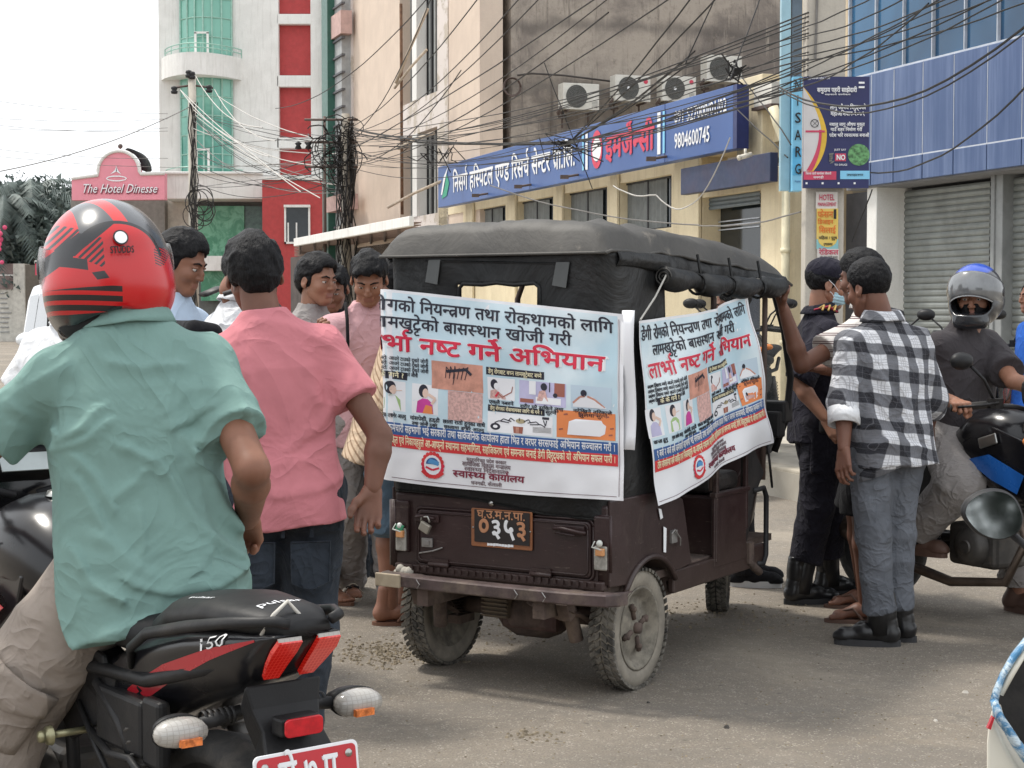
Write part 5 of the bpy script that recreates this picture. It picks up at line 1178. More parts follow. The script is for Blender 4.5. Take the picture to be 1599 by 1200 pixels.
# rear sheet + both quarter sheets: u runs left side -> rear -> right side
def hood_pt(u, z):
    # u in metres: -.45..0 left quarter (y .15 -> -.31), 0...95 rear, .95..1.36 right quarter
    wv = canv_w(u, z); top = max(0, (z - 1.45) / .22) ** 2
    r = .05; bow = .018 * math.sin(math.pi * min(1, max(0, (z - .7) / .95)))
    if u < 0: x, y, nx, ny = -.475, -.31 + r - u * 1.0, -1, 0
    elif u > .96: x, y, nx, ny = .485, -.31 + r + (u - .96), 1, 0
    else: x, y, nx, ny = -.475 + u, -.31, 0, -1
    if -.0 <= u < r: a = (r - u) / r * math.pi / 2; x, y = -.475 + r - r * math.sin(a), -.31 + r - r * math.cos(a); nx, ny = -math.sin(a), -math.cos(a)
    if .96 - r < u <= .96: a = (u - (.96 - r)) / r * math.pi / 2; x, y = .485 - r + r * math.sin(a), -.31 + r - r * math.cos(a); nx, ny = math.sin(a), -math.cos(a)
    o = wv + bow + .012 * top
    return Vector((x + nx * o, y + ny * o, z))
def zb(u): return .735 - .05 * min(1, max(0, u / .96)) + .012 * math.sin(u * 6) - (.02 if u > .96 else 0)
NU, NV = 96, 56; V = []; F = []
us = np.linspace(-.42, 1.38, NU + 1)
for j in range(NV + 1):
    for u in us:
        z0 = zb(u); zt_ = 1.665; z = z0 + (zt_ - z0) * j / NV; V.append(hood_pt(u, z))
for j in range(NV):
    for i in range(NU):
        u = (us[i] + us[i + 1]) / 2; z = zb(u) + (1.665 - zb(u)) * (j + .5) / NV
        if 1.40 < z < 1.545 and .335 < u < .695: continue
        F.append((j * (NU + 1) + i, j * (NU + 1) + i + 1, (j + 1) * (NU + 1) + i + 1, (j + 1) * (NU + 1) + i))
hd = B(); hd.add(V, F, True); hood = hd.build('canvas_hood', CANV, tk, solid=.004)
# bottom hem bead, rivet, stitched seams
b = B(); b.tube([hood_pt(u, zb(u) + .004) for u in us[8:]], .0045, 5); b.build('hem', CANV, hood)
b = B(); b.lathe([(0, .006), (.010, .004), (.012, 0)], hood_pt(.475, .715), (0, -1, 0), 12); b.build('rivet', CHROME, hood)
b = B(); b.tube([hood_pt(u, 1.640 - .03 * (u - .2)) + Vector((0, -.004, 0)) for u in np.linspace(.18, .80, 20)], .004, 5); b.build('flap_seam', CANV, hood)
for u0 in (.225, .79):
    b = B(); z0 = 1.645 - .03 * (u0 - .2); b.add([hood_pt(u0 - .02, z0) + Vector((0, -.008, 0)), hood_pt(u0 + .035, z0) + Vector((0, -.008, 0)), hood_pt(u0 + .022, z0 - .095) + Vector((0, -.014, 0)), hood_pt(u0 - .035, z0 - .085) + Vector((0, -.014, 0))], [(0, 1, 2, 3)]); b.build('strap_tab', M('grey webbing tab', (.075, .08, .08), .6), hood, solid=.004)
b = B(); P = [(.338, 1.40), (.338, 1.535), (.355, 1.552), (.44, 1.548), (.5, 1.555), (.58, 1.546), (.67, 1.552), (.692, 1.535), (.692, 1.40)]; b.tube([hood_pt(u, z) for u, z in P], .009, 6); b.build('window_edge', CANV, hood)
# roof sheet
def ztop(y): return 1.665 if y < -.3 else 1.668 - .055 * max(0, (y + .1) / 1.3) ** 1.6
def crown(y): return .120 - .03 * max(0, (y - .2)) ** 1.3
def roof_pt(u, v):   # u across -1..1 , v along 0..1
    y = -.345 + 1.80 * v; w = .502 - .01 * math.sin(v * 9); e = min(1, (y + .345) / .10); f = min(1, (1.455 - y) / .26)
    k = math.sqrt(max(0, 1 - (1 - e) ** 2)) * max(.0, 1 - (1 - f) ** 2.2) if f < 1 else math.sqrt(max(0, 1 - (1 - e) ** 2))
    c = crown(y) * k; z = ztop(y) + c * (1 - abs(u) ** 7.5) ** .50
    z -= .006 * (1 - k); wn_ = .016 * wr(u * 3, y * 2.4, 5) + .009 * wr(u * 8, y * 7, 7)
    cr_ = .016 * math.sin(26 * (y + .20 - .25 * (1 - u)) + 2 * wr(u * 3, y * 4)) * math.exp(-((y - .02) / .16) ** 2 - ((u - .70) / .28) ** 2)
    if f < 1: z -= .03 * (1 - f) ** 2
    return Vector((u * w + 0.005, y, z + (wn_ + cr_) * min(1, k * 1.5)))
b = B(); b.grid(lambda a, c: roof_pt(2 * a - 1, c), 44, 72); b.build('roof_sheet', CANVT, tk)
b = B(); b.tube([roof_pt(1, v) + Vector((.002, 0, -.002)) for v in np.linspace(.0, .99, 40)], .007, 6); b.tube([roof_pt(-1, v) for v in np.linspace(.0, .99, 40)], .007, 6)
b.tube([roof_pt(u, .0) + Vector((0, 0, -.0)) for u in np.linspace(-1, 1, 20)], .006, 6); b.build('roof_piping', CANVT, tk)
# short valance under the side seam and the rolled flap
def val(s, a, c):
    y = -.26 + 1.62 * a; z0 = ztop(y) - .002; dep = (.10 if s > 0 else .05) + .012 * math.sin(y * 9)
    return Vector((s * (.508 + .004 * math.sin(12 * y) + .012 * math.sin(3.1 * c) + .006 * wr(y * 8, c * 3)), y, z0 - dep * c * (1 if y > .15 else .6)))
for s in (-1, 1): b = B(); b.grid(lambda a, c: val(s, a, c), 60, 8); b.build('side_valance', CANV, tk, solid=.004)
def roll(s):
    b = B(); P = []; R2 = []
    for i in range(49):
        a = i / 48; y = .07 + 1.16 * a; sag = .020 * math.sin(math.pi * a) + .008 * math.sin(7 * a * math.pi); P.append((s * (.535 + .004 * math.sin(20 * a)), y, 1.577 - .02 * a - sag * .8))
        tie = min(abs(a - .26), abs(a - .52), abs(a - .78)); R2.append((.042 + .005 * math.sin(a * 23)) * (.72 if tie < .012 else .86 if tie < .035 else 1))
    b.tube(P, R2, 20); o = b.build('rolled_flap', CANV, tk)
    b = B(); sp_ = [(s * .535 + .036 * (1 - t / 16) * math.cos(t * 1.05), .066, 1.577 + .036 * (1 - t / 16) * math.sin(t * 1.05)) for t in np.linspace(0, 15, 50)]
    b.tube(sp_, .0035, 5); b.build('roll_end', CANVT, o)
    for a in (.26, .52, .78):
        y = .07 + 1.16 * a; z = 1.577 - .02 * a; b = B(); b.tube([(s * .535 + .037 * math.cos(t), y + .004 * math.sin(3 * t), z - .018 + .040 * math.sin(t)) for t in np.linspace(0, 6.28, 16)], .006, 5); b.tube([(s * .55, y, z + .02), (s * .535, y, z + .10)], .006, 5); b.build('tie_strap', CANV, o)
roll(1)
# ================================================================== printed banners
def blu(name): 
    t = Mt(name, .38); n = t.noise(2.2, 4, .6); t.color(t.mix(n.step(.35, .7), (.46, .63, .72), (.72, .81, .85))); return t.m
BBL = blu('pale blue banner print'); BWH = M('white vinyl banner', (.77, .78, .81), .36, var=.03, vs=3); BK = M('banner black ink', (.015, .015, .03), .5, var=0); BRED = M('banner red ink', (.62, .02, .06), .45, var=0)
BNAV = M('banner deep blue ink', (.03, .10, .30), .45, var=0); BRD2 = M('banner red strip ink', (.62, .035, .04), .45, var=0); BOR = M('banner orange ink', (.75, .24, .08), .45, var=.05); BSK = M('skin photo print', (.56, .27, .20), .5, var=.18, vs=25)
BPK = M('rash photo print', (.58, .36, .33), .5, var=.25, vs=90); BGR = M('print green', (.35, .52, .22), .5, var=.1); BMG = M('print magenta', (.55, .05, .30), .5, var=.1); BBR = M('print brown', (.30, .10, .07), .5); BLV = M('print lavender', (.48, .46, .66), .5); BYE = M('banner cream ink', (.86, .80, .55), .5, var=0)
def banner(name, label, mp, full=True):
    t = thing(name, label, 'banner', TO, TZ)
    b = B(); b.grid(lambda u, v: mp(u * 1.24, v, 0), 90, 48); b.build('vinyl_sheet', BWH, t, fix=False)
    def rect(n, m, u0, u1, v0, v1, lv=1, nu=0):
        nu = nu or max(1, int((u1 - u0) / .03)); b = B(); b.grid(lambda a, c: mp(u0 + (u1 - u0) * a, v0 + (v1 - v0) * c, lv), nu, max(1, int((v1 - v0) / .05)), True); return b.build(n, m, t, fix=False)
    def el(n, m, cu, cv, ru, rv, lv=3, a0=0, a1=6.2832, k=16):
        b = B(); b.add([mp(cu, cv, lv)] + [mp(cu + ru * math.cos(a), cv + rv * math.sin(a), lv) for a in np.linspace(a0, a1, k + 1)], [(0, i + 1, i + 2) for i in range(k)]); return b.build(n, m, t, fix=False)
    def pg(n, m, P, lv=3):
        b = B(); b.add([mp(u, v, lv) for u, v in P], [tuple(range(len(P)))]); return b.build(n, m, t, fix=False)
    def ln(n, m, P, w=.0025, lv=4):
        b = B()
        for (a, c), (d, e) in zip(P[:-1], P[1:]):
            L = math.hypot(d - a, e - c) + 1e-9; x_, y_ = -(e - c) / L * w, (d - a) / L * w * 1.3; b.add([mp(a - x_, c - y_, lv), mp(d - x_, e - y_, lv), mp(d + x_, e + y_, lv), mp(a + x_, c + y_, lv)], [(0, 1, 2, 3)])
        return b.build(n, m, t, fix=False)
    def tx(s, u0, u1, v, h, m, bold=.02, lv=3): return text('lettering', s, lambda a, c: mp(a, c, lv), u0, v, u1 - u0, h / .74, m, t, bold, step=.02)
    rect('printed_field', BBL, .012, 1.215, .185, .985)
    for k in range(7): rect('pale_diamond', BWH, .25 + .14 * k, .33 + .14 * k, .70 + .03 * (k % 3), .705 + .03 * (k % 3), 1.5) if 0 else None
    tx('डेंगी रोगको नियन्त्रण तथा रोकथामको लागि', .02, 1.195, .893, .066, BK, .022); tx('लामखुट्टेको बासस्थान खोजी गरी', .13, 1.02, .805, .064, BK, .022)
    tx('लार्भा नष्ट गर्ने अभियान', .052, 1.168, .686, .088, SWHITE, .060, 2); tx('लार्भा नष्ट गर्ने अभियान', .06, 1.160, .686, .088, BRED, .034, 3.5)
    for k in range(4): tx('लक्षण देखिएमा ज्वरो आउने टाउको दुख्ने जोर्नी', .03, .385 - .05 * (k == 3), .635 - .026 * k, .020, BK, .02)
    rect('label_bar', BK, .10, .285, .535, .575, 2); tx('के के गर्ने ?', .12, .27, .545, .026, BYE, .02, 4)
    rect('mosquito_photo', BSK, .40, .635, .510, .655, 2); 
    for k in range(6): ln('mosquito', BK, [(.49 + .012 * k, .60 + .004 * k), (.47 + .020 * k, .63 + .004 * (k % 3)), (.465 + .018 * k, .57)], .0018)
    ln('mosquito', BK, [(.47, .605), (.56, .625), (.585, .60)], .006); ln('mosquito', BK, [(.51, .60), (.50, .54)], .0015)
    rect('rash_photo', BPK, .477, .632, .355, .508, 2)
    # people drawings
    for cu, top, bot, sc in ((.055, BLV, BNAV, 1), (.215, BGR, BGR, 1), (.37, BMG, BOR, 1)):
        rect('drawing_panel', BWH, cu - .062, cu + .062, .370, .525, 1.6)
        el('drawn_hair', BK, cu - .008, .490, .022, .034, 2.4); el('drawn_face', M('print pale skin', (.68, .50, .42), .5, var=0), cu + .002, .480, .014, .024, 3)
        pg('drawn_shirt', top, [(cu - .04, .375), (cu - .034, .435), (cu - .01, .452), (cu + .014, .450), (cu + .036, .43), (cu + .04, .375)], 2.6)
        ln('drawn_arm', M('print pale skin', (0, 0, 0)), [(cu + .032, .425), (cu + .050, .455), (cu + .016, .475)] if top is not BGR else [(cu + .01, .475), (cu + .045, .48)], .006 if top is not BGR else .0015, 3.4)
        if bot is BOR: pg('drawn_skirt', BOR, [(cu - .01, .375), (cu + .005, .42), (cu + .034, .415), (cu + .038, .375)], 3)
    for u0, u1, s in ((.02, .13, 'वान्ता हुनु'), (.17, .28, 'रुघा लागेर आउनु'), (.30, .44, 'मांसपेशी, हड्डी'), (.455, .645, 'छाला रातो हुनुका साथै')): tx(s, u0, u1, .335, .022, BK, .03)
    for u0, u1, s in ((.31, .43, 'तथा जोर्नी दुख्नु'), (.46, .64, 'छालामा डाबर आउनु')): tx(s, u0, u1, .318 - .008, .018, BK, .03)
    rect('label_bar', BK, .65, .905, .612, .652, 2); tx('डेंगु रोगबाट बच्न लामखुट्टेबाट बच्ने', .66, .895, .620, .024, BYE, .015, 4)
    rect('picture_panel', BWH, .655, .775, .485, .600, 2); el('drawn_hair', BK, .685, .565, .016, .026); el('drawn_face', BWH, .695, .555, .011, .018, 3.5); pg('drawn_shirt', BPK, [(.665, .49), (.668, .53), (.69, .54), (.735, .50), (.735, .49)], 3); ln('drawn_arm', BBR, [(.70, .52), (.72, .50), (.76, .53), (.765, .56)], .002); ln('drawn_line', BRED, [(.69, .50), (.705, .525)], .004)
    rect('picture_panel', BLV, .795, 1.0, .475, .600, 2); rect('drawn_window', BWH, .84, .87, .53, .60, 3); rect('drawn_shelf', BBR, .80, .86, .485, .505, 3); rect('drawn_bed', BWH, .87, .98, .485, .52, 3.2); el('drawn_hair', BK, .905, .575, .014, .020, 4); pg('drawn_shirt', BPK, [(.875, .50), (.885, .55), (.91, .56), (.925, .50)], 3.6); rect('drawn_cupboard', BBR, .95, .995, .53, .60, 3); el('drawn_head', BK, .955, .535, .010, .012, 4)
    ln('drawn_line', BK, [(.93, .55), (.93, .60)], .002)
    rect('picture_panel', M('print pale blue', (.50, .62, .72), .5, var=0), 1.02, 1.19, .475, .60, 2); el('drawn_head', BK, 1.075, .56, .013, .018, 4); pg('drawn_sheet', BWH, [(1.03, .50), (1.06, .545), (1.11, .545), (1.17, .485), (1.03, .485)], 3.4); ln('drawn_arm', BSK, [(1.03, .505), (1.06, .54), (1.08, .545)], .004); ln('drawn_arm', BSK, [(1.09, .545), (1.12, .53), (1.16, .49)], .004)
    for u0, u1, v, s in ((.66, .77, .462, 'एक्लै नबस्ने'), (.80, .99, .455, 'शरीर पूरै ढाकिने लुगा'), (.83, .96, .435, 'झोलमा सुत्ने'), (1.03, 1.19, .455, 'नदेखिने तरिकाले'), (1.05, 1.17, .435, 'झुलमा सुत्ने')): tx(s, u0, u1, v, .020, BK, .03)
    rect('label_bar', BK, .65, .92, .428 + .02, .468 + .012, 2.2) if 0 else None
    rect('label_bar', BK, .655, .91, .445 - .022, .478 - .022, 2.6); tx('डेंगु रोगका रोकथामका लागि के गर्ने ।', .665, .90, .430, .020, BYE, .015, 4)
    rect('picture_panel', BWH, .655, .945, .315, .42, 2)
    for k in range(7): a = math.pi * (.1 + .8 * k / 6); ln('drawn_arrow', BK, [(.80 + .05 * math.cos(a), .365 + .02 * math.sin(a)), (.80 + .10 * math.cos(a), .365 + .035 * math.sin(a)), (.80 + .12 * math.cos(a), .355 + .03 * math.sin(a))], .002)
    pg('drawn_drum', BBR, [(.775, .320), (.772, .355), (.818, .355), (.815, .320)], 3.3); rect('drawn_drum_light', BSK, .785, .80, .322, .352, 3.8); el('drawn_tyre', BK, .69, .345, .022, .018, 3); el('drawn_tyre', BWH, .69, .345, .010, .008, 3.6); el('drawn_pot', M('print olive', (.35, .30, .18), .5, var=0), .805, .385, .022, .012, 3.5)
    for k in range(5): ln('drawn_puddle', M('print grey', (.3, .3, .3), .5, var=0), [(.86, .335 + .006 * k), (.94, .337 + .006 * k)], .0012)
    ln('drawn_plant', BK, [(.905, .40), (.915, .37), (.92, .40)], .002); ln('drawn_plant', BK, [(.90, .41), (.93, .41)], .005)
    rect('picture_panel', BOR, .962, 1.205, .318, .462, 3); pg('drawn_net', BWH, [(1.005, .335), (1.012, .405), (1.04, .42), (1.145, .42), (1.165, .40), (1.16, .35), (1.14, .335)], 4); pg('drawn_bed', BPK, [(1.025, .345), (1.025, .375), (1.055, .372), (1.12, .362), (1.12, .345)], 5); el('drawn_head', BK, 1.045, .380, .010, .012, 6)
    for u, v in ((1.0, .44), (1.06, .445), (1.12, .447), (1.17, .44), (.98, .36), (1.19, .38), (1.185, .345)): ln('drawn_fly', BBR, [(u - .008, v), (u + .008, v + .004)], .003, 5)
    rect('blue_strip', BNAV, .012, 1.215, .245, .308, 3); tx('१ बजे २ बजे सबै कर्मचारी सहभागी भई सरकारी तथा सार्वजनिक कार्यालय हाता भित्र र वरपर सरसफाई अभियान सञ्चालन गरौं ।', .03, 1.205, .262, .042, SWHITE, .02, 4)
    rect('red_strip', BRD2, .012, 1.215, .182, .245, 3); tx('टोल संघसंस्था सबै व्यक्ति एवं निकायहरुले आ-आफ्नो स्थानमा सहभागिता, सहजिकरण एवं समन्वय जनाई डेंगी विरुद्धको यो अभियान सफल पारौं ।', .03, 1.205, .199, .042, BYE, .02, 4)
    # round crest
    cu, cv = .41, .110; rx, ry = .052, .070
    for k in range(18): a = 6.283 * k / 18; el('crest_petal', BRED if math.sin(a) < .3 else BRD2, cu + rx * .86 * math.cos(a), cv + ry * .86 * math.sin(a), .009, .012, 4, k=8)
    el('crest_disc', BWH, cu, cv, rx * .74, ry * .74, 4.4); el('crest_hill', BNAV, cu, cv + .004, rx * .56, ry * .50, 5, 0, 3.1416, 10); pg('crest_flag', M('print sky blue', (.08, .28, .55), .5, var=0), [(cu - .022, cv + .01), (cu - .01, cv + .034), (cu + .03, cv + .02), (cu + .026, cv - .002)], 5.6)
    ln('crest_hands', BRED, [(cu - .030, cv - .012), (cu, cv - .026), (cu + .030, cv - .012)], .004, 6); ln('crest_ribbon', BRD2, [(cu - .048, cv - .034), (cu - .02, cv - .060), (cu + .02, cv - .060), (cu + .048, cv - .034)], .007, 6)
    GI = M('print grey ink', (.18, .12, .14), .5, var=0)
    tx('सुदूरपश्चिम प्रदेश सरकार', .56, .74, .150, .020, GI); tx('सामाजिक विकास मन्त्रालय', .54, .76, .124, .024, GI); tx('स्वास्थ्य निर्देशनालय', .55, .75, .098, .024, GI)
    tx('स्वास्थ्य कार्यालय', .50, .82, .062, .038, M('print maroon ink', (.22, .02, .05), .5, var=0), .035); tx('धनगढी, कैलाली', .58, .72, .030, .020, GI)
    ln('border_line', GI, [(.012 + .04 * k, .020) for k in range(31)], .0012, 3); ln('border_line', GI, [(1.222, .02 + .05 * k) for k in range(20)], .0012, 3)
    return t
def rear_map(u, v, lv):
    fx_ = (u - .19) / 1.05; zt = 1.533 + (1.436 - 1.533) * fx_; zb_ = .783 + (.765 - .783) * fx_
    if fx_ < 0: zt = 1.533; zb_ = .783
    z = zb_ + (zt - zb_) * v
    dz = .010 * math.sin(math.pi * fx_) * (1 - v) * -1 if 0 <= fx_ <= 1 else 0
    w = .010 * wr(u * 4, v * 3, 9) + .004 * wr(u * 12, v * 8, 3) + (.020 * max(0, (fx_ - .93)) * 8 * v)
    corner = .03 * max(0, fx_ - .85) * max(0, .25 - v) * 20
    o = .024 + w + lv * .0007
    if u < .17: return Vector((-.502 - (o - .02), -.345 + (.19 - u), z + dz))
    if u < .21: a = (.21 - u) / .04; return Vector((-.432 - .066 * math.sin(a * 1.2) - (o - .02) * a, -.335 - o + .03 * a * a, z + dz))
    return Vector((-.432 + (u - .21) * .995, -.335 - o - corner * .2, z + dz))
banner('rear_banner', 'white and blue health campaign banner wrapped flat over the rear of the canvas hood', rear_map)
ST, SB = (Vector((.532, -.150, 1.411)), Vector((.540, .845, 1.512))), (Vector((.530, .020, .705)), Vector((.555, 1.06, .883)))
def side_map(u, v, lv):
    f = u / 1.24; tp_ = ST[0].lerp(ST[1], f); bt = SB[0].lerp(SB[1], f); p = bt.lerp(tp_, v)
    p.z += -.018 * math.sin(math.pi * f) * v - .010 * math.sin(2.2 * math.pi * f) * (1 - v)
    d1 = f * 1.2 + v * .9; w = .016 * math.sin(9 * (f - .35 * v) + 2 * wr(f * 2, v * 2, 4)) * (.4 + .6 * v) + .012 * wr(f * 6, v * 4, 6) + .010 * math.sin(14 * (f + .8 * v)) * max(0, f - .55) * 2
    w += .02 * math.exp(-((f - .62) / .05) ** 2 - ((v - .95) / .3) ** 2)
    return p + Vector((.012 + w + lv * .0007, .25 * w, 0))
banner('side_banner', 'crumpled health campaign banner hanging askew from the right side of the hood', side_map)
b = B(); b.T = TM; b.tube([(.548, .085, 1.60), (.545, -.02, 1.50), (.545, -.142, 1.415)], .004, 5); tag(b.build('tie_string', M('pale string', (.5, .48, .44), .8)), 'pale string tying the side banner to the rolled flap', 'string')
b = B(); b.T = TM; b.grid(lambda u, v: Vector((.585 + .05 * u, -.358 + .012 * math.sin(6 * v), .95 + .50 * v)), 3, 10); tag(b.build('banner_edge_strip', BWH, fix=False, solid=.002), 'spare folded white edge strip beside the rear banner at the hood corner', 'banner')
# ================================================================== people
def skinmat(name, col):
    t = Mt(name, .52, 0, .4); c = t.mix(t.noise(9, 4).step(.3, .7), [v * .86 for v in col], [min(1, v * 1.12) for v in col]); t.color(c).bump(t.noise(220, 3), .12, .002)
    t.b.inputs['Subsurface Weight'].default_value = .08; t.b.inputs['Subsurface Radius'].default_value = (.02, .008, .004); return t.m
SK1 = skinmat('brown skin', (.225, .102, .063)); SK2 = skinmat('mid brown skin', (.285, .138, .087)); SK3 = skinmat('deep brown skin', (.155, .068, .043))
LIP = M('lip skin', (.25, .105, .075), .45, var=.05); EYE_ = M('eye white', (.55, .52, .48), .2, var=0); IRIS = M('dark iris', (.01, .008, .006), .1, var=0)
HAIRM = Mt('black hair', .5, 0, .16); _h = HAIRM.noise(1, 3, .7, vec=HAIRM.vec(HAIRM.x * 260, HAIRM.y * 60, HAIRM.z * 60)); HAIRM.color(HAIRM.mix(_h.step(.35, .75), (.004, .004, .005), (.016, .015, .016))).bump(_h + HAIRM.noise(38, 4), .9, .006); HAIRM = HAIRM.m
def cloth(name, col, var=.08, rough=.85, w=.12, bs=3.2, pat=None, ws=900, sheen=.04):
    t = Mt(name, rough, 0, .12); n = t.noise(5, 5, .6); c = t.mix(n.step(.3, .7), [v * (1 - var) for v in col], [min(1, v * (1 + var)) for v in col])
    if pat: c = pat(t, c)
    cr = (1 - (t.noise(bs, 2, .45, vec=t.vec(t.x + t.z * .45, t.y + t.x * .2, t.z * .42), dist=.5) * 2 - 1).abs()).pow(5); cr2 = (1 - (t.noise(bs * 2.2, 2, .5, vec=t.vec(t.x * .6 - t.z * .5, t.y, t.z * .8 + t.x * .4), dist=.6) * 2 - 1).abs()).pow(6)
    cr3 = (1 - (t.noise(bs * 1.6, 3, .5, dist=1.3) * 2 - 1).abs()).pow(4); t.color(c).bump(cr * w * 5 + cr2 * w * 2.4 + cr3 * w * 1.6 + t.noise(ws, 2) * .06 + t.noise(60, 4) * .09, .85, .020); t.b.inputs['Sheen Weight'].default_value = sheen; return t.m
_T = {}
def head_t():
    if 'h' in _T: return _T['h']
    s = SD((-.11, -.13, -.16), (.11, .14, .14), .0036)
    s.ell((0, -.014, .034), (.075, .094, .083), k=.001); s.ell((0, .030, -.030), (.060, .060, .082), k=.03)
    s.rc((0, .058, -.098), (0, .070, -.092), .019, k=.02)
    for q in (-1, 1):
        s.rc((q * .050, .004, -.052), (q * .020, .060, -.094), .016, .016, k=.025); s.ell((q * .042, .060, -.028), (.022, .022, .022), k=.02)
        s.rc((q * .012, .084, .022), (q * .042, .070, .024), .008, .008, k=.012)
    for q in (-1, 1): s.ell((q * .031, .098, .003), (.017, .016, .011), k=.012, op='sub')
    s.chain([(0, .082, .014), (0, .098, -.012), (0, .102, -.031)], [.0075, .0085, .0105], k=.010)
    for q in (-1, 1): s.ell((q * .011, .092, -.034), (.008, .009, .007), k=.006); s.ell((q * .032, .078, .008), (.016, .014, .006), k=.004)
    s.rc((-.020, .082, -.061), (.020, .082, -.061), .0062, k=.006); s.rc((-.016, .082, -.071), (.016, .082, -.071), .0075, k=.006); s.rc((-.023, .098, -.0655), (.023, .098, -.0655), .0042, k=.004, op='sub')
    for q in (-1, 1):
        s.ell((q * .079, -.008, -.004), (.008, .019, .032), (0, q * -.25, 0), k=.008); s.ell((q * .088, -.004, .002), (.007, .010, .019), k=.004, op='sub'); s.ell((q * .080, -.004, -.030), (.007, .010, .011), k=.006)
    V, F = s.mesh(); C = V[F].mean(1)
    mi = np.zeros(len(F), int); mi[(np.abs(C[:, 2] + .066) < .0105) & (C[:, 1] > .080) & (np.abs(C[:, 0]) < .025 - np.abs(C[:, 2] + .066) * .6)] = 1
    _T['h'] = (V, F, mi); return _T['h']
def eyes_t():
    b = B()
    for q in (-1, 1):
        b.m = 2; b.ball((q * .031, .0765, .0), (.0115, .0115, .0085), 12, 8); b.m = 3; b.ball((q * .031, .084, -.001), (.0052, .005, .0052), 10, 6)
        b.m = 4; b.tube([(q * .012, .093, .020), (q * .030, .089, .0265), (q * .050, .076, .021)], [.0035, .004, .002], 6)
    return np.array([tuple(v) for v in b.V]), b.F, b.mi
def hair_t(kind):
    if kind in _T: return _T[kind]
    s = SD((-.12, -.15, -.14), (.12, .14, .17), .0045)
    
    s.ell((0, -.016, .040), (.084, .101, .090), k=.001)
    if kind in ('thick', 'swept'): s.ell((0, .010, .078), (.068, .080, .055), k=.03); s.ell((0, -.045, .0), (.078, .070, .085), k=.03)
    if kind == 'fade': s.ell((0, -.01, .075), (.070, .082, .058), k=.03)
    if kind == 'swept': s.rc((-.03, .068, .075), (.045, .078, .070), .026, .020, k=.03)
    # clear the face, the neck and the ears
    s.box((0, .115, -.03), (.16, .085, .075 + (0 if kind != 'swept' else .0)), rr=.03, k=.01, op='sub'); s.box((0, .13, .03), (.052, .075, .042), rr=.03, k=.01, op='sub')
    s.box((0, .02, -.12), (.16, .075, .085), rr=.02, k=.012, op='sub'); s.box((0, -.09, -.165 + (.0 if kind != 'fade' else .022)), (.16, .12, .085), rr=.02, k=.012, op='sub')
    for q in (-1, 1): s.ell((q * .088, -.004, -.012), (.018, .026, .036), k=.006, op='sub')
    a = .007 if kind == 'fade' else .011
    s.disp(lambda P: -a * fold(P, (26, 16, 13), 3, 1.4, 1.2) + a * .5 + .004 * (vnoise(P * 90) - .5), .05)
    V, F = s.mesh(); q = V[F]; cn = q.mean(1); nn = np.cross(q[:, 2] - q[:, 0], q[:, 3] - q[:, 1]); ar = np.linalg.norm(nn, axis=1) + 1e-12; nn /= ar[:, None]
    m = 12000; r_ = np.random.default_rng(5); i = r_.choice(len(F), m, p=ar / ar.sum()); c = cn[i]; n_ = nn[i]; fl = np.tile(np.array([[0, .25 if kind != 'swept' else .8, -1.0]]), (m, 1)); fl[:, 1] += c[:, 1] * 6; fl[:, 0] += c[:, 0] * 5
    fl = fl + r_.normal(size=(m, 3)) * .55; fl -= n_ * (fl * n_).sum(1)[:, None]; fl /= np.linalg.norm(fl, axis=1)[:, None] + 1e-9; up = np.clip(c[:, 2:3] * 8, .15, .9) * (.5 if kind == 'fade' else 1)
    up = up * 1.25 + r_.uniform(0, .35, (m, 1)); L_ = r_.uniform(.016, .040, (m, 1)) * (.5 if kind == 'fade' else 1); sd2 = np.cross(n_, fl); a = c - n_ * .002; T3 = np.stack([a - sd2 * .0012, a + sd2 * .0012, a + (fl + n_ * up) * L_], 1).reshape(-1, 3)
    k0 = len(V); F = np.concatenate([F, np.c_[k0 + np.arange(m) * 3, k0 + np.arange(m) * 3 + 1, k0 + np.arange(m) * 3 + 2, k0 + np.arange(m) * 3 + 2]]); V = np.concatenate([V, T3]); _T[kind] = (V, F); return _T[kind]
def hand_t(kind):
    k_ = 'hand' + kind
    if k_ in _T: return _T[k_]
    s = SD((-.11, -.08, -.22), (.05, .11, .05), .0032)
    ys = (.031, .0105, -.0105, -.030); ln = (.070, .078, .073, .056); top = (-.088, -.092, -.088, -.080)
    s.rc((0, 0, .04), (0, 0, -.01), .026, .024, sq=((1, 0, 0), .75), k=.01)
    for y, t in zip(ys, top): s.rc((0, y * .55, -.008), (0, y, t), .014, .0115, k=.012)
    c0 = {'relax': (.25, .45, .6), 'grip': (1.0, 1.25, 1.0), 'flat': (.05, .12, .15), 'hook': (.5, 1.2, .9)}[kind]
    for i, (y, t, L) in enumerate(zip(ys, top, ln)):
        p = np.array([0, y, t]); a = 0; pts = [p]
        for j, f in enumerate((.45, .30, .25)):
            a += c0[j] * (1 + .12 * i); p = p + np.array([-math.sin(a), (y * .06 if kind != 'flat' else y * .12), -math.cos(a)]) * L * f; pts.append(p)
        s.chain(pts, [.0098, .0088, .0080, .0068], k=.0035)
    if kind in ('grip', 'hook'): th = [(-.004, .018, -.02), (-.030, .040, -.050), (-.050, .034, -.078), (-.058, .018, -.092)]
    else: th = [(-.004, .018, -.02), (-.020, .044, -.052), (-.026, .056, -.078), (-.030, .058, -.098)]
    s.chain(th, [.016, .0125, .0105, .0085], k=.010)
    V, F = s.mesh(); _T[k_] = (V, F); return _T[k_]
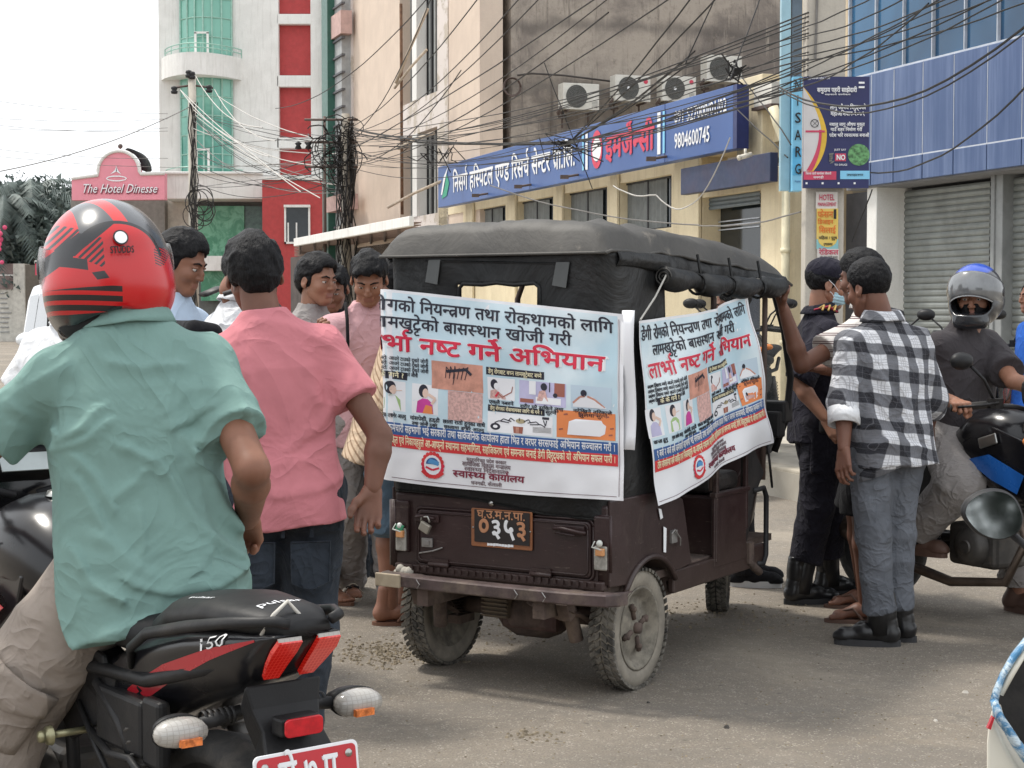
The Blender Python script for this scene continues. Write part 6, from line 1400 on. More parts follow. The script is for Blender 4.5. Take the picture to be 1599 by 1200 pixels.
def foot_t(kind):
    k_ = 'foot' + kind
    if k_ in _T: return _T[k_]
    s = SD((-.08, -.12, -.01), (.08, .24, .24), .0045)
    if kind in ('boot', 'sneaker'):
        s.rc((0, -.045, .050), (0, .06, .055), .040, .042, k=.02); s.rc((0, .06, .050), (0, .150, .040), .043, .036, k=.03); s.rc((0, .150, .038), (0, .175, .034), .036, .030, k=.02)
        if kind == 'boot': s.rc((0, -.030, .06), (0, -.015, .21), .047, .052, k=.03); s.disp(lambda P: .004 * fold(P, (3, 18, 30), 4), .03)
        else: s.rc((0, -.035, .05), (0, -.02, .10), .042, .044, k=.03)
        s.box((0, .055, .0), (.10, .30, .022), rr=.001, k=.001, op='sub')
        V, F = s.mesh(); b = B(); n = 26; P = []
        for i in range(n):
            a = 2 * math.pi * i / n; y = .055 + .142 * math.cos(a); P.append(((.044 + .006 * math.cos(a)) * math.sin(a) * (1 if abs(math.cos(a)) < .5 else .98), y))
        b.prism(P, (0, 0, 0), (1, 0, 0), (0, 1, 0), .028 if kind == 'boot' else .034)
        SV = np.array([tuple(v) for v in b.V]); _T[k_] = (V, F, SV, b.F)
    else:
        s.rc((0, -.045, .052), (0, .04, .055), .032, .032, k=.02); s.rc((0, .04, .055), (0, .13, .032), .034, .026, k=.03, sq=((0, 0, 1), .8)); s.rc((-.018, .13, .032), (.020, .13, .032), .020, .020, k=.02)
        for i, (x, L, r) in enumerate(((-.026, .040, .012), (-.008, .036, .010), (.006, .032, .0095), (.019, .026, .009), (.031, .018, .0085))): s.rc((x, .135 - .1 * abs(x), .028), (x * 1.08, .135 + L - .2 * abs(x), .024), r, r * .9, k=.005)
        s.rc((0, -.035, .06), (0, -.02, .16), .034, .036, k=.03)
        V, F = s.mesh(); b = B(); n = 26; P = []
        for i in range(n): a = 2 * math.pi * i / n; P.append((.048 * math.sin(a), .055 + .138 * math.cos(a)))
        b.prism(P, (0, 0, 0), (1, 0, 0), (0, 1, 0), .016); SV = np.array([tuple(v) for v in b.V]); _T[k_] = (V, F, SV, b.F)
    return _T[k_]
def xf(V, Mx): A = np.array(Mx, float); return V @ A[:3, :3].T + A[:3, 3]
def vv(p): return np.array(p, float)
def person(label, root, rz, h=1.70, skin=SK1, lean=(0, 0, 0), dz=0.0, head=(0, 0, 0), hoff=(0, 0, 0), hair='short', armR=None, armL=None, handR='relax', handL='relax', thR=None, thL=None,
           legR=None, legL=None, shirt=None, smat=None, sleeve=.60, slr=.075, trou=None, tmat=None, trr=(.098, .078, .062), tend=1.0, shoe='sneaker', shmat=None, solemat=None, ftR=0, ftL=0,
           st=None, folds=None, res=.009, beard=False, nohead=False, gauge=1.0, fres=None, creases=None, cd=5.0):
    k = h / 1.70; t = thing('person', label, 'person', (root[0], root[1], 0), rz)
    Ri = Matrix.Rotation(-rz, 3, 'Z'); RT = Vector((root[0], root[1], 0))
    def L(p): return vv(Ri @ (Vector(p) - RT))                      # world -> this person's own frame
    U3 = Matrix.Rotation(lean[2], 3, 'Z') @ Matrix.Rotation(lean[1], 3, 'Y') @ Matrix.Rotation(-lean[0], 3, 'X'); pel = Vector((0, 0, .94 * k + dz))
    def U(p): return vv(pel + U3 @ (Vector(p) * k - Vector((0, 0, .94 * k))))
    g = gauge
    sh = {s: U((s * .160 * g, -.012, 1.338)) for s in (-1, 1)}
    def arm(a, s):
        if a is None: return [sh[s], U((s * .235 * g, -.03, 1.10)), U((s * .245 * g, .04, .86))]
        return [sh[s]] + [L(p) for p in a]
    A = {1: arm(armR, 1), -1: arm(armL, -1)}
    def leg(a, s):
        hip = vv((s * .088 * g * k, 0, .90 * k + dz))
        if a is None: return [hip, vv((s * .098 * g, .02, .49)) * k, vv((s * .10 * g, -.02, .085)) * (k, k, 1)]
        return [hip] + [L(p) for p in a]
    G = {1: leg(legR, 1), -1: leg(legL, -1)}
    Hc = U((0, .022, 1.578)) + vv(hoff); neck = U((0, -.012, 1.43))
    HM = Matrix.Translation(Hc) @ (Matrix.Rotation(head[0], 4, 'Z') @ Matrix.Rotation(head[2], 4, 'Y') @ Matrix.Rotation(-head[1], 4, 'X'))
    # ---- body
    pts = np.array([p for q in (A[1], A[-1], G[1], G[-1]) for p in q] + [Hc])
    s = SD(pts.min(0) - .12, pts.max(0) + .12, .010 if h else 0)
    nb = vv(HM @ Vector((0, -.022, -.065)))
    s.rc(neck - (0, 0, .05), nb, .058 * k, .050 * k, k=.02); s.rc(neck, vv(HM @ Vector((0, -.02, -.02))), .050 * k, .052 * k, k=.02)
    s.chain([U((0, 0, 1.0)), U((0, 0, 1.25)), U((0, 0, 1.36))], [.07 * k, .08 * k, .07 * k], k=.03); s.rc(vv(pel), U((0, 0, 1.0)), .08 * k, .07 * k, k=.04)
    for q in (1, -1):
        a, e, w = A[q]; s.rc(U((q * .06, 0, 1.36)), a, .045 * k, .045 * k, k=.04); s.rc(a, e, .046 * k * g, .037 * k, k=.015); m_ = e + (w - e) * .3; s.chain([e, m_, w], [.036 * k, .040 * k, .026 * k], k=.012)
        hp, kn, an = G[q]; s.rc(hp, kn, .066 * k, .052 * k, k=.03); s.chain([kn, kn + (an - kn) * .3, an], [.054 * k, .056 * k, .036 * k], k=.02)
    BV, BF = s.mesh(); VV = [BV]; FF = [BF]; MI = [np.zeros(len(BF), int)]; n = len(BV)
    def join(V, F, mi=None):
        nonlocal n
        F = np.asarray(F); 
        if F.shape[1] == 3: F = np.c_[F, F[:, 2]]
        VV.append(V); FF.append(F + n); MI.append(np.zeros(len(F), int) if mi is None else np.asarray(mi)); n += len(V)
    if not nohead:
        V, F, mi = head_t(); join(xf(V * k, HM), F, mi)
    for q, hk, th in ((1, handR, thR), (-1, handL, thL)):
        if hk is None: continue
        V, F = hand_t(hk); V = V.copy()
        if q < 0: V[:, 0] *= -1; F = F[:, ::-1]
        a, e, w = A[q]; d = Vector(w - e).normalized(); z = -d; y = Vector(th) if th is not None else Vector((0, 1, 0)); y = Ri @ y if th is not None else y
        y = (y - z * y.dot(z)).normalized(); x = y.cross(z); Mx = Matrix.Translation(w) @ Matrix((x, y, z)).transposed().to_4x4(); join(xf(V * k * 1.0, Mx), F)
    body = mesh_obj('body', np.concatenate(VV), np.concatenate(FF), [skin, LIP], t, True, np.concatenate(MI))
    if not nohead:
        V, F, mi = eyes_t(); eo = mesh_obj('eyes', xf(V * k, HM), F, [skin, LIP, EYE_, IRIS, HAIRM], t, True, mi)
        if hair: V, F = hair_t(hair); mesh_obj('hair', xf(V * k, HM), F, HAIRM, t, True)
        if beard:
            s = SD((-.10, -.06, -.15), (.10, .13, 0), .005); s.ell((0, .034, -.052), (.063, .064, .070), k=.001); s.ell((0, .06, -.092), (.036, .034, .034), k=.02); s.box((0, .04, .03), (.12, .12, .05), rr=.02, k=.01, op='sub'); s.ell((0, .115, -.050), (.022, .04, .026), k=.01, op='sub')
            s.disp(lambda P: -.005 * vnoise(P * 80), .03); V, F = s.mesh(); mesh_obj('beard', xf(V * k, HM), F, HAIRM, t, True)
    # ---- shirt
    fr_ = fres or res
    if shirt:
        st_ = st or {'tee': [(.79, 0, 0, .186, .142), (.95, 0, 0, .172, .132), (1.10, 0, 0, .168, .122), (1.22, 0, -.004, .178, .122), (1.29, 0, -.008, .176, .114), (1.33, 0, -.01, .158, .102), (1.37, 0, -.012, .126, .090), (1.405, 0, -.014, .096, .076), (1.435, 0, -.014, .075, .066), (1.468, 0, -.012, .062, .060)]}['tee']
        St = np.array(st_, float); St[:, 0] -= .94; St *= k; St[:, 3] *= g
        pt = np.array([U((0, 0, .78)), U((0, 0, 1.50)), sh[1], sh[-1]] + [A[q][0] + (A[q][1] - A[q][0]) * (sleeve if sleeve < 1 else 1) for q in (1, -1)] + ([A[1][2], A[-1][2]] if sleeve > 1 else []))
        s = SD(pt.min(0) - .24, pt.max(0) + .20, fr_)
        s.loft(St, org=vv(pel), rot=np.array(U3), e=2.5, k=.001)
        for q in (1, -1):
            a, e, w = A[q]; s.rc(U((q * .045, -.014, 1.385)), a, .046 * k, .056 * k, k=.045)
            if sleeve < 1:
                m_ = a + (e - a) * (sleeve + .25); c_ = a + (e - a) * sleeve; s.rc(a, m_, slr * k * .80, slr * k * 1.08, k=.035, cut=[(c_, e - a)])
            else:
                s.rc(a, e, slr * k * .82, slr * k * .86, k=.035); c_ = e + (w - e) * (sleeve - 1); s.rc(e, c_ + (w - e) * .1, slr * k * .86, slr * k * .74, k=.02, cut=[(c_, w - e)])
        s.rc(neck + U3_up(U3) * .035, neck + U3_up(U3) * .20, .050 * k, .062 * k, k=.008, op='sub')
        fp_ = folds or (.010, 1)
        def fd_(P):
            q = P - vv(pel); z = q[:, 2]
            lo_ = np.clip((.30 - z) / .25, 0, 1); d = -fp_[0] * (.30 + .8 * lo_) * (fold(P, [[5, 2, 2.4], [2, 5, -1.5], [-1.5, 1.5, 1.8]], fp_[1], 2.4, .7) - .35)
            arm_ = np.minimum(np.linalg.norm(P - A[1][0], axis=1), np.linalg.norm(P - A[-1][0], axis=1)); d += -fp_[0] * .8 * np.exp(-((arm_ - .10) / .09) ** 2) * (fold(P, [[6, 2, 8], [3, 7, 2], [-5, 2, 7]], fp_[1] + 4, 2.2, 1.0) - .3); return d
        s.disp(fd_, .045)
        if creases:
            CR = []
            for (w_, dp), pl_ in creases:
                q = [L(at(px_, py_, cd)) for px_, py_ in pl_]; CR += [(w_, dp, np.array([a_[0], a_[2]]), np.array([b_[0], b_[2]])) for a_, b_ in zip(q[:-1], q[1:])]
            def fc_(P):
                Q = P[:, [0, 2]] + np.stack([vnoise(P * 9) - .5, vnoise(P * 9 + 31) - .5], 1) * .030; d = np.zeros(len(P)); back = np.clip(-(P[:, 1] - pel[1]) / .03 + .5, 0, 1)
                best = {}
                for i_, (w_, dp, a_, b_) in enumerate(CR):
                    ab = b_ - a_; t_ = np.clip(((Q - a_) @ ab) / (ab @ ab), 0, 1); r_ = Q - a_ - t_[:, None] * ab; sd_ = (ab[0] * r_[:, 1] - ab[1] * r_[:, 0]) / np.linalg.norm(ab); dist = np.linalg.norm(r_, axis=1)
                    ww = np.where(sd_ > 0, w_ * .75, w_ * 2.0); d = np.minimum(d, -dp * np.exp(-(dist / ww) ** 2)) if dp > 0 else np.maximum(d, -dp * np.exp(-(dist / ww) ** 2)) + 0 * d
                return d * back
            s.disp(fc_, .05)
        V, F = s.mesh(); mesh_obj('shirt', V, F, smat, t, True)
    # ---- trousers or shorts
    if trou:
        pt = np.array([p for q in (1, -1) for p in G[q]] + [vv(pel) + (0, 0, .12)])
        s = SD(pt.min(0) - .16, pt.max(0) + .14, fr_)
        z0 = vv((0, 0, .90 * k + dz)); s.loft([(-.09, 0, 0, .15 * k * g, .105 * k), (.0, 0, -.008, .160 * k * g, .120 * k), (.13 * k, 0, 0, .140 * k * g, .098 * k)], org=z0, k=.03)
        for q in (1, -1):
            hp, kn, an = G[q]
            if tend > 1: e_ = kn + (an - kn) * (tend - 1); s.rc(hp, kn, trr[0] * k, trr[1] * k, k=.04); s.rc(kn, e_, trr[1] * k, (trr[1] + (trr[2] - trr[1]) * (tend - 1)) * k, k=.03, cut=[(e_ + (0, 0, -.012), an - kn)])
            else: e_ = hp + (kn - hp) * tend; s.rc(hp, kn, trr[0] * k, trr[1] * k * 1.1, k=.04, cut=[(e_, kn - hp)])
        an_z = min(G[1][2][2], G[-1][2][2])
        def ft_(P):
            z = P[:, 2]; lo_ = np.clip((.30 - (z - an_z)) / .22, 0, 1); kn_ = np.exp(-((z - G[1][1][2]) / .10) ** 2)
            return -.012 * (lo_ * 1.2 + kn_ * .7) * (fold(P, (4, 4, 17), 2, 1.7, 1.2) - .4) - .009 * (fold(P, [[5, 1, 3.5], [1, 5, 2], [-2, 1, 4]], 7, 1.8, .8) - .35)
        s.disp(ft_, .04); V, F = s.mesh(); mesh_obj('trousers' if tend > 1.5 else 'shorts', V, F, tmat, t, True)
    # ---- feet
    for q, fa in ((1, ftR), (-1, ftL)):
        if not shoe: break
        an = G[q][2]; base = 'boot' if shoe == 'boot' else 'sneaker' if shoe == 'sneaker' else 'bare'
        if shoe == 'boot':
            kn = G[q][1]; d_ = (kn - an) / np.linalg.norm(kn - an); b = B(); b.tube([an + (0, 0, -.03), an + d_ * .06, an + d_ * .13, an + d_ * .17], [.056, .052, .056, .055], 16); b.build('boot_shaft', shmat, t)
        V, F, SV, SF = foot_t(base); Mx = Matrix.Translation((an[0], an[1], an[2] - .085 + .0)) @ Matrix.Rotation(fa, 4, 'Z')
        if base == 'bare': 
            o = mesh_obj('foot', xf(V, Mx), F, skin, t, True); o2 = mesh_obj('sandal', xf(SV * (1.04, 1.02, 1), Mx), SF, shmat, t)
            b = B()
            if shoe == 'slide': b.loft([[Vector((x * 1.0, y, .018 + .062 * math.cos(x / .052 * 1.45))) for x in np.linspace(-.052, .052, 9)] for y in (.055, .085, .125)], cap=False, closed=False)
            else: b.tube([(-.05, .03, .02), (-.03, .07, .068), (-.008, .125, .05)], .005, 6); b.tube([(.05, .03, .02), (.03, .07, .066), (-.008, .125, .05)], .005, 6)
            b.V = [Mx @ v for v in b.V]; b.build('strap', solemat or shmat, o2, solid=.004)
        else:
            o = mesh_obj('boot' if shoe == 'boot' else 'shoe', xf(V, Mx), F, shmat, t, True); mesh_obj('sole', xf(SV * (.98, 1.0, 1), Mx), SF, solemat or shmat, o)
    t['_'] = 0; del t['_']
    return dict(t=t, U=U, L=L, Hc=Hc, HM=HM, A=A, G=G, sh=sh, k=k, neck=neck, pel=vv(pel), U3=U3, RT=RT, Ri=Ri)
def U3_up(U3): return vv(U3 @ Vector((0, 0, 1)))
def xyd(px, d): return ((px - 800) / 2600 * d, d)
def collar(P, mat, r=.068, hgt=.040, open_=.45, name='collar', tilt=.25):
    """polo or shirt collar: two layers of a band folded over round the neck"""
    b = B(); n = 28; U3 = P['U3']; c = Vector(P['neck']); ax = U3 @ Vector((0, 0, 1)); k = P['k']
    def ring(rr_, zz, e=0): return [c + U3 @ Vector((0, 0, .030 * k)) + U3 @ Vector((math.sin(a) * rr_ * 1.08, -math.cos(a) * rr_ - .002 + .0, zz + tilt * .06 * math.cos(a) * -1 + e * abs(math.sin(a * .5)))) for a in np.linspace(-math.pi + open_, math.pi - open_, n)]
    rings = [ring(r * k * .93, -.012), ring(r * k * .95, hgt * .55), ring(r * k * 1.0, hgt * .72), ring(r * k * 1.10, hgt * .55), ring(r * k * 1.30, -.002, -.012), ring(r * k * 1.38, -.012, -.022)]
    b.loft([list(q) for q in rings], cap=False, closed=False); o = b.build(name, mat, P['t'], solid=.003, fix=False); return o
def belt_line(P): pass
PINK = cloth('salmon pink jersey', (.55, .20, .225), .05, w=.16, bs=2.6); LPINK = cloth('pale pink jersey', (.60, .36, .38), .04, w=.14, bs=4)
MINT = cloth('sea green polo pique', (.195, .315, .285), .06, w=.24, bs=2.3, ws=1400); WHT = cloth('white cotton', (.72, .73, .75), .03, w=.14, bs=4)
DENIM = cloth('dark blue grey denim', (.030, .037, .048), .35, w=.15, bs=5); GREYJ = cloth('grey washed jeans', (.125, .135, .155), .18, w=.15, bs=5); GREYT = cloth('pale grey trousers', (.30, .28, .27), .1, w=.15, bs=5)
KHAKI = cloth('stone cargo cotton', (.30, .255, .22), .08, w=.13, bs=4.5); NAVYC = cloth('dark police cloth', (.018, .017, .026), .15, w=.14, bs=5); NAVYT = cloth('dark police trousers', (.020, .019, .027), .15, w=.11, bs=6)
CHAR = cloth('charcoal sports jersey', (.058, .052, .056), .08, w=.14, bs=3.5); BLKC = cloth('black cotton', (.012, .012, .014), .1); BLUEC = cloth('royal blue cotton', (.02, .10, .42), .08); PBLUE = cloth('pale blue cotton', (.45, .55, .68), .05); JSHORT = cloth('faded denim', (.10, .15, .20), .2)
def p_stripe(t, c): z = (t.z * 27).frac(); return t.mix(((z > .10) * (z < .22)).max((z > .34) * (z < .44)), t.mix(.0, (.60, .57, .54), (.6, .57, .54)), (.10, .05, .055))
STRP = cloth('white polo with maroon stripes', (.60, .57, .54), .03, pat=p_stripe)
def p_beige(t, c): z = ((t.z * 1.0 + t.y * .9 + t.x * .5) * 24).frac(); return t.mix((z > .7) * 1.0, (.55, .42, .30), (.30, .20, .13))
BEI = cloth('beige shirt with thin stripes', (.55, .42, .30), .03, pat=p_beige)
def p_plaid(t, c):
    wx = t.noise(3.4, 3) * .075; u = ((t.x + t.y * .55 + wx) * 9.8).frac(); v = ((t.z + wx * .9 + t.x * .12) * 9.4).frac()
    def bands(w):
        a = w.step(.04, .08) * (1 - w.step(.50, .54)); l = ((w > .66) * (w < .69)).max((w > .76) * (w < .79)).max((w > .86) * (w < .885)).max((w > .27) * (w < .285)); return a, l
    a1, l1 = bands(u); a2, l2 = bands(v); d = (a1 + a2) * .5
    c = t.mix(a1.max(a2), (.64, .65, .68), (.135, .14, .155)); c = t.mix(a1 * a2, c, (.007, .008, .013)); c = t.mix((l1 + l2).clamp() * .45, c, (.18, .18, .20)); tw = ((t.x + t.z) * 340).frac()
    return t.mix((tw > .5) * ((d > .3) * .22), c, (.30, .30, .33))
PLAID = cloth('black and white plaid flannel', (.5, .5, .5), .0, w=.14, bs=4.5, pat=p_plaid)
BOOTM = M('black polished boot leather', (.012, .012, .013), .32, var=.2, bump=.25, bs=30); SOLEM = M('dark rubber sole', (.03, .03, .032), .8); SOLEW = M('white rubber sole', (.6, .6, .6), .6); SLIDE = M('cream slide sandal', (.62, .56, .46), .6); BSAND = M('brown leather sandal', (.16, .075, .045), .6); BRSH = M('brown shoe leather', (.10, .055, .04), .6)
# --- man in salmon T-shirt, back to the camera
x0, y0 = xyd(440, 5.04)
P2 = person('man in salmon pink T-shirt and dark jeans seen from behind, right hand hanging', (x0, y0), R_(8), 1.685, SK3, lean=(.05, -.10, 0), head=(R_(10), .22, -.08), hoff=(-.02, .02, 0), hair='thick',
    armR=[(-.395, 4.98, 1.075), (-.415, 4.93, .92)], thR=(-1, -.25, .1), handR='relax', armL=[(-.98, 5.0, 1.08), (-.90, 5.22, .98)], thL=(0, 1, 0),
    legR=[(-.62, 5.08, .48), (-.66, 5.0, .085)], legL=[(-.80, 5.16, .49), (-.87, 5.30, .085)], shirt='tee', smat=PINK, sleeve=.60, slr=.070, trou=1, tmat=DENIM, tend=2, shmat=BLKC, folds=(.010, 2), gauge=1.08, cd=4.95, creases=[((.012, .007), [(370, 520), (400, 600), (395, 700)]), ((.014, .006), [(545, 600), (505, 660), (450, 700)]), ((.012, .006), [(350, 600), (385, 670)]), ((.012, .006), [(560, 740), (500, 765), (430, 770)]), ((.010, .005), [(400, 500), (470, 515), (530, 530)]), ((.010, .006), [(380, 745), (440, 720), (480, 715)])], fres=.007,
    st=[(.805, 0, -.004, .170, .146), (.92, 0, -.004, .163, .142), (1.05, 0, 0, .160, .12), (1.20, 0, -.004, .176, .125), (1.28, 0, -.012, .178, .117), (1.33, 0, -.013, .160, .104), (1.37, 0, -.014, .128, .092), (1.405, 0, -.016, .098, .080), (1.435, 0, -.016, .078, .070), (1.468, 0, -.014, .064, .062)])
def jeans_bits(P, mat, zt=.80):
    pel = P['pel']; b = B(); k = P['k']
    for x in (-.085, .0, .085): b = B(); b.box((x * 1.0, -.128, zt - .005), (.012, .010, .04)); b.build('belt_loop', mat, P['t'], bev=.002)
    for s in (-1, 1):
        b = B(); V = []
        for u, v in ((-.058, 0), (.058, 0), (.055, -.12), (0, -.145), (-.055, -.12)): x = s * .082 + u; V.append((x, -.124 + .75 * (x * x) + .05 * (v + .07), zt - .04 + v))
        b.add(V, [(0, 1, 2, 3, 4)]); b.tube([Vector(q) + Vector((0, -.002, 0)) for q in V + V[:1]], .0022, 4); b.build('back_pocket', mat, P['t'], solid=.003)
jeans_bits(P2, DENIM)
# --- white polo man at the far left, half hidden by the rider
x0, y0 = xyd(84, 5.75)
P3 = person('man in white polo shirt behind the red helmet at the left edge, head hidden', (x0, y0), R_(-35), 1.66, SK1, lean=(.14, .12, 0), head=(0, .3, 0), hair='short', shirt='tee', smat=WHT, sleeve=.68, slr=.085, trou=1, tmat=GREYT, tend=2, shmat=BLKC, folds=(.006, 3)); collar(P3, WHT)
# --- face behind the helmet
x0, y0 = xyd(266, 6.75)
P4 = person('dark haired man looking down, face just right of the red helmet', (x0, y0), R_(-112), 1.77, SK1, lean=(.05, 0, 0), head=(.1, .35, 0), hair='thick', shirt='tee', smat=PBLUE, trou=1, tmat=GREYT, tend=2, shmat=BLKC, folds=(.006, 5))
# --- white shirt with backpack, head hidden behind the salmon man
x0, y0 = xyd(346, 6.05)
P4b = person('man in white shirt with a black backpack beside the salmon T-shirt', (x0, y0), R_(-58), 1.76, SK1, lean=(.20, .0, 0), head=(0, .6, 0), hoff=(0, -.05, -.05), hair='short', shirt='tee', smat=WHT, sleeve=1.5, slr=.078, trou=1, tmat=GREYT, tend=2, shmat=BLKC, folds=(.011, 6)); collar(P4b, WHT)
def backpack(P):
    s = SD((-.3, -.42, .9), (.3, .2, 1.6), .010); U = P['U']; U3 = P['U3']; e = U3.to_euler()
    s.box(U((0, -.185, 1.14)), (.15, .070, .20), rot=e, rr=.035, k=.01); s.box(U((0, -.26, 1.06)), (.11, .04, .10), rot=e, rr=.03, k=.02); s.disp(lambda Q: -.008 * (fold(Q, (5, 5, 5), 3) - .4))
    V, F = s.mesh(); t = thing('backpack', 'black backpack worn by the man in white shirt beside the salmon T-shirt', 'backpack', P['RT'], P['t'].rotation_euler.z); mesh_obj('bag', V, F, BLKC, t, True)
    for s_ in (-1, 1):
        b = B(); b.tube([Vector(U((s_ * .09, -.13, 1.44))), Vector(U((s_ * .115, -.07, 1.475))), Vector(U((s_ * .13, .02, 1.465))), Vector(U((s_ * .14, .105, 1.40))), Vector(U((s_ * .15, .13, 1.28))), Vector(U((s_ * .19, .06, 1.10))), Vector(U((s_ * .16, -.10, 1.06)))], [.03, .033, .033, .03, .025, .015, .015], 8, flat=.3, up=(0, 0, 1)); b.build('shoulder_strap', SEATM, t)
backpack(P4b)
# --- the group looking into the vehicle
x0, y0 = xyd(487, 8.15)
P5 = person('young man facing right between the salmon T-shirt man and the curly head', (x0, y0), R_(-128), 1.72, SK2, lean=(.03, 0, 0), head=(.0, .10, 0), hair='thick', shirt='tee', smat=GREYT, trou=1, tmat=GREYJ, tend=2, shoe='flip', shmat=BSAND, folds=(.006, 7),
    armR=[(x0 - .12, 7.93, 1.13), (x0 + .06, 7.80, 1.32)], handR='hook')
x0, y0 = xyd(524, 8.6)
P6 = person('man bowing his dark head, half hidden behind the pale pink T-shirt', (x0, y0), R_(168), 1.69, SK1, lean=(.05, 0, 0), head=(.2, .42, 0), hair='swept', shirt='tee', smat=BLKC, trou=1, tmat=DENIM, tend=2, shmat=BLKC, folds=(.006, 8))
x0, y0 = xyd(576, 8.05)
P7 = person('young man in pale pink T-shirt with black bag straps looking down', (x0, y0), R_(-165), 1.735, SK2, lean=(.13, .03, 0), head=(-.25, .55, 0), hoff=(0, .02, 0), hair='swept', shirt='tee', smat=LPINK, sleeve=.7, slr=.085, trou=1, tmat=GREYT, tend=2, trr=(.105, .088, .078), shoe='slide', shmat=SLIDE, solemat=SLIDE, folds=(.007, 9), gauge=1.05,
    legR=[(x0 - .10, 8.08, .49), (xyd(545, 8.45)[0], 8.42, .085)], legL=[(x0 + .08, 8.1, .49), (x0 + .10, 8.25, .085)])
for s in (-1, 1):
    b = B(); U = P7['U']; b.tube([Vector(U((s * .10, -.10, 1.42))), Vector(U((s * .105, 0, 1.462))), Vector(U((s * .112, .085, 1.40))), Vector(U((s * .118, .132, 1.30))), Vector(U((s * .125, .135, 1.18)))], .009, 6); b.build('bag_strap', BLKC, P7['t'])
# black figure printed on the slide strap
an = P7['G'][1][2]; text('lettering', '23', lambda u, v: Vector((an[0] + u, an[1] + .128 + .0, v)), .04, .038, -.075, .045, BLACK, P7['t'], .04)
x0, y0 = xyd(600, 7.72)
P8 = person('man in striped beige shirt and denim shorts leaning in behind the vehicle hood', (x0, y0), R_(-78), 1.70, SK1, lean=(.34, 0, 0), head=(0, .5, 0), hair='short', shirt='tee', smat=BEI, sleeve=1.4, slr=.085, trou=1, tmat=JSHORT, tend=1.12, trr=(.11, .10, .09), shoe='flip', shmat=BSAND, folds=(.011, 10),
    st=[(.72, 0, 0, .180, .135), (.95, 0, 0, .175, .13), (1.10, 0, 0, .172, .125), (1.25, 0, -.004, .180, .125), (1.32, 0, -.01, .178, .112), (1.365, 0, -.01, .158, .098), (1.40, 0, -.012, .128, .084), (1.43, 0, -.014, .092, .072), (1.462, 0, -.014, .068, .064)], legR=[(x0 + .02, 7.66, .49), (x0 + .03, 7.64, .085)], legL=[(x0 + .08, 7.86, .49), (x0 + .10, 7.9, .085)])
x0, y0 = xyd(614, 9.1)
P8b = person('dark haired man in pale blue behind the pale pink T-shirt at the hood edge', (x0, y0), R_(20), 1.74, SK1, head=(0, .3, 0), hair='thick', shirt='tee', smat=PBLUE, trou=1, tmat=DENIM, tend=2, shmat=BLKC)
x0, y0 = xyd(1160, 8.8)
P13 = person('person in black trousers and black sneakers beyond the front wheel', (x0, y0), R_(80), 1.60, SK1, lean=(.05, 0, 0), head=(0, .3, 0), shirt='tee', smat=BLKC, trou=1, tmat=BLKC, tend=2, shmat=BLKC, solemat=SOLEW, ftR=R_(178), ftL=R_(178))
# --- policeman
x0, y0 = xyd(1279, 8.28)
P9 = person('policeman in dark uniform and cap with a blue face mask and black boots', (x0, y0), R_(-84), 1.70, SK2, lean=(.03, 0, 0), head=(-.1, .18, 0), hair='short', shirt='tee', smat=NAVYC, sleeve=.98, slr=.075, trou=1, tmat=NAVYT, tend=1.66, trr=(.108, .090, .072), shoe='boot', shmat=BOOTM, solemat=SOLEM, folds=(.010, 11), gauge=1.02,
    armR=[(xyd(1246, 8.05)[0], 8.05, 1.10), (xyd(1290, 7.95)[0], 7.93, .93)], thR=(.6, 0, .8), legR=[(x0 - .02, 8.20, .49), (x0 - .10, 8.18, .085)], legL=[(x0 + .06, 8.36, .49), (x0 + .09, 8.42, .085)], ftR=R_(6), ftL=R_(8))
def cap_mask(P):
    HM = P['HM']; T = HM
    s = SD((-.13, -.16, -.02), (.13, .20, .19), .0045); s.ell((0, -.012, .055), (.090, .108, .082), k=.001); s.box((0, 0, .0), (.2, .2, .035), rr=.001, k=.005, op='sub'); s.ell((0, .12, .050), (.070, .065, .014), rot=(-.2, 0, 0), k=.01)
    V, F = s.mesh(); mesh_obj('cap', xf(V * P['k'], T), F, NAVYC, P['t'], True)
    s = SD((-.09, .0, -.13), (.09, .15, .0), .004); s.ell((0, .038, -.050), (.064, .062, .058), k=.001); s.ell((0, .095, -.035), (.026, .025, .036), k=.02); s.box((0, -.02, -.05), (.1, .045, .1), rr=.01, k=.01, op='sub'); s.disp(lambda Q: .0015 * np.sin(Q[:, 2] * 420), .02)
    V, F = s.mesh(); m = mesh_obj('face_mask', xf(V * 1.03 * P['k'], T), F, M('pale blue surgical mask', (.38, .58, .66), .7), P['t'], True)
    for q in (-1, 1):
        b = B(); b.tube([T @ Vector((q * .058, .055, -.030)), T @ Vector((q * .080, .02, .0)), T @ Vector((q * .086, -.012, .020))], .0018, 5); b.tube([T @ Vector((q * .056, .05, -.075)), T @ Vector((q * .078, .015, -.04)), T @ Vector((q * .086, -.012, -.028))], .0018, 5); b.build('mask_loop', SWHITE, m)
cap_mask(P9); collar(P9, NAVYC, hgt=.03)
b = B(); U = P9['U']
for k in range(3): c = Vector(U((.115, -.03 + .03 * k, 1.462 - .0))); b.tube([c + Vector((-.03, -.012, -.004)), c + Vector((0, .006, .012)), c + Vector((.03, -.012, -.012))], .005, 5)
b.build('rank_chevron', M('gold braid', (.42, .28, .08), .5), P9['t'])
b = B(); b.tube([Vector(U((.07, .05, 1.445))), Vector(U((.10, .0, 1.468))), Vector(U((.07, -.06, 1.45)))], [.016, .018, .014], 8, flat=.35); b.build('red_collar_tab', M('red braid', (.40, .03, .06), .6), P9['t'])
b = B(); c = P9['G'][1][0]; b.box((c[0] + .065, c[1], .74), (.05, .17, .19)); b.build('cargo_pocket', NAVYT, P9['t'], bev=.02, seg=3)
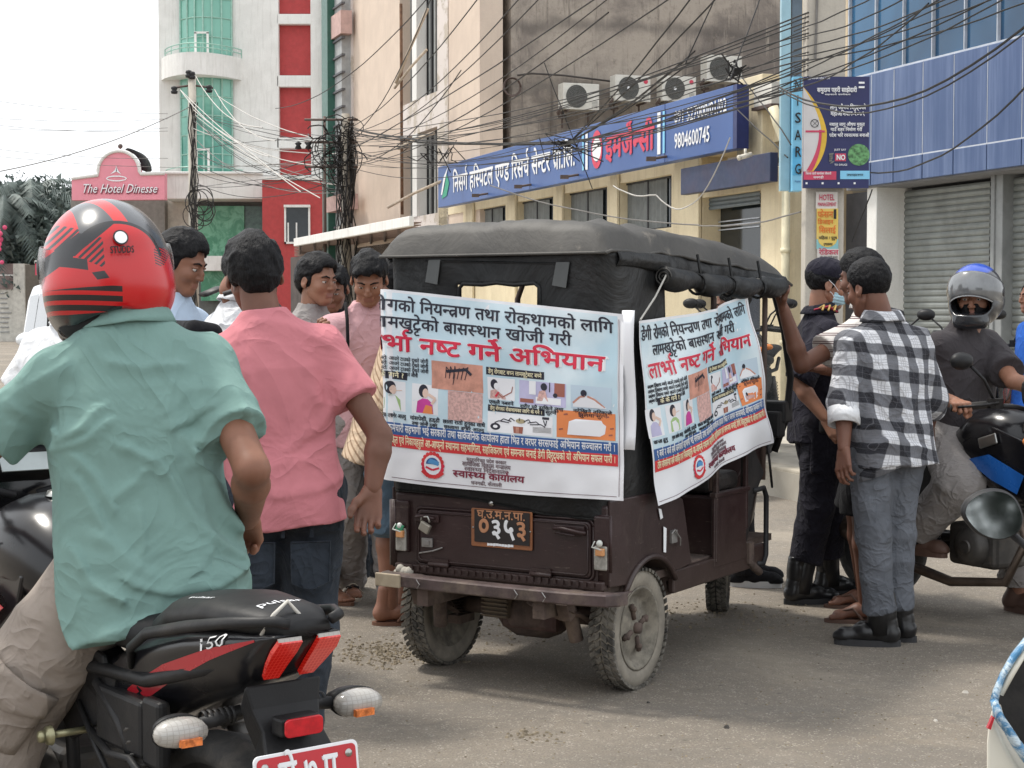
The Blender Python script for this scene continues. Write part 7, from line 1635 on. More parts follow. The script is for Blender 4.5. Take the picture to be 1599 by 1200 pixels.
b = B(); c = P9['pel']; b.loft([[Vector((math.sin(a) * .158, -math.cos(a) * .122, z)) for a in np.linspace(0, 6.283, 28, endpoint=False)] for z in (.925, .97)], cap=False); b.build('belt', BLACK, P9['t'], solid=.005)
b = B(); b.box((.175, -.02, .90), (.05, .06, .10)); b.build('belt_pouch', BLACK, P9['t'], bev=.012)
# --- man in striped polo reaching up to the hood
x0, y0 = xyd(1362, 7.72)
P10 = person('man in maroon striped polo and black shorts reaching up to hold the vehicle hood', (x0, y0), R_(62), 1.725, SK3, lean=(.05, 0, 0), head=(-.2, .12, 0), hair='thick', shirt='tee', smat=STRP, sleeve=.62, slr=.080, trou=1, tmat=BLKC, tend=.95, trr=(.11, .10, .1), shoe='flip', shmat=BRSH, folds=(.008, 12),
    armL=[(xyd(1252, 7.42)[0], 7.42, 1.205), (xyd(1224, 7.40)[0], 7.40, 1.455)], thL=(-.4, -.7, 0), handL='hook', armR=[(xyd(1330, 8.0)[0], 8.0, 1.16), (xyd(1285, 7.9)[0], 7.9, 1.17)], legL=[(x0 - .04, 7.66, .49), (xyd(1356, 7.72)[0], 7.70, .085)], legR=[(x0 - .02, 7.9, .49), (xyd(1352, 8.1)[0], 8.08, .085)], ftR=R_(28), ftL=R_(28)); collar(P10, STRP)
# --- plaid shirt man
x0, y0 = xyd(1386, 7.18)
P11 = person('man in black and white plaid shirt, grey jeans and black boots', (x0, y0), R_(22), 1.665, SK3, lean=(.06, -.03, 0), head=(R_(18), .22, -.02), hoff=(-.04, 0, 0), hair='fade', shirt='tee', smat=PLAID, sleeve=1.35, slr=.080, trou=1, tmat=GREYJ, tend=1.80, trr=(.096, .075, .062), shoe='boot', shmat=BOOTM, solemat=SOLEM, folds=(.013, 13), gauge=1.06, fres=.0075, cd=7.1, creases=[((.014, .010), [(1350, 560), (1380, 620), (1430, 660)]), ((.014, .009), [(1440, 580), (1420, 640), (1370, 690)]), ((.012, .010), [(1345, 690), (1385, 678), (1440, 700)]), ((.012, .008), [(1330, 600), (1345, 660)])],
    st=[(.80, .02, .0, .184, .155), (.90, 0, 0, .186, .150), (1.0, 0, 0, .182, .14), (1.12, 0, 0, .182, .135), (1.22, 0, -.004, .188, .13), (1.29, 0, -.008, .184, .118), (1.335, 0, -.01, .162, .104), (1.37, 0, -.012, .130, .090), (1.405, 0, -.014, .098, .078), (1.435, 0, -.014, .076, .068), (1.468, 0, -.012, .064, .062)],
    armL=[(xyd(1318, 7.12)[0], 7.10, 1.06), (xyd(1318, 7.04)[0], 7.02, .865)], thL=(-.5, .7, 0), handL='relax', armR=[(xyd(1456, 7.3)[0], 7.3, 1.06), (xyd(1452, 7.5)[0], 7.5, .92)], legL=[(xyd(1366, 7.15)[0], 7.14, .49), (xyd(1378, 7.17)[0], 7.15, .085)], legR=[(xyd(1406, 7.22)[0], 7.24, .49), (xyd(1408, 7.24)[0], 7.26, .085)], ftL=R_(55), ftR=R_(38)); collar(P11, PLAID, hgt=.035)
a, e, w = P11['A'][-1]; b = B(); d = Vector(w - e).normalized(); c = Vector(e + (w - e) * .35); b.tube([c - d * .04, c + d * .03], [.066, .063], 18, cap=False); b.build('rolled_cuff', WHT, P11['t'], solid=.012)
b = B(); b.loft([[Vector((math.sin(a_) * (.182 + .006 * math.sin(5 * a_)) + .01, -math.cos(a_) * (.150 + .006 * math.sin(7 * a_)), z + .045 * math.sin(a_) * 1.0 + .02 * math.cos(2 * a_)) ) for a_ in np.linspace(0, 6.283, 40, endpoint=False)] for z in (.775, .80, .83)], cap=False); b.build('shirt_hem', PLAID, P11['t'], solid=.006)
# --- blue shirt at the right edge
x0, y0 = xyd(1618, 11.5)
P14 = person('person in royal blue shirt at the right edge behind the helmeted rider', (x0, y0), R_(100), 1.66, SK1, hair='short', shirt='tee', smat=BLUEC, trou=1, tmat=DENIM, tend=2, shmat=BLKC)
# ================================================================== motorcycles
BKP = Mt('glossy black bike paint', .2, .0, .35, .25); BKP.color(BKP.mix(BKP.noise(5, 6, .75).step(.5, .75) * .35, (.008, .008, .010), (.045, .04, .036))).rough(BKP.noise(7, 5) * .3 + .08); BKP = BKP.m
PLB = M('matt black plastic', (.012, .012, .013), .5, var=.2, bump=.15, bs=120, dirt=(.06, .052, .045), dirt_amt=.35, ds=6, spec=.3); SEATB = M('black bike seat vinyl', (.010, .010, .011), .5, var=.2, bump=.35, bs=18, dirt=(.05, .046, .042), dirt_amt=.3, ds=5, spec=.3)
GUNM = M('dusty engine alloy', (.085, .08, .075), .55, .6, var=.3, dirt=(.15, .12, .09), dirt_amt=.5, ds=10); REDP = M('red bike decal', (.42, .01, .022), .25, var=.05, coat=.6); BLUED = M('blue bike decal', (.012, .09, .34), .25, var=.05, coat=.6)
TRED = Mt('red tail lamp lens', .12, 0, .5, .8); _g1 = (TRED.x * 120).frac(); _g2 = (TRED.z * 150).frac(); TRED.color(TRED.mix((_g1 > .72).max(_g2 > .78) * .35, (.42, .004, .003), (.80, .10, .07))); TRED.b.inputs['Emission Color'].default_value = (1, .03, .015, 1); TRED.b.inputs['Emission Strength'].default_value = .10; TRED = TRED.m
CLENS = Mt('clear ribbed indicator lens', .12, 0, .5, .6); _g1 = (CLENS.x * 95).frac(); _g2 = (CLENS.z * 130).frac(); CLENS.color(CLENS.mix((_g1 > .80).max(_g2 > .80) * .4, (.40, .38, .35), (.24, .22, .20))); CLENS = CLENS.m
AMB = M('amber bulb behind lens', (.72, .19, .05), .2, var=.5, vs=60); MIRR = bpy.data.materials.new('mirror glass'); MIRR.use_nodes = True; _q = MIRR.node_tree.nodes['Principled BSDF']; _q.inputs['Metallic'].default_value = 1; _q.inputs['Roughness'].default_value = .04; _q.inputs['Base Color'].default_value = (.62, .66, .65, 1)
def sup(a, e=2.4):   # superellipse unit point
    c, s = math.cos(a), math.sin(a); return (abs(c) ** (2 / e) * (1 if c > 0 else -1), abs(s) ** (2 / e) * (1 if s > 0 else -1))
def yloft(b, st, n=20, e=2.4):   # st: (y, xc, zc, rx, rz)
    b.loft([[Vector((xc + rx * sup(2 * math.pi * k / n, e)[0], y, zc + rz * sup(2 * math.pi * k / n, e)[1])) for k in range(n)] for y, xc, zc, rx, rz in st]); return b
def bike_wheel(t, y, r, w, name, par=None):
    b = B(); b.lathe([(r * .80, -w * .38), (r * .86, -w * .5), (r * .95, -w * .42), (r, 0), (r * .95, w * .42), (r * .86, w * .5), (r * .80, w * .38)], (0, y, r), (1, 0, 0), 40); wo = b.build(name, RUBBER, t)
    b = B(); b.lathe([(r * .81, -w * .36), (r * .76, -w * .34), (r * .74, 0), (r * .76, w * .34), (r * .81, w * .36)], (0, y, r), (1, 0, 0), 36); b.cyl((-.05, y, r), (.05, y, r), .045, 16)
    for k in range(5):
        a = 2 * math.pi * k / 5 + .3
        for d in (-.12, .12): b.tube([(0, y + .035 * math.cos(a), r + .035 * math.sin(a)), (0, y + r * .77 * math.cos(a + d), r + r * .77 * math.sin(a + d))], [.018, .012], 6)
    b.build('rim', PLB, wo)
    b = B(); b.lathe([(.06, 0), (.12, 0), (.12, .004), (.06, .004)], (-.065, y, r), (1, 0, 0), 24, True); b.build('brake_disc', STEEL, wo)
def motorbike(label, loc, rz, accent, cowl=True, group=None, detail=True, name='motorcycle', mirrors=True, wind=False):
    t = thing(name, label, 'motorcycle', loc, rz, group)
    bike_wheel(t, .28, .30, .12, 'rear_wheel'); bike_wheel(t, 1.60, .295, .09, 'front_wheel')
    b = B(); 
    for s in (-1, 1): b.tube([(s * .09, 1.60, .295), (s * .09, 1.50, .55), (s * .085, 1.36, .93)], [.028, .026, .018], 10)
    b.box((0, 1.36, .93), (.24, .08, .03)); b.build('front_fork', GUNM, t)
    b = B(); b.grid(lambda u, v: Vector(((u - .5) * .13, 1.60 + .335 * math.cos(R_(20 + 130 * v)), .295 + .335 * math.sin(R_(20 + 130 * v)) - .03 * abs(2 * u - 1) ** 2)), 6, 14); b.build('front_mudguard', BKP, t, solid=.006)
    b = B(); b.box((0, 1.0, .36), (.22, .30, .20)); b.build('crankcase', GUNM, t, bev=.03, seg=3)
    b = B(); b.lathe([(0, .05), (.06, .048), (.085, .035), (.095, 0)], (.11, 1.02, .36), (1, 0, 0), 24); b.lathe([(0, .05), (.08, .045), (.10, .02), (.105, 0)], (-.11, .95, .35), (-1, 0, 0), 24); b.lathe([(.03, .062), (.035, .055)], (.11, 1.02, .36), (1, 0, 0), 16); b.build('engine_cover', GUNM, t)
    b = B()
    for k in range(8): b.box((0, 1.10 + .012 * k, .47 + .022 * k), (.17, .15, .009), (-.45, 0, 0))
    b.cyl((0, 1.07, .44), (0, 1.17, .66), .05, 14); b.build('engine_fins', GUNM, t)
    b = B(); b.tube([(.06, 1.22, .58), (.09, 1.32, .42), (.11, 1.22, .22), (.13, .9, .18), (.15, .55, .24)], [.02, .02, .021, .023, .028], 10); b.tube([(.15, .58, .24), (.17, .30, .33), (.18, .05, .42)], [.04, .05, .045], 14); b.build('exhaust', M('brown heat stained exhaust', (.13, .10, .08), .45, .7, var=.3), t)
    b = B(); b.tube([(-.10, .28, .30), (-.11, .75, .36)], .025, 8); b.tube([(.10, .28, .30), (.11, .75, .36)], .025, 8); b.box((-.12, .5, .33), (.02, .55, .09)); b.build('swingarm', PLB, t, bev=.004)
    for s in (-1, 1):
        b = B(); b.cyl((s * .11, .36, .36), (s * .11, .48, .64), .022, 10)
        for k in range(9): b.lathe([(.030, -.004), (.034, 0), (.030, .004)], (s * .11, .375 + .0105 * k, .395 + .0245 * k), (0, .394, .919), 12)
        b.build('shock_absorber', GUNM, t)
    b = B()
    for s in (-1, 1): b.tube([(s * .06, 1.33, .95), (s * .13, 1.1, .72), (s * .12, .75, .68), (s * .12, .40, .70), (s * .07, .10, .78)], .015, 8); b.tube([(s * .10, .85, .70), (s * .11, .78, .34)], .016, 8)
    b.build('frame_tube', PLB, t)
    b = B(); yloft(b, [(.84, 0, .80, .06, .05), (.88, 0, .82, .11, .09), (1.0, 0, .87, .155, .125), (1.15, 0, .885, .165, .13), (1.27, 0, .87, .14, .115), (1.34, 0, .85, .07, .07)]); tnk = b.build('fuel_tank', BKP, t)
    b = B(); b.lathe([(0, .012), (.035, .012), (.04, 0)], (0, 1.10, 1.008), (0, 0, 1), 18); b.build('tank_cap', CHROME, tnk)
    for s in (-1, 1):
        b = B(); P = [(.98, .84), (1.15, .93), (1.40, .86), (1.46, .74), (1.36, .60), (1.18, .66), (1.02, .76)]; b.prism([(y, z) for y, z in P] if s > 0 else P, (s * .150 - (.012 if s > 0 else -.0), 0, 0), (0, 1, 0), (0, 0, 1), .02); sh_ = b.build('tank_shroud', BKP, t, bev=.008)
        b = B(); P = [(1.03, .765), (1.17, .80), (1.38, .72), (1.34, .635), (1.19, .685)]; b.add([Vector((s * .176, y, z)) for y, z in P], [tuple(range(5))]); b.build('shroud_decal', accent, sh_, solid=.002)
        b = B(); P = [(.55, .60), (.60, .72), (.86, .74), (.90, .60), (.78, .50)]; b.prism(P, (s * .125, 0, 0), (0, 1, 0), (0, 0, 1), .015); b.build('side_cover', PLB, t, bev=.008)
        b = B(); b.tube([(s * .10, .80, .37), (s * .20, .78, .36)], .010, 6); b.tube([(s * .20, .78, .36), (s * .27, .78, .365)], .018, 8); b.build('footpeg', PLB, t)
    b = B(); yloft(b, [(.40, 0, .775, .085, .045), (.50, 0, .775, .125, .05), (.68, 0, .775, .13, .05), (.86, 0, .80, .085, .05), (.90, 0, .82, .06, .03)]); b.build('rider_seat', SEATB, t)
    b = B(); yloft(b, [(-.03, 0, .855, .05, .020), (.05, 0, .862, .085, .032), (.20, 0, .858, .105, .040), (.34, 0, .835, .11, .045), (.42, 0, .80, .10, .04)]); ps_ = b.build('pillion_seat', SEATB, t)
    # bars, cowl, mirrors
    b = B(); 
    for s in (-1, 1): b.tube([(s * .03, 1.33, .99), (s * .14, 1.30, 1.02), (s * .26, 1.22, 1.03), (s * .36, 1.14, 1.015)], .011, 8)
    b.build('handlebar', BLACK, t)
    for s in (-1, 1):
        b = B(); b.tube([(s * .25, 1.225, 1.03), (s * .375, 1.13, 1.013)], .017, 10); b.build('grip', RUBBER, t)
        b = B(); b.box((s * .22, 1.25, 1.035), (.05, .05, .045)); b.tube([(s * .23, 1.28, 1.04), (s * .30, 1.25, 1.03), (s * .38, 1.18, 1.02)], .006, 6); b.build('lever', PLB, t)
        if mirrors:
            b = B(); b.tube([(s * .22, 1.24, 1.05), (s * .26, 1.22, 1.14), (s * .33, 1.21, 1.20)], .007, 6); yloft(b, [(1.175, s * .37, 1.225, .055, .035), (1.185, s * .37, 1.225, .062, .040), (1.205, s * .37, 1.225, .058, .036), (1.225, s * .37, 1.225, .03, .02)], 18, 2.2); m_ = b.build('mirror', PLB, t)
            b = B(); b.add([(s * .37 + .056 * math.cos(a), 1.1735, 1.225 + .035 * math.sin(a)) for a in np.linspace(0, 6.283, 18, endpoint=False)], [tuple(range(18))]); b.build('mirror_glass', MIRR, m_)
    b = B(); yloft(b, [(1.36, 0, 1.00, .12, .06), (1.44, 0, .98, .13, .11), (1.54, 0, .95, .115, .115), (1.60, 0, .94, .08, .09)]); b.build('headlamp_cowl', BKP, t)
    b = B(); yloft(b, [(1.585, 0, .935, .085, .07), (1.61, 0, .935, .06, .05)]); b.build('headlamp', M('headlamp glass', (.5, .52, .52), .08, var=.1), t)
    b = B(); b.box((0, 1.36, 1.065), (.17, .06, .075), (-.6, 0, 0)); ic = b.build('instrument', PLB, t, bev=.012, seg=3)
    b = B(); b.box((0, 1.327, 1.072), (.13, .004, .05), (-.6, 0, 0)); b.build('dial', M('pale dial', (.45, .50, .50), .2), ic)
    if wind: b = B(); b.grid(lambda u, v: Vector(((u - .5) * (.30 - .10 * v * v), 1.50 - .14 * v + .10 * (u - .5) ** 2 * -4 + .0, 1.04 + .17 * v)), 10, 8); b.build('windscreen', M('smoked screen', (.02, .035, .05), .1), t, solid=.004)
    for s in (-1, 1):
        b = B(); b.tube([(s * .13, 1.44, .88), (s * .19, 1.45, .88)], .008, 6); b.ball((s * .225, 1.46, .88), (.042, .025, .025), 12, 8); b.build('front_indicator', M('orange indicator', (.65, .20, .04), .2), t)
    return t
def cw(y): return float(np.interp(y, [-.03, 0, .05, .1, .25, .45, .62], [.068, .080, .092, .100, .118, .130, .118]))
def ct(y): return float(np.interp(y, [-.03, 0, .1, .25, .45, .62], [.850, .848, .842, .822, .775, .705]))
def cb(y): return float(np.interp(y, [-.03, -.01, .02, .05, .12, .25, .45, .62], [.838, .818, .790, .760, .722, .675, .598, .560]))
def cxs(t): return float(np.interp(t, [0, .12, .45, .75, 1], [.80, 1, .95, .80, .52]))
def cside(s, y, z, o=.001): t = min(1, max(0, (ct(y) - z) / (ct(y) - cb(y)))); return Vector((s * (cw(y) * cxs(t) + o), y, z))
def tail(t, accent, plate=True, big=True):
    b = B(); rings = []
    for y in (-.03, -.01, .02, .05, .08, .12, .18, .25, .35, .45, .54, .62):
        L = [cside(-1, y, ct(y) + (cb(y) - ct(y)) * q, 0) for q in (1, .85, .7, .5, .3, .15, .05, 0)]; Rr = [Vector((-p.x, p.y, p.z)) for p in L[::-1]]; rings.append(L + Rr)
    b.loft(rings); c = b.build('tail_cowl', BKP, t)
    for s in (-1, 1):
        U_ = [(.58, .590), (.50, .665), (.33, .745), (.16, .803), (.02, .838)]; D_ = [(.565, .585), (.45, .645), (.33, .705), (.16, .780), (.02, .834)]
        b = B(); V = []
        for i in range(25):
            q = i / 24 * 4; k = min(3, int(q)); f = q - k
            for P in (U_, D_): y = P[k][0] * (1 - f) + P[k + 1][0] * f; z = P[k][1] * (1 - f) + P[k + 1][1] * f; V.append(cside(s, y, z, .0012))
        b.add(V, [(2 * i, 2 * i + 1, 2 * i + 3, 2 * i + 2) for i in range(24)], True); b.build('side_stripe', accent, c, fix=False)
        b = B(); b.tube([(s * .125, .46, .72), (s * .142, .43, .765), (s * .14, .36, .805), (s * .13, .20, .842), (s * .115, .06, .868), (s * .07, -.03, .878), (s * .045, -.04, .872)], [.007, .009, .010, .010, .009, .008, .008], 10, flat=1.3); b.build('grab_rail', PLB, t)
        # lamp strips on the raked rear face
        x0, x1 = (.018, .066)
        b = B(); V = []
        for y, dz, xa, xb in ((-.033, .002, x0, x1), (-.012, -.003, x0, x1 + .004), (.018, -.003, x0 + .002, x1 - .002), (.048, -.003, x0 + .004, x1 - .012)):
            z = cb(y) + dz; V += [(s * xa, y - .006, z), (s * xb, y - .004, z)]
        b.add(V, [(0, 1, 3, 2), (2, 3, 5, 4), (4, 5, 7, 6)]); b.build('tail_lamp', TRED, c, solid=.010)
        b = B(); b.add([(s * x0, -.036, .846), (s * x1, -.034, .846), (s * x1, -.036, .838), (s * x0, -.038, .838)], [(0, 1, 2, 3)]); b.build('lamp_top_glass', CLENS, c, solid=.004)
        b = B(); b.tube([(s * .05, .14, .675), (s * .145, .125, .668)], [.015, .013], 10)
        for k in range(6): b.lathe([(.016, -.004), (.019, 0), (.016, .004)], (s * (.07 + .012 * k), .137, .673), (1, 0, 0), 10)
        b.build('indicator_stem', PLB, t)
        b = B(); yloft(b, [(.075, s * .195, .665, .020, .010), (.085, s * .195, .665, .048, .024), (.105, s * .195, .665, .053, .028), (.115, s * .195, .665, .052, .028)], 20, 2.3); ind = b.build('indicator_lens', CLENS, t)
        b = B(); yloft(b, [(.114, s * .195, .665, .054, .030), (.14, s * .19, .667, .045, .026), (.155, s * .17, .668, .02, .015)], 20, 2.3); b.build('indicator_shell', PLB, ind)
        b = B(); b.box((s * .190, .072, .652), (.042, .012, .014)); b.build('amber_insert', AMB, ind)
    # under-tail, fender, reflector, plate
    b = B(); b.loft([[Vector((-w, y, z)), Vector((w, y, z)), Vector((w * .8, y + .05, z - .05)), Vector((-w * .8, y + .05, z - .05))] for y, z, w in ((.06, .745, .085), (.05, .70, .075), (.03, .66, .065), (.00, .62, .075), (-.03, .56, .085), (-.05, .45, .085))], smooth=False); b.build('rear_mudguard', PLB, t, bev=.006)
    b = B(); b.box((-.005, .005, .672), (.088, .04, .036)); b.build('reflector_housing', PLB, t, bev=.006); b = B(); b.prism(rr(-.046, .036, .655, .690, .010), (0, -.020, 0), (1, 0, 0), (0, 0, 1), .006); b.build('red_reflector', M('red reflector', (.50, .012, .02), .2, var=.15, vs=60), t, bev=.002)
    if plate:
        pm1 = Matrix.Translation((-.012, -.050, .552)) @ Matrix.Rotation(R_(-8), 4, 'X')
        b = B(); b.T = pm1; b.prism(rr(-.112, .112, -.10, .085, .012), (0, 0, 0), (1, 0, 0), (0, 0, 1), .004); p_ = b.build('number_plate', SWHITE, t, bev=.001)
        b = B(); b.T = pm1; b.prism(rr(-.106, .106, -.094, .079, .010), (0, -.0045, 0), (1, 0, 0), (0, 0, 1), .001); b.build('plate_field', M('red plate paint', (.50, .018, .03), .35, var=.05, coat=.3), p_)
        text('lettering', 'से ७.प', lambda u, v: pm1 @ Vector((u, -.0062, v)), -.062, .014, .125, .082, SWHITE, p_, .03)
        for x in (-.09, .09): b = B(); b.T = pm1; b.lathe([(0, .004), (.006, .003), (.008, 0)], (x, -.006, .062), (0, -1, 0), 12); b.lathe([(0, .006), (.003, .005)], (x, -.006, .062), (0, -1, 0), 6); b.build('screw', CHROME, p_)
# foreground bike
TH1 = R_(38); O1 = Vector((-.35 - .04 * .788 - .018, 3.13 - .04 * .616, 0))
mb = motorbike('black motorcycle with red stripes in the left foreground, ridden by the man in red helmet', O1, TH1, REDP, mirrors=False, wind=True); tail(mb, REDP)
M1 = Matrix.Translation(O1) @ Matrix.Rotation(TH1, 4, 'Z')
for s in (-1,):
    text('lettering', '150', lambda u, v: cside(-1, .20 - u, v + u * .28, .0025), .0, .790, .095, .034, SWHITE, mb, .0)
    text('lettering', 'pulsar', lambda u, v: Vector((-.1705, 1.25 - u, v + u * .2)), .0, .86, .15, .05, SWHITE, mb, .02)
def seatz(x, y): rz_s = float(np.interp(y, [-.03, .05, .20, .34], [.020, .032, .040, .045])); rx_s = float(np.interp(y, [-.03, .05, .20, .34], [.05, .085, .105, .11])); zc = float(np.interp(y, [-.03, .05, .20, .34], [.855, .862, .858, .835])); return zc + rz_s * max(0, 1 - (abs(x) / rx_s) ** 2.4) ** (1 / 2.4) + .0015
text('lettering', 'pulsar', lambda u, v: Vector((u, v, seatz(u, v))), -.055, .055, .10, .035, SWHITE, mb, .0)
text('lettering', 'pulsar', lambda u, v: Vector((-.075 + v * .4, .30 - u, seatz(-.075 + v * .4, .30 - u))), 0, .0, .10, .030, SWHITE, mb, .0)
b = B(); b.tube([(-.07, .02, .845), (-.055, .0, .885), (-.02, .01, .905), (-.0, -.0, .880), (.005, -.01, .85)], .004, 6); b.build('cord_loop', M('pale cord', (.5, .47, .42), .8), mb)
b = B(); b.lathe([(0, .03), (.012, .028), (.014, .018), (.010, .014), (.020, .010), (.022, 0)], (-.20, .70, .54), (-1, 0, 0), 14); b.cyl((-.20, .70, .54), (-.12, .70, .54), .008, 8); b.build('bolt', M('aged brass bolt', (.35, .33, .20), .4, .7), mb)
b = B(); b.tube([(-.13, .66, .55), (-.15, .52, .53), (-.15, .42, .54), (-.14, .36, .50), (-.14, .34, .42)], .009, 8); b.tube([(-.13, .72, .60), (-.14, .60, .52), (-.14, .50, .45)], .007, 6); b.tube([(-.13, .62, .66), (-.135, .5, .6), (-.13, .44, .52)], .012, 8); b.build('stay_rod', PLB, mb)
b = B(); b.box((-.10, .5, .60), (.08, .22, .12)); b.box((-.09, .62, .66), (.07, .14, .10), (.3, 0, 0)); b.box((-.12, .36, .60), (.03, .08, .14)); b.build('chassis_bracket', PLB, mb, bev=.01)
# small glued badge texture strip on the tail, left
# --- rider in sea green polo
x1, y1 = -.795, 3.62
P1 = person('rider in sea green polo shirt and stone cargo trousers seen from behind', (x1, y1), R_(20), 1.72, SK1, lean=(.12, -.07, 0), dz=-.03, head=(R_(4), .05, -.05), hoff=(-.015, .02, -.005), hair='short', shirt='tee', smat=MINT, sleeve=.66, slr=.066, trou=1, tmat=KHAKI, tend=2, trr=(.112, .108, .095), shoe='sneaker', shmat=BRSH, folds=(.020, 15), gauge=1.0, fres=.006, cd=3.5, creases=[
        ((.010, .013), [(200, 700), (240, 718), (285, 775), (330, 830), (392, 872)]), ((.010, .011), [(300, 690), (335, 745), (365, 800), (395, 830)]), ((.012, .012), [(150, 840), (190, 862), (240, 885)]), ((.013, .013), [(395, 895), (330, 915), (270, 918), (205, 900)]),
        ((.009, .010), [(120, 760), (138, 800), (165, 850)]), ((.008, .009), [(118, 720), (150, 765), (172, 800)]), ((.010, .011), [(110, 860), (140, 900), (185, 925)]), ((.008, .008), [(170, 780), (205, 750), (225, 715)]), ((.009, .010), [(95, 690), (130, 668), (160, 640)]), ((.009, .010), [(90, 705), (135, 690), (175, 660)]),
        ((.009, .008), [(345, 640), (310, 665), (270, 670)]), ((.009, .009), [(360, 690), (330, 700), (300, 690)]), ((.008, .007), [(180, 560), (230, 575), (290, 565)]), ((.010, .010), [(150, 980), (220, 965), (300, 970), (380, 935)]), ((.010, .009), [(330, 860), (300, 890), (250, 905)]), ((.008, .008), [(215, 800), (225, 845), (215, 880)]),
        ((.008, .008), [(20, 640), (50, 665), (85, 680)]), ((.008, .008), [(15, 670), (45, 690), (75, 705)]), ((.007, .007), [(380, 610), (395, 650), (398, 690)])],
    st=[(.775, .0, .01, .196, .185), (.86, 0, 0.005, .198, .175), (.96, 0, -.005, .184, .150), (1.10, 0, -.01, .176, .132), (1.22, 0, -.015, .182, .128), (1.29, 0, -.018, .178, .116), (1.335, 0, -.018, .158, .102), (1.37, 0, -.018, .128, .090), (1.405, 0, -.018, .098, .080), (1.435, 0, -.018, .078, .072), (1.464, 0, -.016, .070, .068)],
    armR=[(-.548, 3.50, 1.115), (-.59, 3.70, .985)], thR=(-1, .2, .3), handR='hook', armL=[(-1.19, 3.58, 1.10), (-1.36, 3.86, 1.06)], thL=(1, 0, .2), handL='grip',
    legL=[(-1.14, 3.66, .54), (-1.22, 3.58, .085)], legR=[(-.70, 4.02, .62), (-.55, 3.95, .085)], ftL=R_(20), ftR=R_(15)); collar(P1, MINT, r=.070, hgt=.045)
hp, kn, an = [Vector(q) for q in P1['G'][-1]]; d = (kn - hp).normalized(); side = P1['Ri'] @ Vector((.25, -.95, .30)); side = (side - d * side.dot(d)).normalized(); up_ = d.cross(side).normalized()
def legp(a, w, o): q = hp.lerp(kn, a); r = (.112 + (.108 - .112) * a) * P1['k'] + o; th = w / r; return q + side * (r * math.cos(th)) + up_ * (r * math.sin(th))
b = B(); b.grid(lambda u, v: legp(.62 + .36 * v, -.085 + .17 * u, .012), 8, 8); b.build('cargo_pocket', KHAKI, P1['t'], solid=.006)
b = B(); b.grid(lambda u, v: legp(.58 + (.13 + .06 * (1 - abs(2 * u - 1))) * v, -.092 + .184 * u, .019), 8, 6); b.build('pocket_flap', KHAKI, P1['t'], solid=.006)
# ================================================================== helmets
def helmet(P, label, shellm, visor_up, vis_mat, sc_=1.0):
    Mw = Matrix.Translation(P['RT']) @ Matrix.Rotation(P['t'].rotation_euler.z, 4, 'Z') @ P['HM']
    t = thing('helmet', label, 'helmet'); Mw = Mw @ Matrix.Translation((-.012 if sc_ > 1 else 0, 0, -.038 if sc_ > 1 else -.012)); t.location = Mw.to_translation(); t.rotation_euler = Mw.to_euler(); t.scale = (sc_,) * 3
    s = SD((-.17, -.20, -.20), (.17, .21, .20), .0048)
    s.ell((0, -.004, .030), (.130, .155, .142), k=.001); s.ell((0, .05, -.055), (.112, .112, .085), k=.06); s.ell((0, -.05, -.03), (.122, .105, .085), k=.05)
    s.rc((-.06, .135, -.098), (.06, .135, -.098), .024, k=.04); s.ell((0, -.095, .085), (.075, .060, .035), rot=(.5, 0, 0), k=.02)
    s.ell((0, .000, .015), (.104, .125, .118), k=.01, op='sub'); s.ell((0, -.01, -.12), (.100, .120, .085), k=.015, op='sub')
    s.box((0, .14, .000), (.098, .10, .052), rr=.04, k=.01, op='sub')
    s.loft([(-.22, 0, -.10, .25, .16), (-.100, 0, -.115, .10, .11), (-.072, 0, -.17, .045, .08), (-.062, 0, -.19, .01, .03)], k=.01, op='sub'); s.box((0, 0, -.19), (.2, .25, .055), rr=.001, k=.01, op='sub')
    V, F = s.mesh(); mesh_obj('shell', V, F, shellm, t, True)
    s = SD((-.16, -.18, -.18), (.16, .18, .14), .006); s.ell((0, 0, .015), (.108, .128, .120), k=.001); s.ell((0, -.01, -.08), (.108, .122, .055), k=.03); s.ell((0, .0, -.01), (.090, .108, .118), k=.01, op='sub'); s.box((0, .14, -.02), (.11, .12, .09), rr=.03, k=.01, op='sub'); s.box((0, 0, -.19), (.2, .25, .068), rr=.001, k=.01, op='sub'); s.ell((0, -.05, -.16), (.075, .08, .07), k=.02, op='sub')
    V, F = s.mesh(); mesh_obj('padding', V, F, M('black foam lining', (.012, .012, .013), .95), t, True)
    def vs(a, z, o=1.045): f = math.sqrt(max(0, 1 - ((z - .03) / .146) ** 2)); return Vector((.131 * o * math.sin(a) * f, -.004 + .158 * o * math.cos(a) * f, z))
    ru = Matrix.Translation((0, 0, .03)) @ Matrix.Rotation(visor_up, 4, 'X') @ Matrix.Translation((0, 0, -.03))
    b = B(); b.T = ru; b.grid(lambda u, v: vs(R_(-104 + 208 * u), -.050 + .125 * v), 34, 10); b.build('visor', vis_mat, t, solid=.003, fix=False)
    b = B(); b.T = ru; b.tube([vs(R_(-104 + 208 * i / 30), -.050, 1.05) for i in range(31)], .0035, 5); b.build('visor_edge', M('grey visor edge', (.30, .31, .32), .4), t)
    for q in (-1, 1): b = B(); b.lathe([(0, .012), (.020, .010), (.026, 0)], (q * .128, .005, .03), (q, 0, 0), 18); b.build('visor_pivot', BLACK, t)
    return t
H1 = Mt('red helmet shell with black graphics', .26, 0, .45, .45)
rx_, ry_, rz_ = H1.x, H1.y, H1.z; back = ry_ < .03
red = (.52, .005, .008); c = H1.mix(0.0, red, red)
def band(e, a, b2): return (e > a) * (e < b2)
left = rx_ < -.035; wq = H1.noise(9, 2) * .0
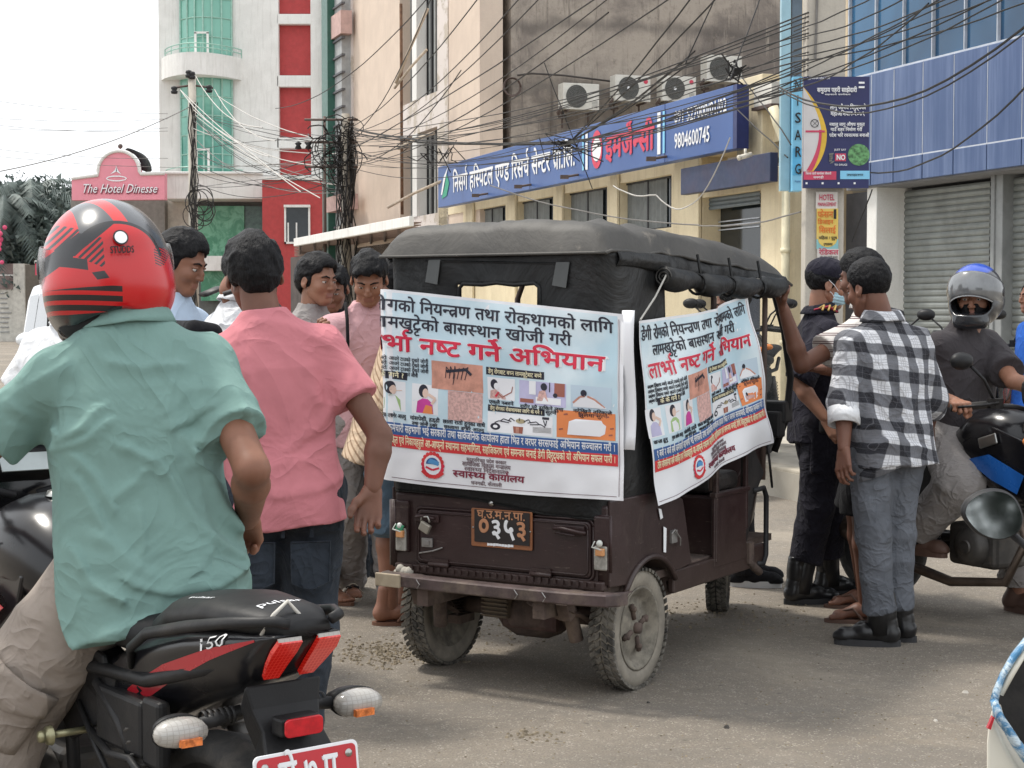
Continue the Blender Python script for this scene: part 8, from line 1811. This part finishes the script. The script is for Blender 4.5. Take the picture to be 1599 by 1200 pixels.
lowb = band(rz_, -.085, -.018) * ((((rz_ + rx_ * .10) * 50).frac()) > .42) * (rx_ < .0)
c = H1.mix(lowb, c, (.012, .008, .010))
dg = rz_ + rx_ * .55; combs = band(dg, .0, .062) * ((((rx_ * .9 - rz_) * 75).frac()) > .5) * (rx_ < -.03) * (rz_ > .02); c = H1.mix(combs, c, (.012, .010, .012))
swp = band(rz_ - (rx_ + .02) * .75, .095, .132) * (rx_ < .0); c = H1.mix(swp, c, (.012, .012, .014))
comR = band(rz_ - rx_ * 1.1, -.085, -.03) * ((((rx_ + rz_ * 2.5) * 70).frac()) > .5) * (rx_ > .075) * (rz_ > .02); c = H1.mix(comR, c, (.02, .012, .014))
blk = band(rz_ + rx_ * .25, .000, .022) * band(rx_, -.115, -.062); c = H1.mix(blk, c, (.012, .010, .012)); blk2 = band(rz_ - rx_ * .1, .000, .016) * band(rx_ + rz_ * .6, -.05, -.025); c = H1.mix(blk2, c, (.012, .010, .012))
arch = (rx_ * rx_ / .0076 + (rz_ - .030) * (rz_ - .030) / .0060).sqrt(); c = H1.mix(band(arch, 1.0, 1.09) * (rz_ > .04) * (ry_ < .02), c, (.010, .010, .012))
crown = (arch > 1.09) * (rz_ > .078 - rx_ * .2) * (rx_ > -.07); c = H1.mix(crown, c, (.075, .078, .085)); c = H1.mix(crown * band(rx_ + ry_ * .4, -.055, -.025), c, (.55, .03, .03))
c = H1.mix((rz_ < -.070) * 1.0, c, (.012, .012, .014)); H1.color(c); H1 = H1.m
VIS1 = bpy.data.materials.new('clear visor'); VIS1.use_nodes = True; _v = VIS1.node_tree.nodes['Principled BSDF']; _v.inputs['Alpha'].default_value = .35; _v.inputs['Roughness'].default_value = .08; _v.inputs['Base Color'].default_value = (.45, .45, .45, 1)
hm1 = helmet(P1, 'glossy red full face helmet with black graphics worn by the foreground rider', H1, .12, VIS1, 1.06)
def hsurf(u, v, o=.004): q = 1 - (u / .130) ** 2 - ((v - .030) / .142) ** 2; return Vector((u, -.004 - .155 * math.sqrt(max(0, q)) - o, v))
def hs2(u, v): return hsurf(u, v, .0045 + .010 * max(0, 1 - ((v - .07) / .05) ** 2))
text('lettering', 'STUDDS', hs2, -.020, .046, .048, .020, BLACK, hm1, .03)
b = B(); b.add([hs2(.004 + .0155 * math.cos(a), .078 + .0155 * math.sin(a)) for a in np.linspace(0, 6.283, 22, endpoint=False)], [tuple(range(22))]); b.build('round_sticker', BLACK, hm1, fix=False)
b = B(); b.add([hs2(.004 + .0125 * math.cos(a), .078 + .0125 * math.sin(a)) + Vector((0, -.001, 0)) for a in np.linspace(0, 6.283, 22, endpoint=False)], [tuple(range(22))]); b.build('round_sticker', SWHITE, hm1, fix=False)
polys(ringpoly(.004, -.004, .014, .0085, .0022, 14) + [[(-.003, -.010), (-.0005, -.010), (-.0005, .002), (-.003, .002)], [(.002, .000), (.010, .002), (.010, .000), (.002, -.002)], [(.008, -.002), (.010, -.002), (.010, -.009), (.008, -.009)]], SWHITE, 'standard_mark', hm1, lambda u, v: hsurf(u, v, .006))
text('lettering', 'IS:4151', lambda u, v: hsurf(u, v, .006), -.010, -.022, .028, .008, SWHITE, hm1)
# ================================================================== second rider and bike on the right
RB = Vector((1.72, 8.60, 0)); HD2 = R_(-150)
yy = Vector((-math.sin(HD2), math.cos(HD2), 0))
mb2 = motorbike('black and blue motorcycle at the right, ridden by the helmeted man in charcoal jersey', RB, HD2, BLUED); tail(mb2, BLUED, True)
M2 = Matrix.Translation(RB) @ Matrix.Rotation(HD2, 4, 'Z')
b = B(); b.box((.0, 1.43, 1.09), (.34, .20, .13), (.1, 0, 0)); b.build('bag_on_tank', SEATB, mb2, bev=.04, seg=3)
b = B(); b.box((.172, 1.16, .86), (.012, .11, .05), (.3, 0, 0)); b.build('chrome_badge', CHROME, mb2, bev=.015)
gp = M2 @ Vector((.33, 1.15, 1.02)); gl_ = M2 @ Vector((-.34, 1.15, 1.02))
pv = M2 @ Vector((0, .70, 0)) + Vector((.07, 0, 0))
P12 = person('bearded rider in charcoal jersey and dark helmet at the right', (pv.x, pv.y), HD2 + R_(8), 1.72, SK2, lean=(.12, 0, 0), dz=-.07, head=(R_(-66), .20, 0), hair='short', beard=True, shirt='tee', smat=CHAR, sleeve=.78, slr=.085, trou=1, tmat=GREYT, tend=1.86, trr=(.115, .10, .085), shoe='sneaker', shmat=BRSH, folds=(.009, 17), gauge=1.10,
    armR=[(xyd(1452, 7.9)[0], 7.95, 1.05), (gp.x - .01, gp.y + .05, 1.035)], thR=(.5, -.85, 0), handR='grip', armL=[(xyd(1588, 7.7)[0], 7.75, 1.12), (gl_.x, gl_.y + .05, 1.06)], thL=(-1, 0, 0), handL='grip',
    legR=[M2 @ Vector((.20, 1.02, .66)), M2 @ Vector((.20, .72, .38))], legL=[M2 @ Vector((-.24, .95, .56)), M2 @ Vector((-.30, .92, .085))])
H2 = Mt('dark helmet shell with blue crown', .2, 0, .5, .6); c = H2.mix((H2.z + H2.x * .2).step(.115, .13), (.02, .022, .026), (.01, .06, .42)); H2.color(c); H2 = H2.m
VIS2 = M('smoked silver visor', (.16, .165, .17), .12, .35, var=.25, vs=6, coat=.5)
hm2 = helmet(P12, 'dark helmet with blue crown and raised silver visor on the bearded rider', H2, .62, VIS2, .96)
b = B(); U = P12['U']; c = Vector(U((-.095, .122, 1.30)))
for k in range(3): b.add([c + Vector((.010 * k - .016, .004, -.012)), c + Vector((.010 * k - .009, .004, -.012)), c + Vector((.010 * k - .010, .006, -.004 + .008 * k)), c + Vector((.010 * k - .015, .006, -.006 + .008 * k))], [(0, 1, 2, 3)])
b.build('chest_logo', SWHITE, P12['t'], fix=False)
# ================================================================== parked motorcycles on the pavement
pk = [((1208, 14.6), R_(158), REDP, 'red striped parked motorcycle seen through the vehicle windscreen'), ((1188, 15.6), R_(165), BLUED, 'blue striped parked motorcycle behind the red one beyond the vehicle'),
      ((1440, 13.4), R_(150), REDP, 'parked motorcycle with raised mirrors between plaid shirt and helmeted rider'), ((1500, 14.4), R_(160), BLUED, 'parked motorcycle hidden behind the helmeted rider by the shutter'), ((1575, 13.0), R_(155), REDP, 'parked motorcycle with oval white backed mirror right of the helmeted rider')]
protos = {}
for (px_, d_), rz_k, ac_, lb in pk:
    x, y = xyd(px_, d_); z = .208 if px_ < 1260 else .12
    o = motorbike(lb, (x, y, z), rz_k, ac_, group='motorcycles parked by the shutters', name='parked_motorcycle') if ac_.name not in protos else dup(protos[ac_.name], (x, y, z), rz_k, lb); protos.setdefault(ac_.name, o); o.scale = (1.06,) * 3
# ================================================================== scooter corner in the right foreground
sc = thing('scooter', 'white scooter with blue plastic wrapped bar and round mirror at the lower right corner', 'scooter', (1.05, 2.85, 0))
ox = Vector((1.05, 2.85, 0)); WS = M('cream white scooter panel', (.70, .67, .58), .3, coat=.4, var=.04, dirt=(.5, .45, .35), dirt_amt=.3, ds=8)
def sp_(px, py, d): return at(px, py, d) - ox
def slab_(poly, d, dep, mat, name, bev=.006):
    P = [sp_(*q, d) for q in poly]; n = len(P); b = B(); b.add(P + [q + Vector((dep * .5, dep, -dep * .1)) for q in P], [tuple(range(n)), tuple(range(2 * n - 1, n - 1, -1))] + [(i, (i + 1) % n, n + (i + 1) % n, n + i) for i in range(n)]); return b.build(name, mat, sc, bev=bev, seg=3)
slab_([(1549, 1106), (1543, 1128), (1540, 1160), (1540, 1300), (1700, 1300), (1640, 1250), (1592, 1206), (1572, 1172), (1557, 1138)], 2.83, .10, WS, 'front_panel')
slab_([(1556, 1092), (1570, 1058), (1590, 1026), (1640, 985), (1760, 970), (1760, 1320), (1600, 1230), (1566, 1150)], 2.90, .22, PLB, 'inner_panel')
b = B(); P = [sp_(*q, 2.83) for q in ((1640, 975), (1604, 1000), (1584, 1024), (1566, 1054), (1556, 1080), (1552, 1098))]; b.tube(P, [.012, .011, .010, .009, .010, .012], 10, flat=.6); pf = Mt('blue white plastic film', .25, 0, .5, .3); n = pf.noise(16, 5, .7, dist=2); pf.color(pf.mix(n.step(.42, .6), (.05, .20, .38), (.50, .60, .66))).bump(n, .8, .01); b.build('plastic_film', pf.m, sc)
b = B(); P = [sp_(*q, 2.81) for q in ((1552, 1094), (1560, 1120), (1574, 1140), (1586, 1160), (1604, 1184), (1650, 1225))]; b.tube(P, [.012, .017, .016, .018, .020, .022], 10, flat=.5); b.build('plastic_film', pf.m, sc)
b = B(); b.tube([sp_(1562, 1085, 2.83), sp_(1580, 1052, 2.83), sp_(1604, 1012, 2.83)], .006, 6); b.build('white_trim', WS, sc)
b = B(); b.add([sp_(1541, 1137, 2.80), sp_(1549, 1118, 2.80), sp_(1552, 1120, 2.80), sp_(1546, 1139, 2.80)], [(0, 1, 2, 3)]); b.build('red_marker', REDP, sc, solid=.01)
mc = sp_(1548, 804, 2.95); mr_ = B(); n = 30; S_ = [(1 + .10 * math.cos(a - .5), 1) for a in np.linspace(0, 6.283, n, endpoint=False)]
ML = [(1501, 795), (1510, 779), (1528, 768), (1548, 763), (1568, 766), (1583, 775), (1592, 790), (1597, 808), (1594, 824), (1584, 836), (1564, 843), (1545, 842), (1526, 834), (1512, 820), (1503, 807)]
for _ in range(2): ML = [((1 - f) * a[0] + f * b2[0], (1 - f) * a[1] + f * b2[1]) for a, b2 in zip(ML, ML[1:] + ML[:1]) for f in (.25, .75)]
Pm = [sp_(*q, 2.95) for q in ML]; ctr = sum(Pm, Vector()) / len(Pm)
b = B(); b.loft([[ctr + (p - ctr) * 1.0 + Vector((0, -.004, 0)) for p in Pm], [ctr + (p - ctr) * 1.02 + Vector((0, .006, 0)) for p in Pm], [ctr + (p - ctr) * .9 + Vector((.005, .03, 0)) for p in Pm], [ctr + (p - ctr) * .4 + Vector((.01, .05, 0)) for p in Pm]]); m_ = b.build('mirror', PLB, sc)
b = B(); b.loft([[ctr + (p - ctr) * 1.0 + Vector((0, -.005, 0)) for p in Pm], [ctr + (p - ctr) * .93 + Vector((0, -.009, 0)) for p in Pm]], cap=False); b.build('mirror_rim', BLACK, m_)
b = B(); tl = Vector((.10, 0, .10)); b.add([ctr + (p - ctr) * .93 + Vector((0, -.011 + (p - ctr).z * .075 + (p - ctr).x * .02, 0)) for p in Pm], [tuple(range(len(Pm)))]); b.build('mirror_glass', MIRR, m_, fix=False)
b = B(); b.tube([sp_(1575, 830, 2.99), sp_(1610, 860, 2.99), sp_(1660, 930, 2.98), sp_(1690, 1010, 2.95)], .007, 8); b.build('mirror_stem', BLACK, sc)
b = B(); bx = Vector((1.32, 3.25, .3)) - ox; b.lathe([(.10, -.05), (.17, -.05), (.20, 0), (.17, .05), (.10, .05)], bx - Vector((0, 0, .1)), (.5, -.5, 0), 24); b.build('wheel', RUBBER, sc)
# ================================================================== grit on the road
b = B(); rg = random.Random(9)
def stone(px, py, sz):
    p = gr(px, py); r = sz * rg.uniform(.5, 1.2); n = 5; a0 = rg.uniform(0, 6); base = [(p.x + r * math.cos(a0 + 6.283 * i / n) * rg.uniform(.7, 1.2), p.y + r * math.sin(a0 + 6.283 * i / n) * rg.uniform(.7, 1.2), 0) for i in range(n)]
    top = [(p.x + (q[0] - p.x) * .55, p.y + (q[1] - p.y) * .55, r * rg.uniform(.4, .8)) for q in base]; b.add(base + top, [tuple(range(n, 2 * n))] + [(i, (i + 1) % n, n + (i + 1) % n, n + i) for i in range(n)])
for k in range(420): stone(rg.gauss(600, 38), rg.gauss(1020, 12), .009)
for k in range(140): stone(rg.gauss(760, 60), rg.gauss(990, 15), .008)
for k in range(60): stone(rg.gauss(835, 22), rg.gauss(1148, 6), .008)
for k in range(160): stone(rg.uniform(1040, 1260), rg.gauss(962, 14), .008)
for k in range(420): stone(rg.uniform(540, 1599), rg.uniform(960, 1199), .0048)
tag(b.build('road_grit', M('dry earth crumbs', (.20, .165, .115), .95, var=.5, vs=30)), 'scattered dry earth crumbs and grit on the asphalt', kind='stuff')
for px_, py_, s_ in ((1508, 1082, .012), (1461, 1126, .013), (1134, 1137, .012), (1012, 1098, .010)): b = B(); stone(px_, py_, s_); tag(b.build('pebble', M('pale pebble', (.5, .47, .42), .9) if px_ > 1400 else M('dark pebble', (.05, .045, .04), .9)), {1508: 'larger pale pebble on the road left of the scooter', 1461: 'lower pale pebble on the road near the scooter corner', 1134: 'dark pebble in front of the vehicle towards the right', 1012: 'dark pebble just in front of the right rear wheel'}[px_], 'pebble')
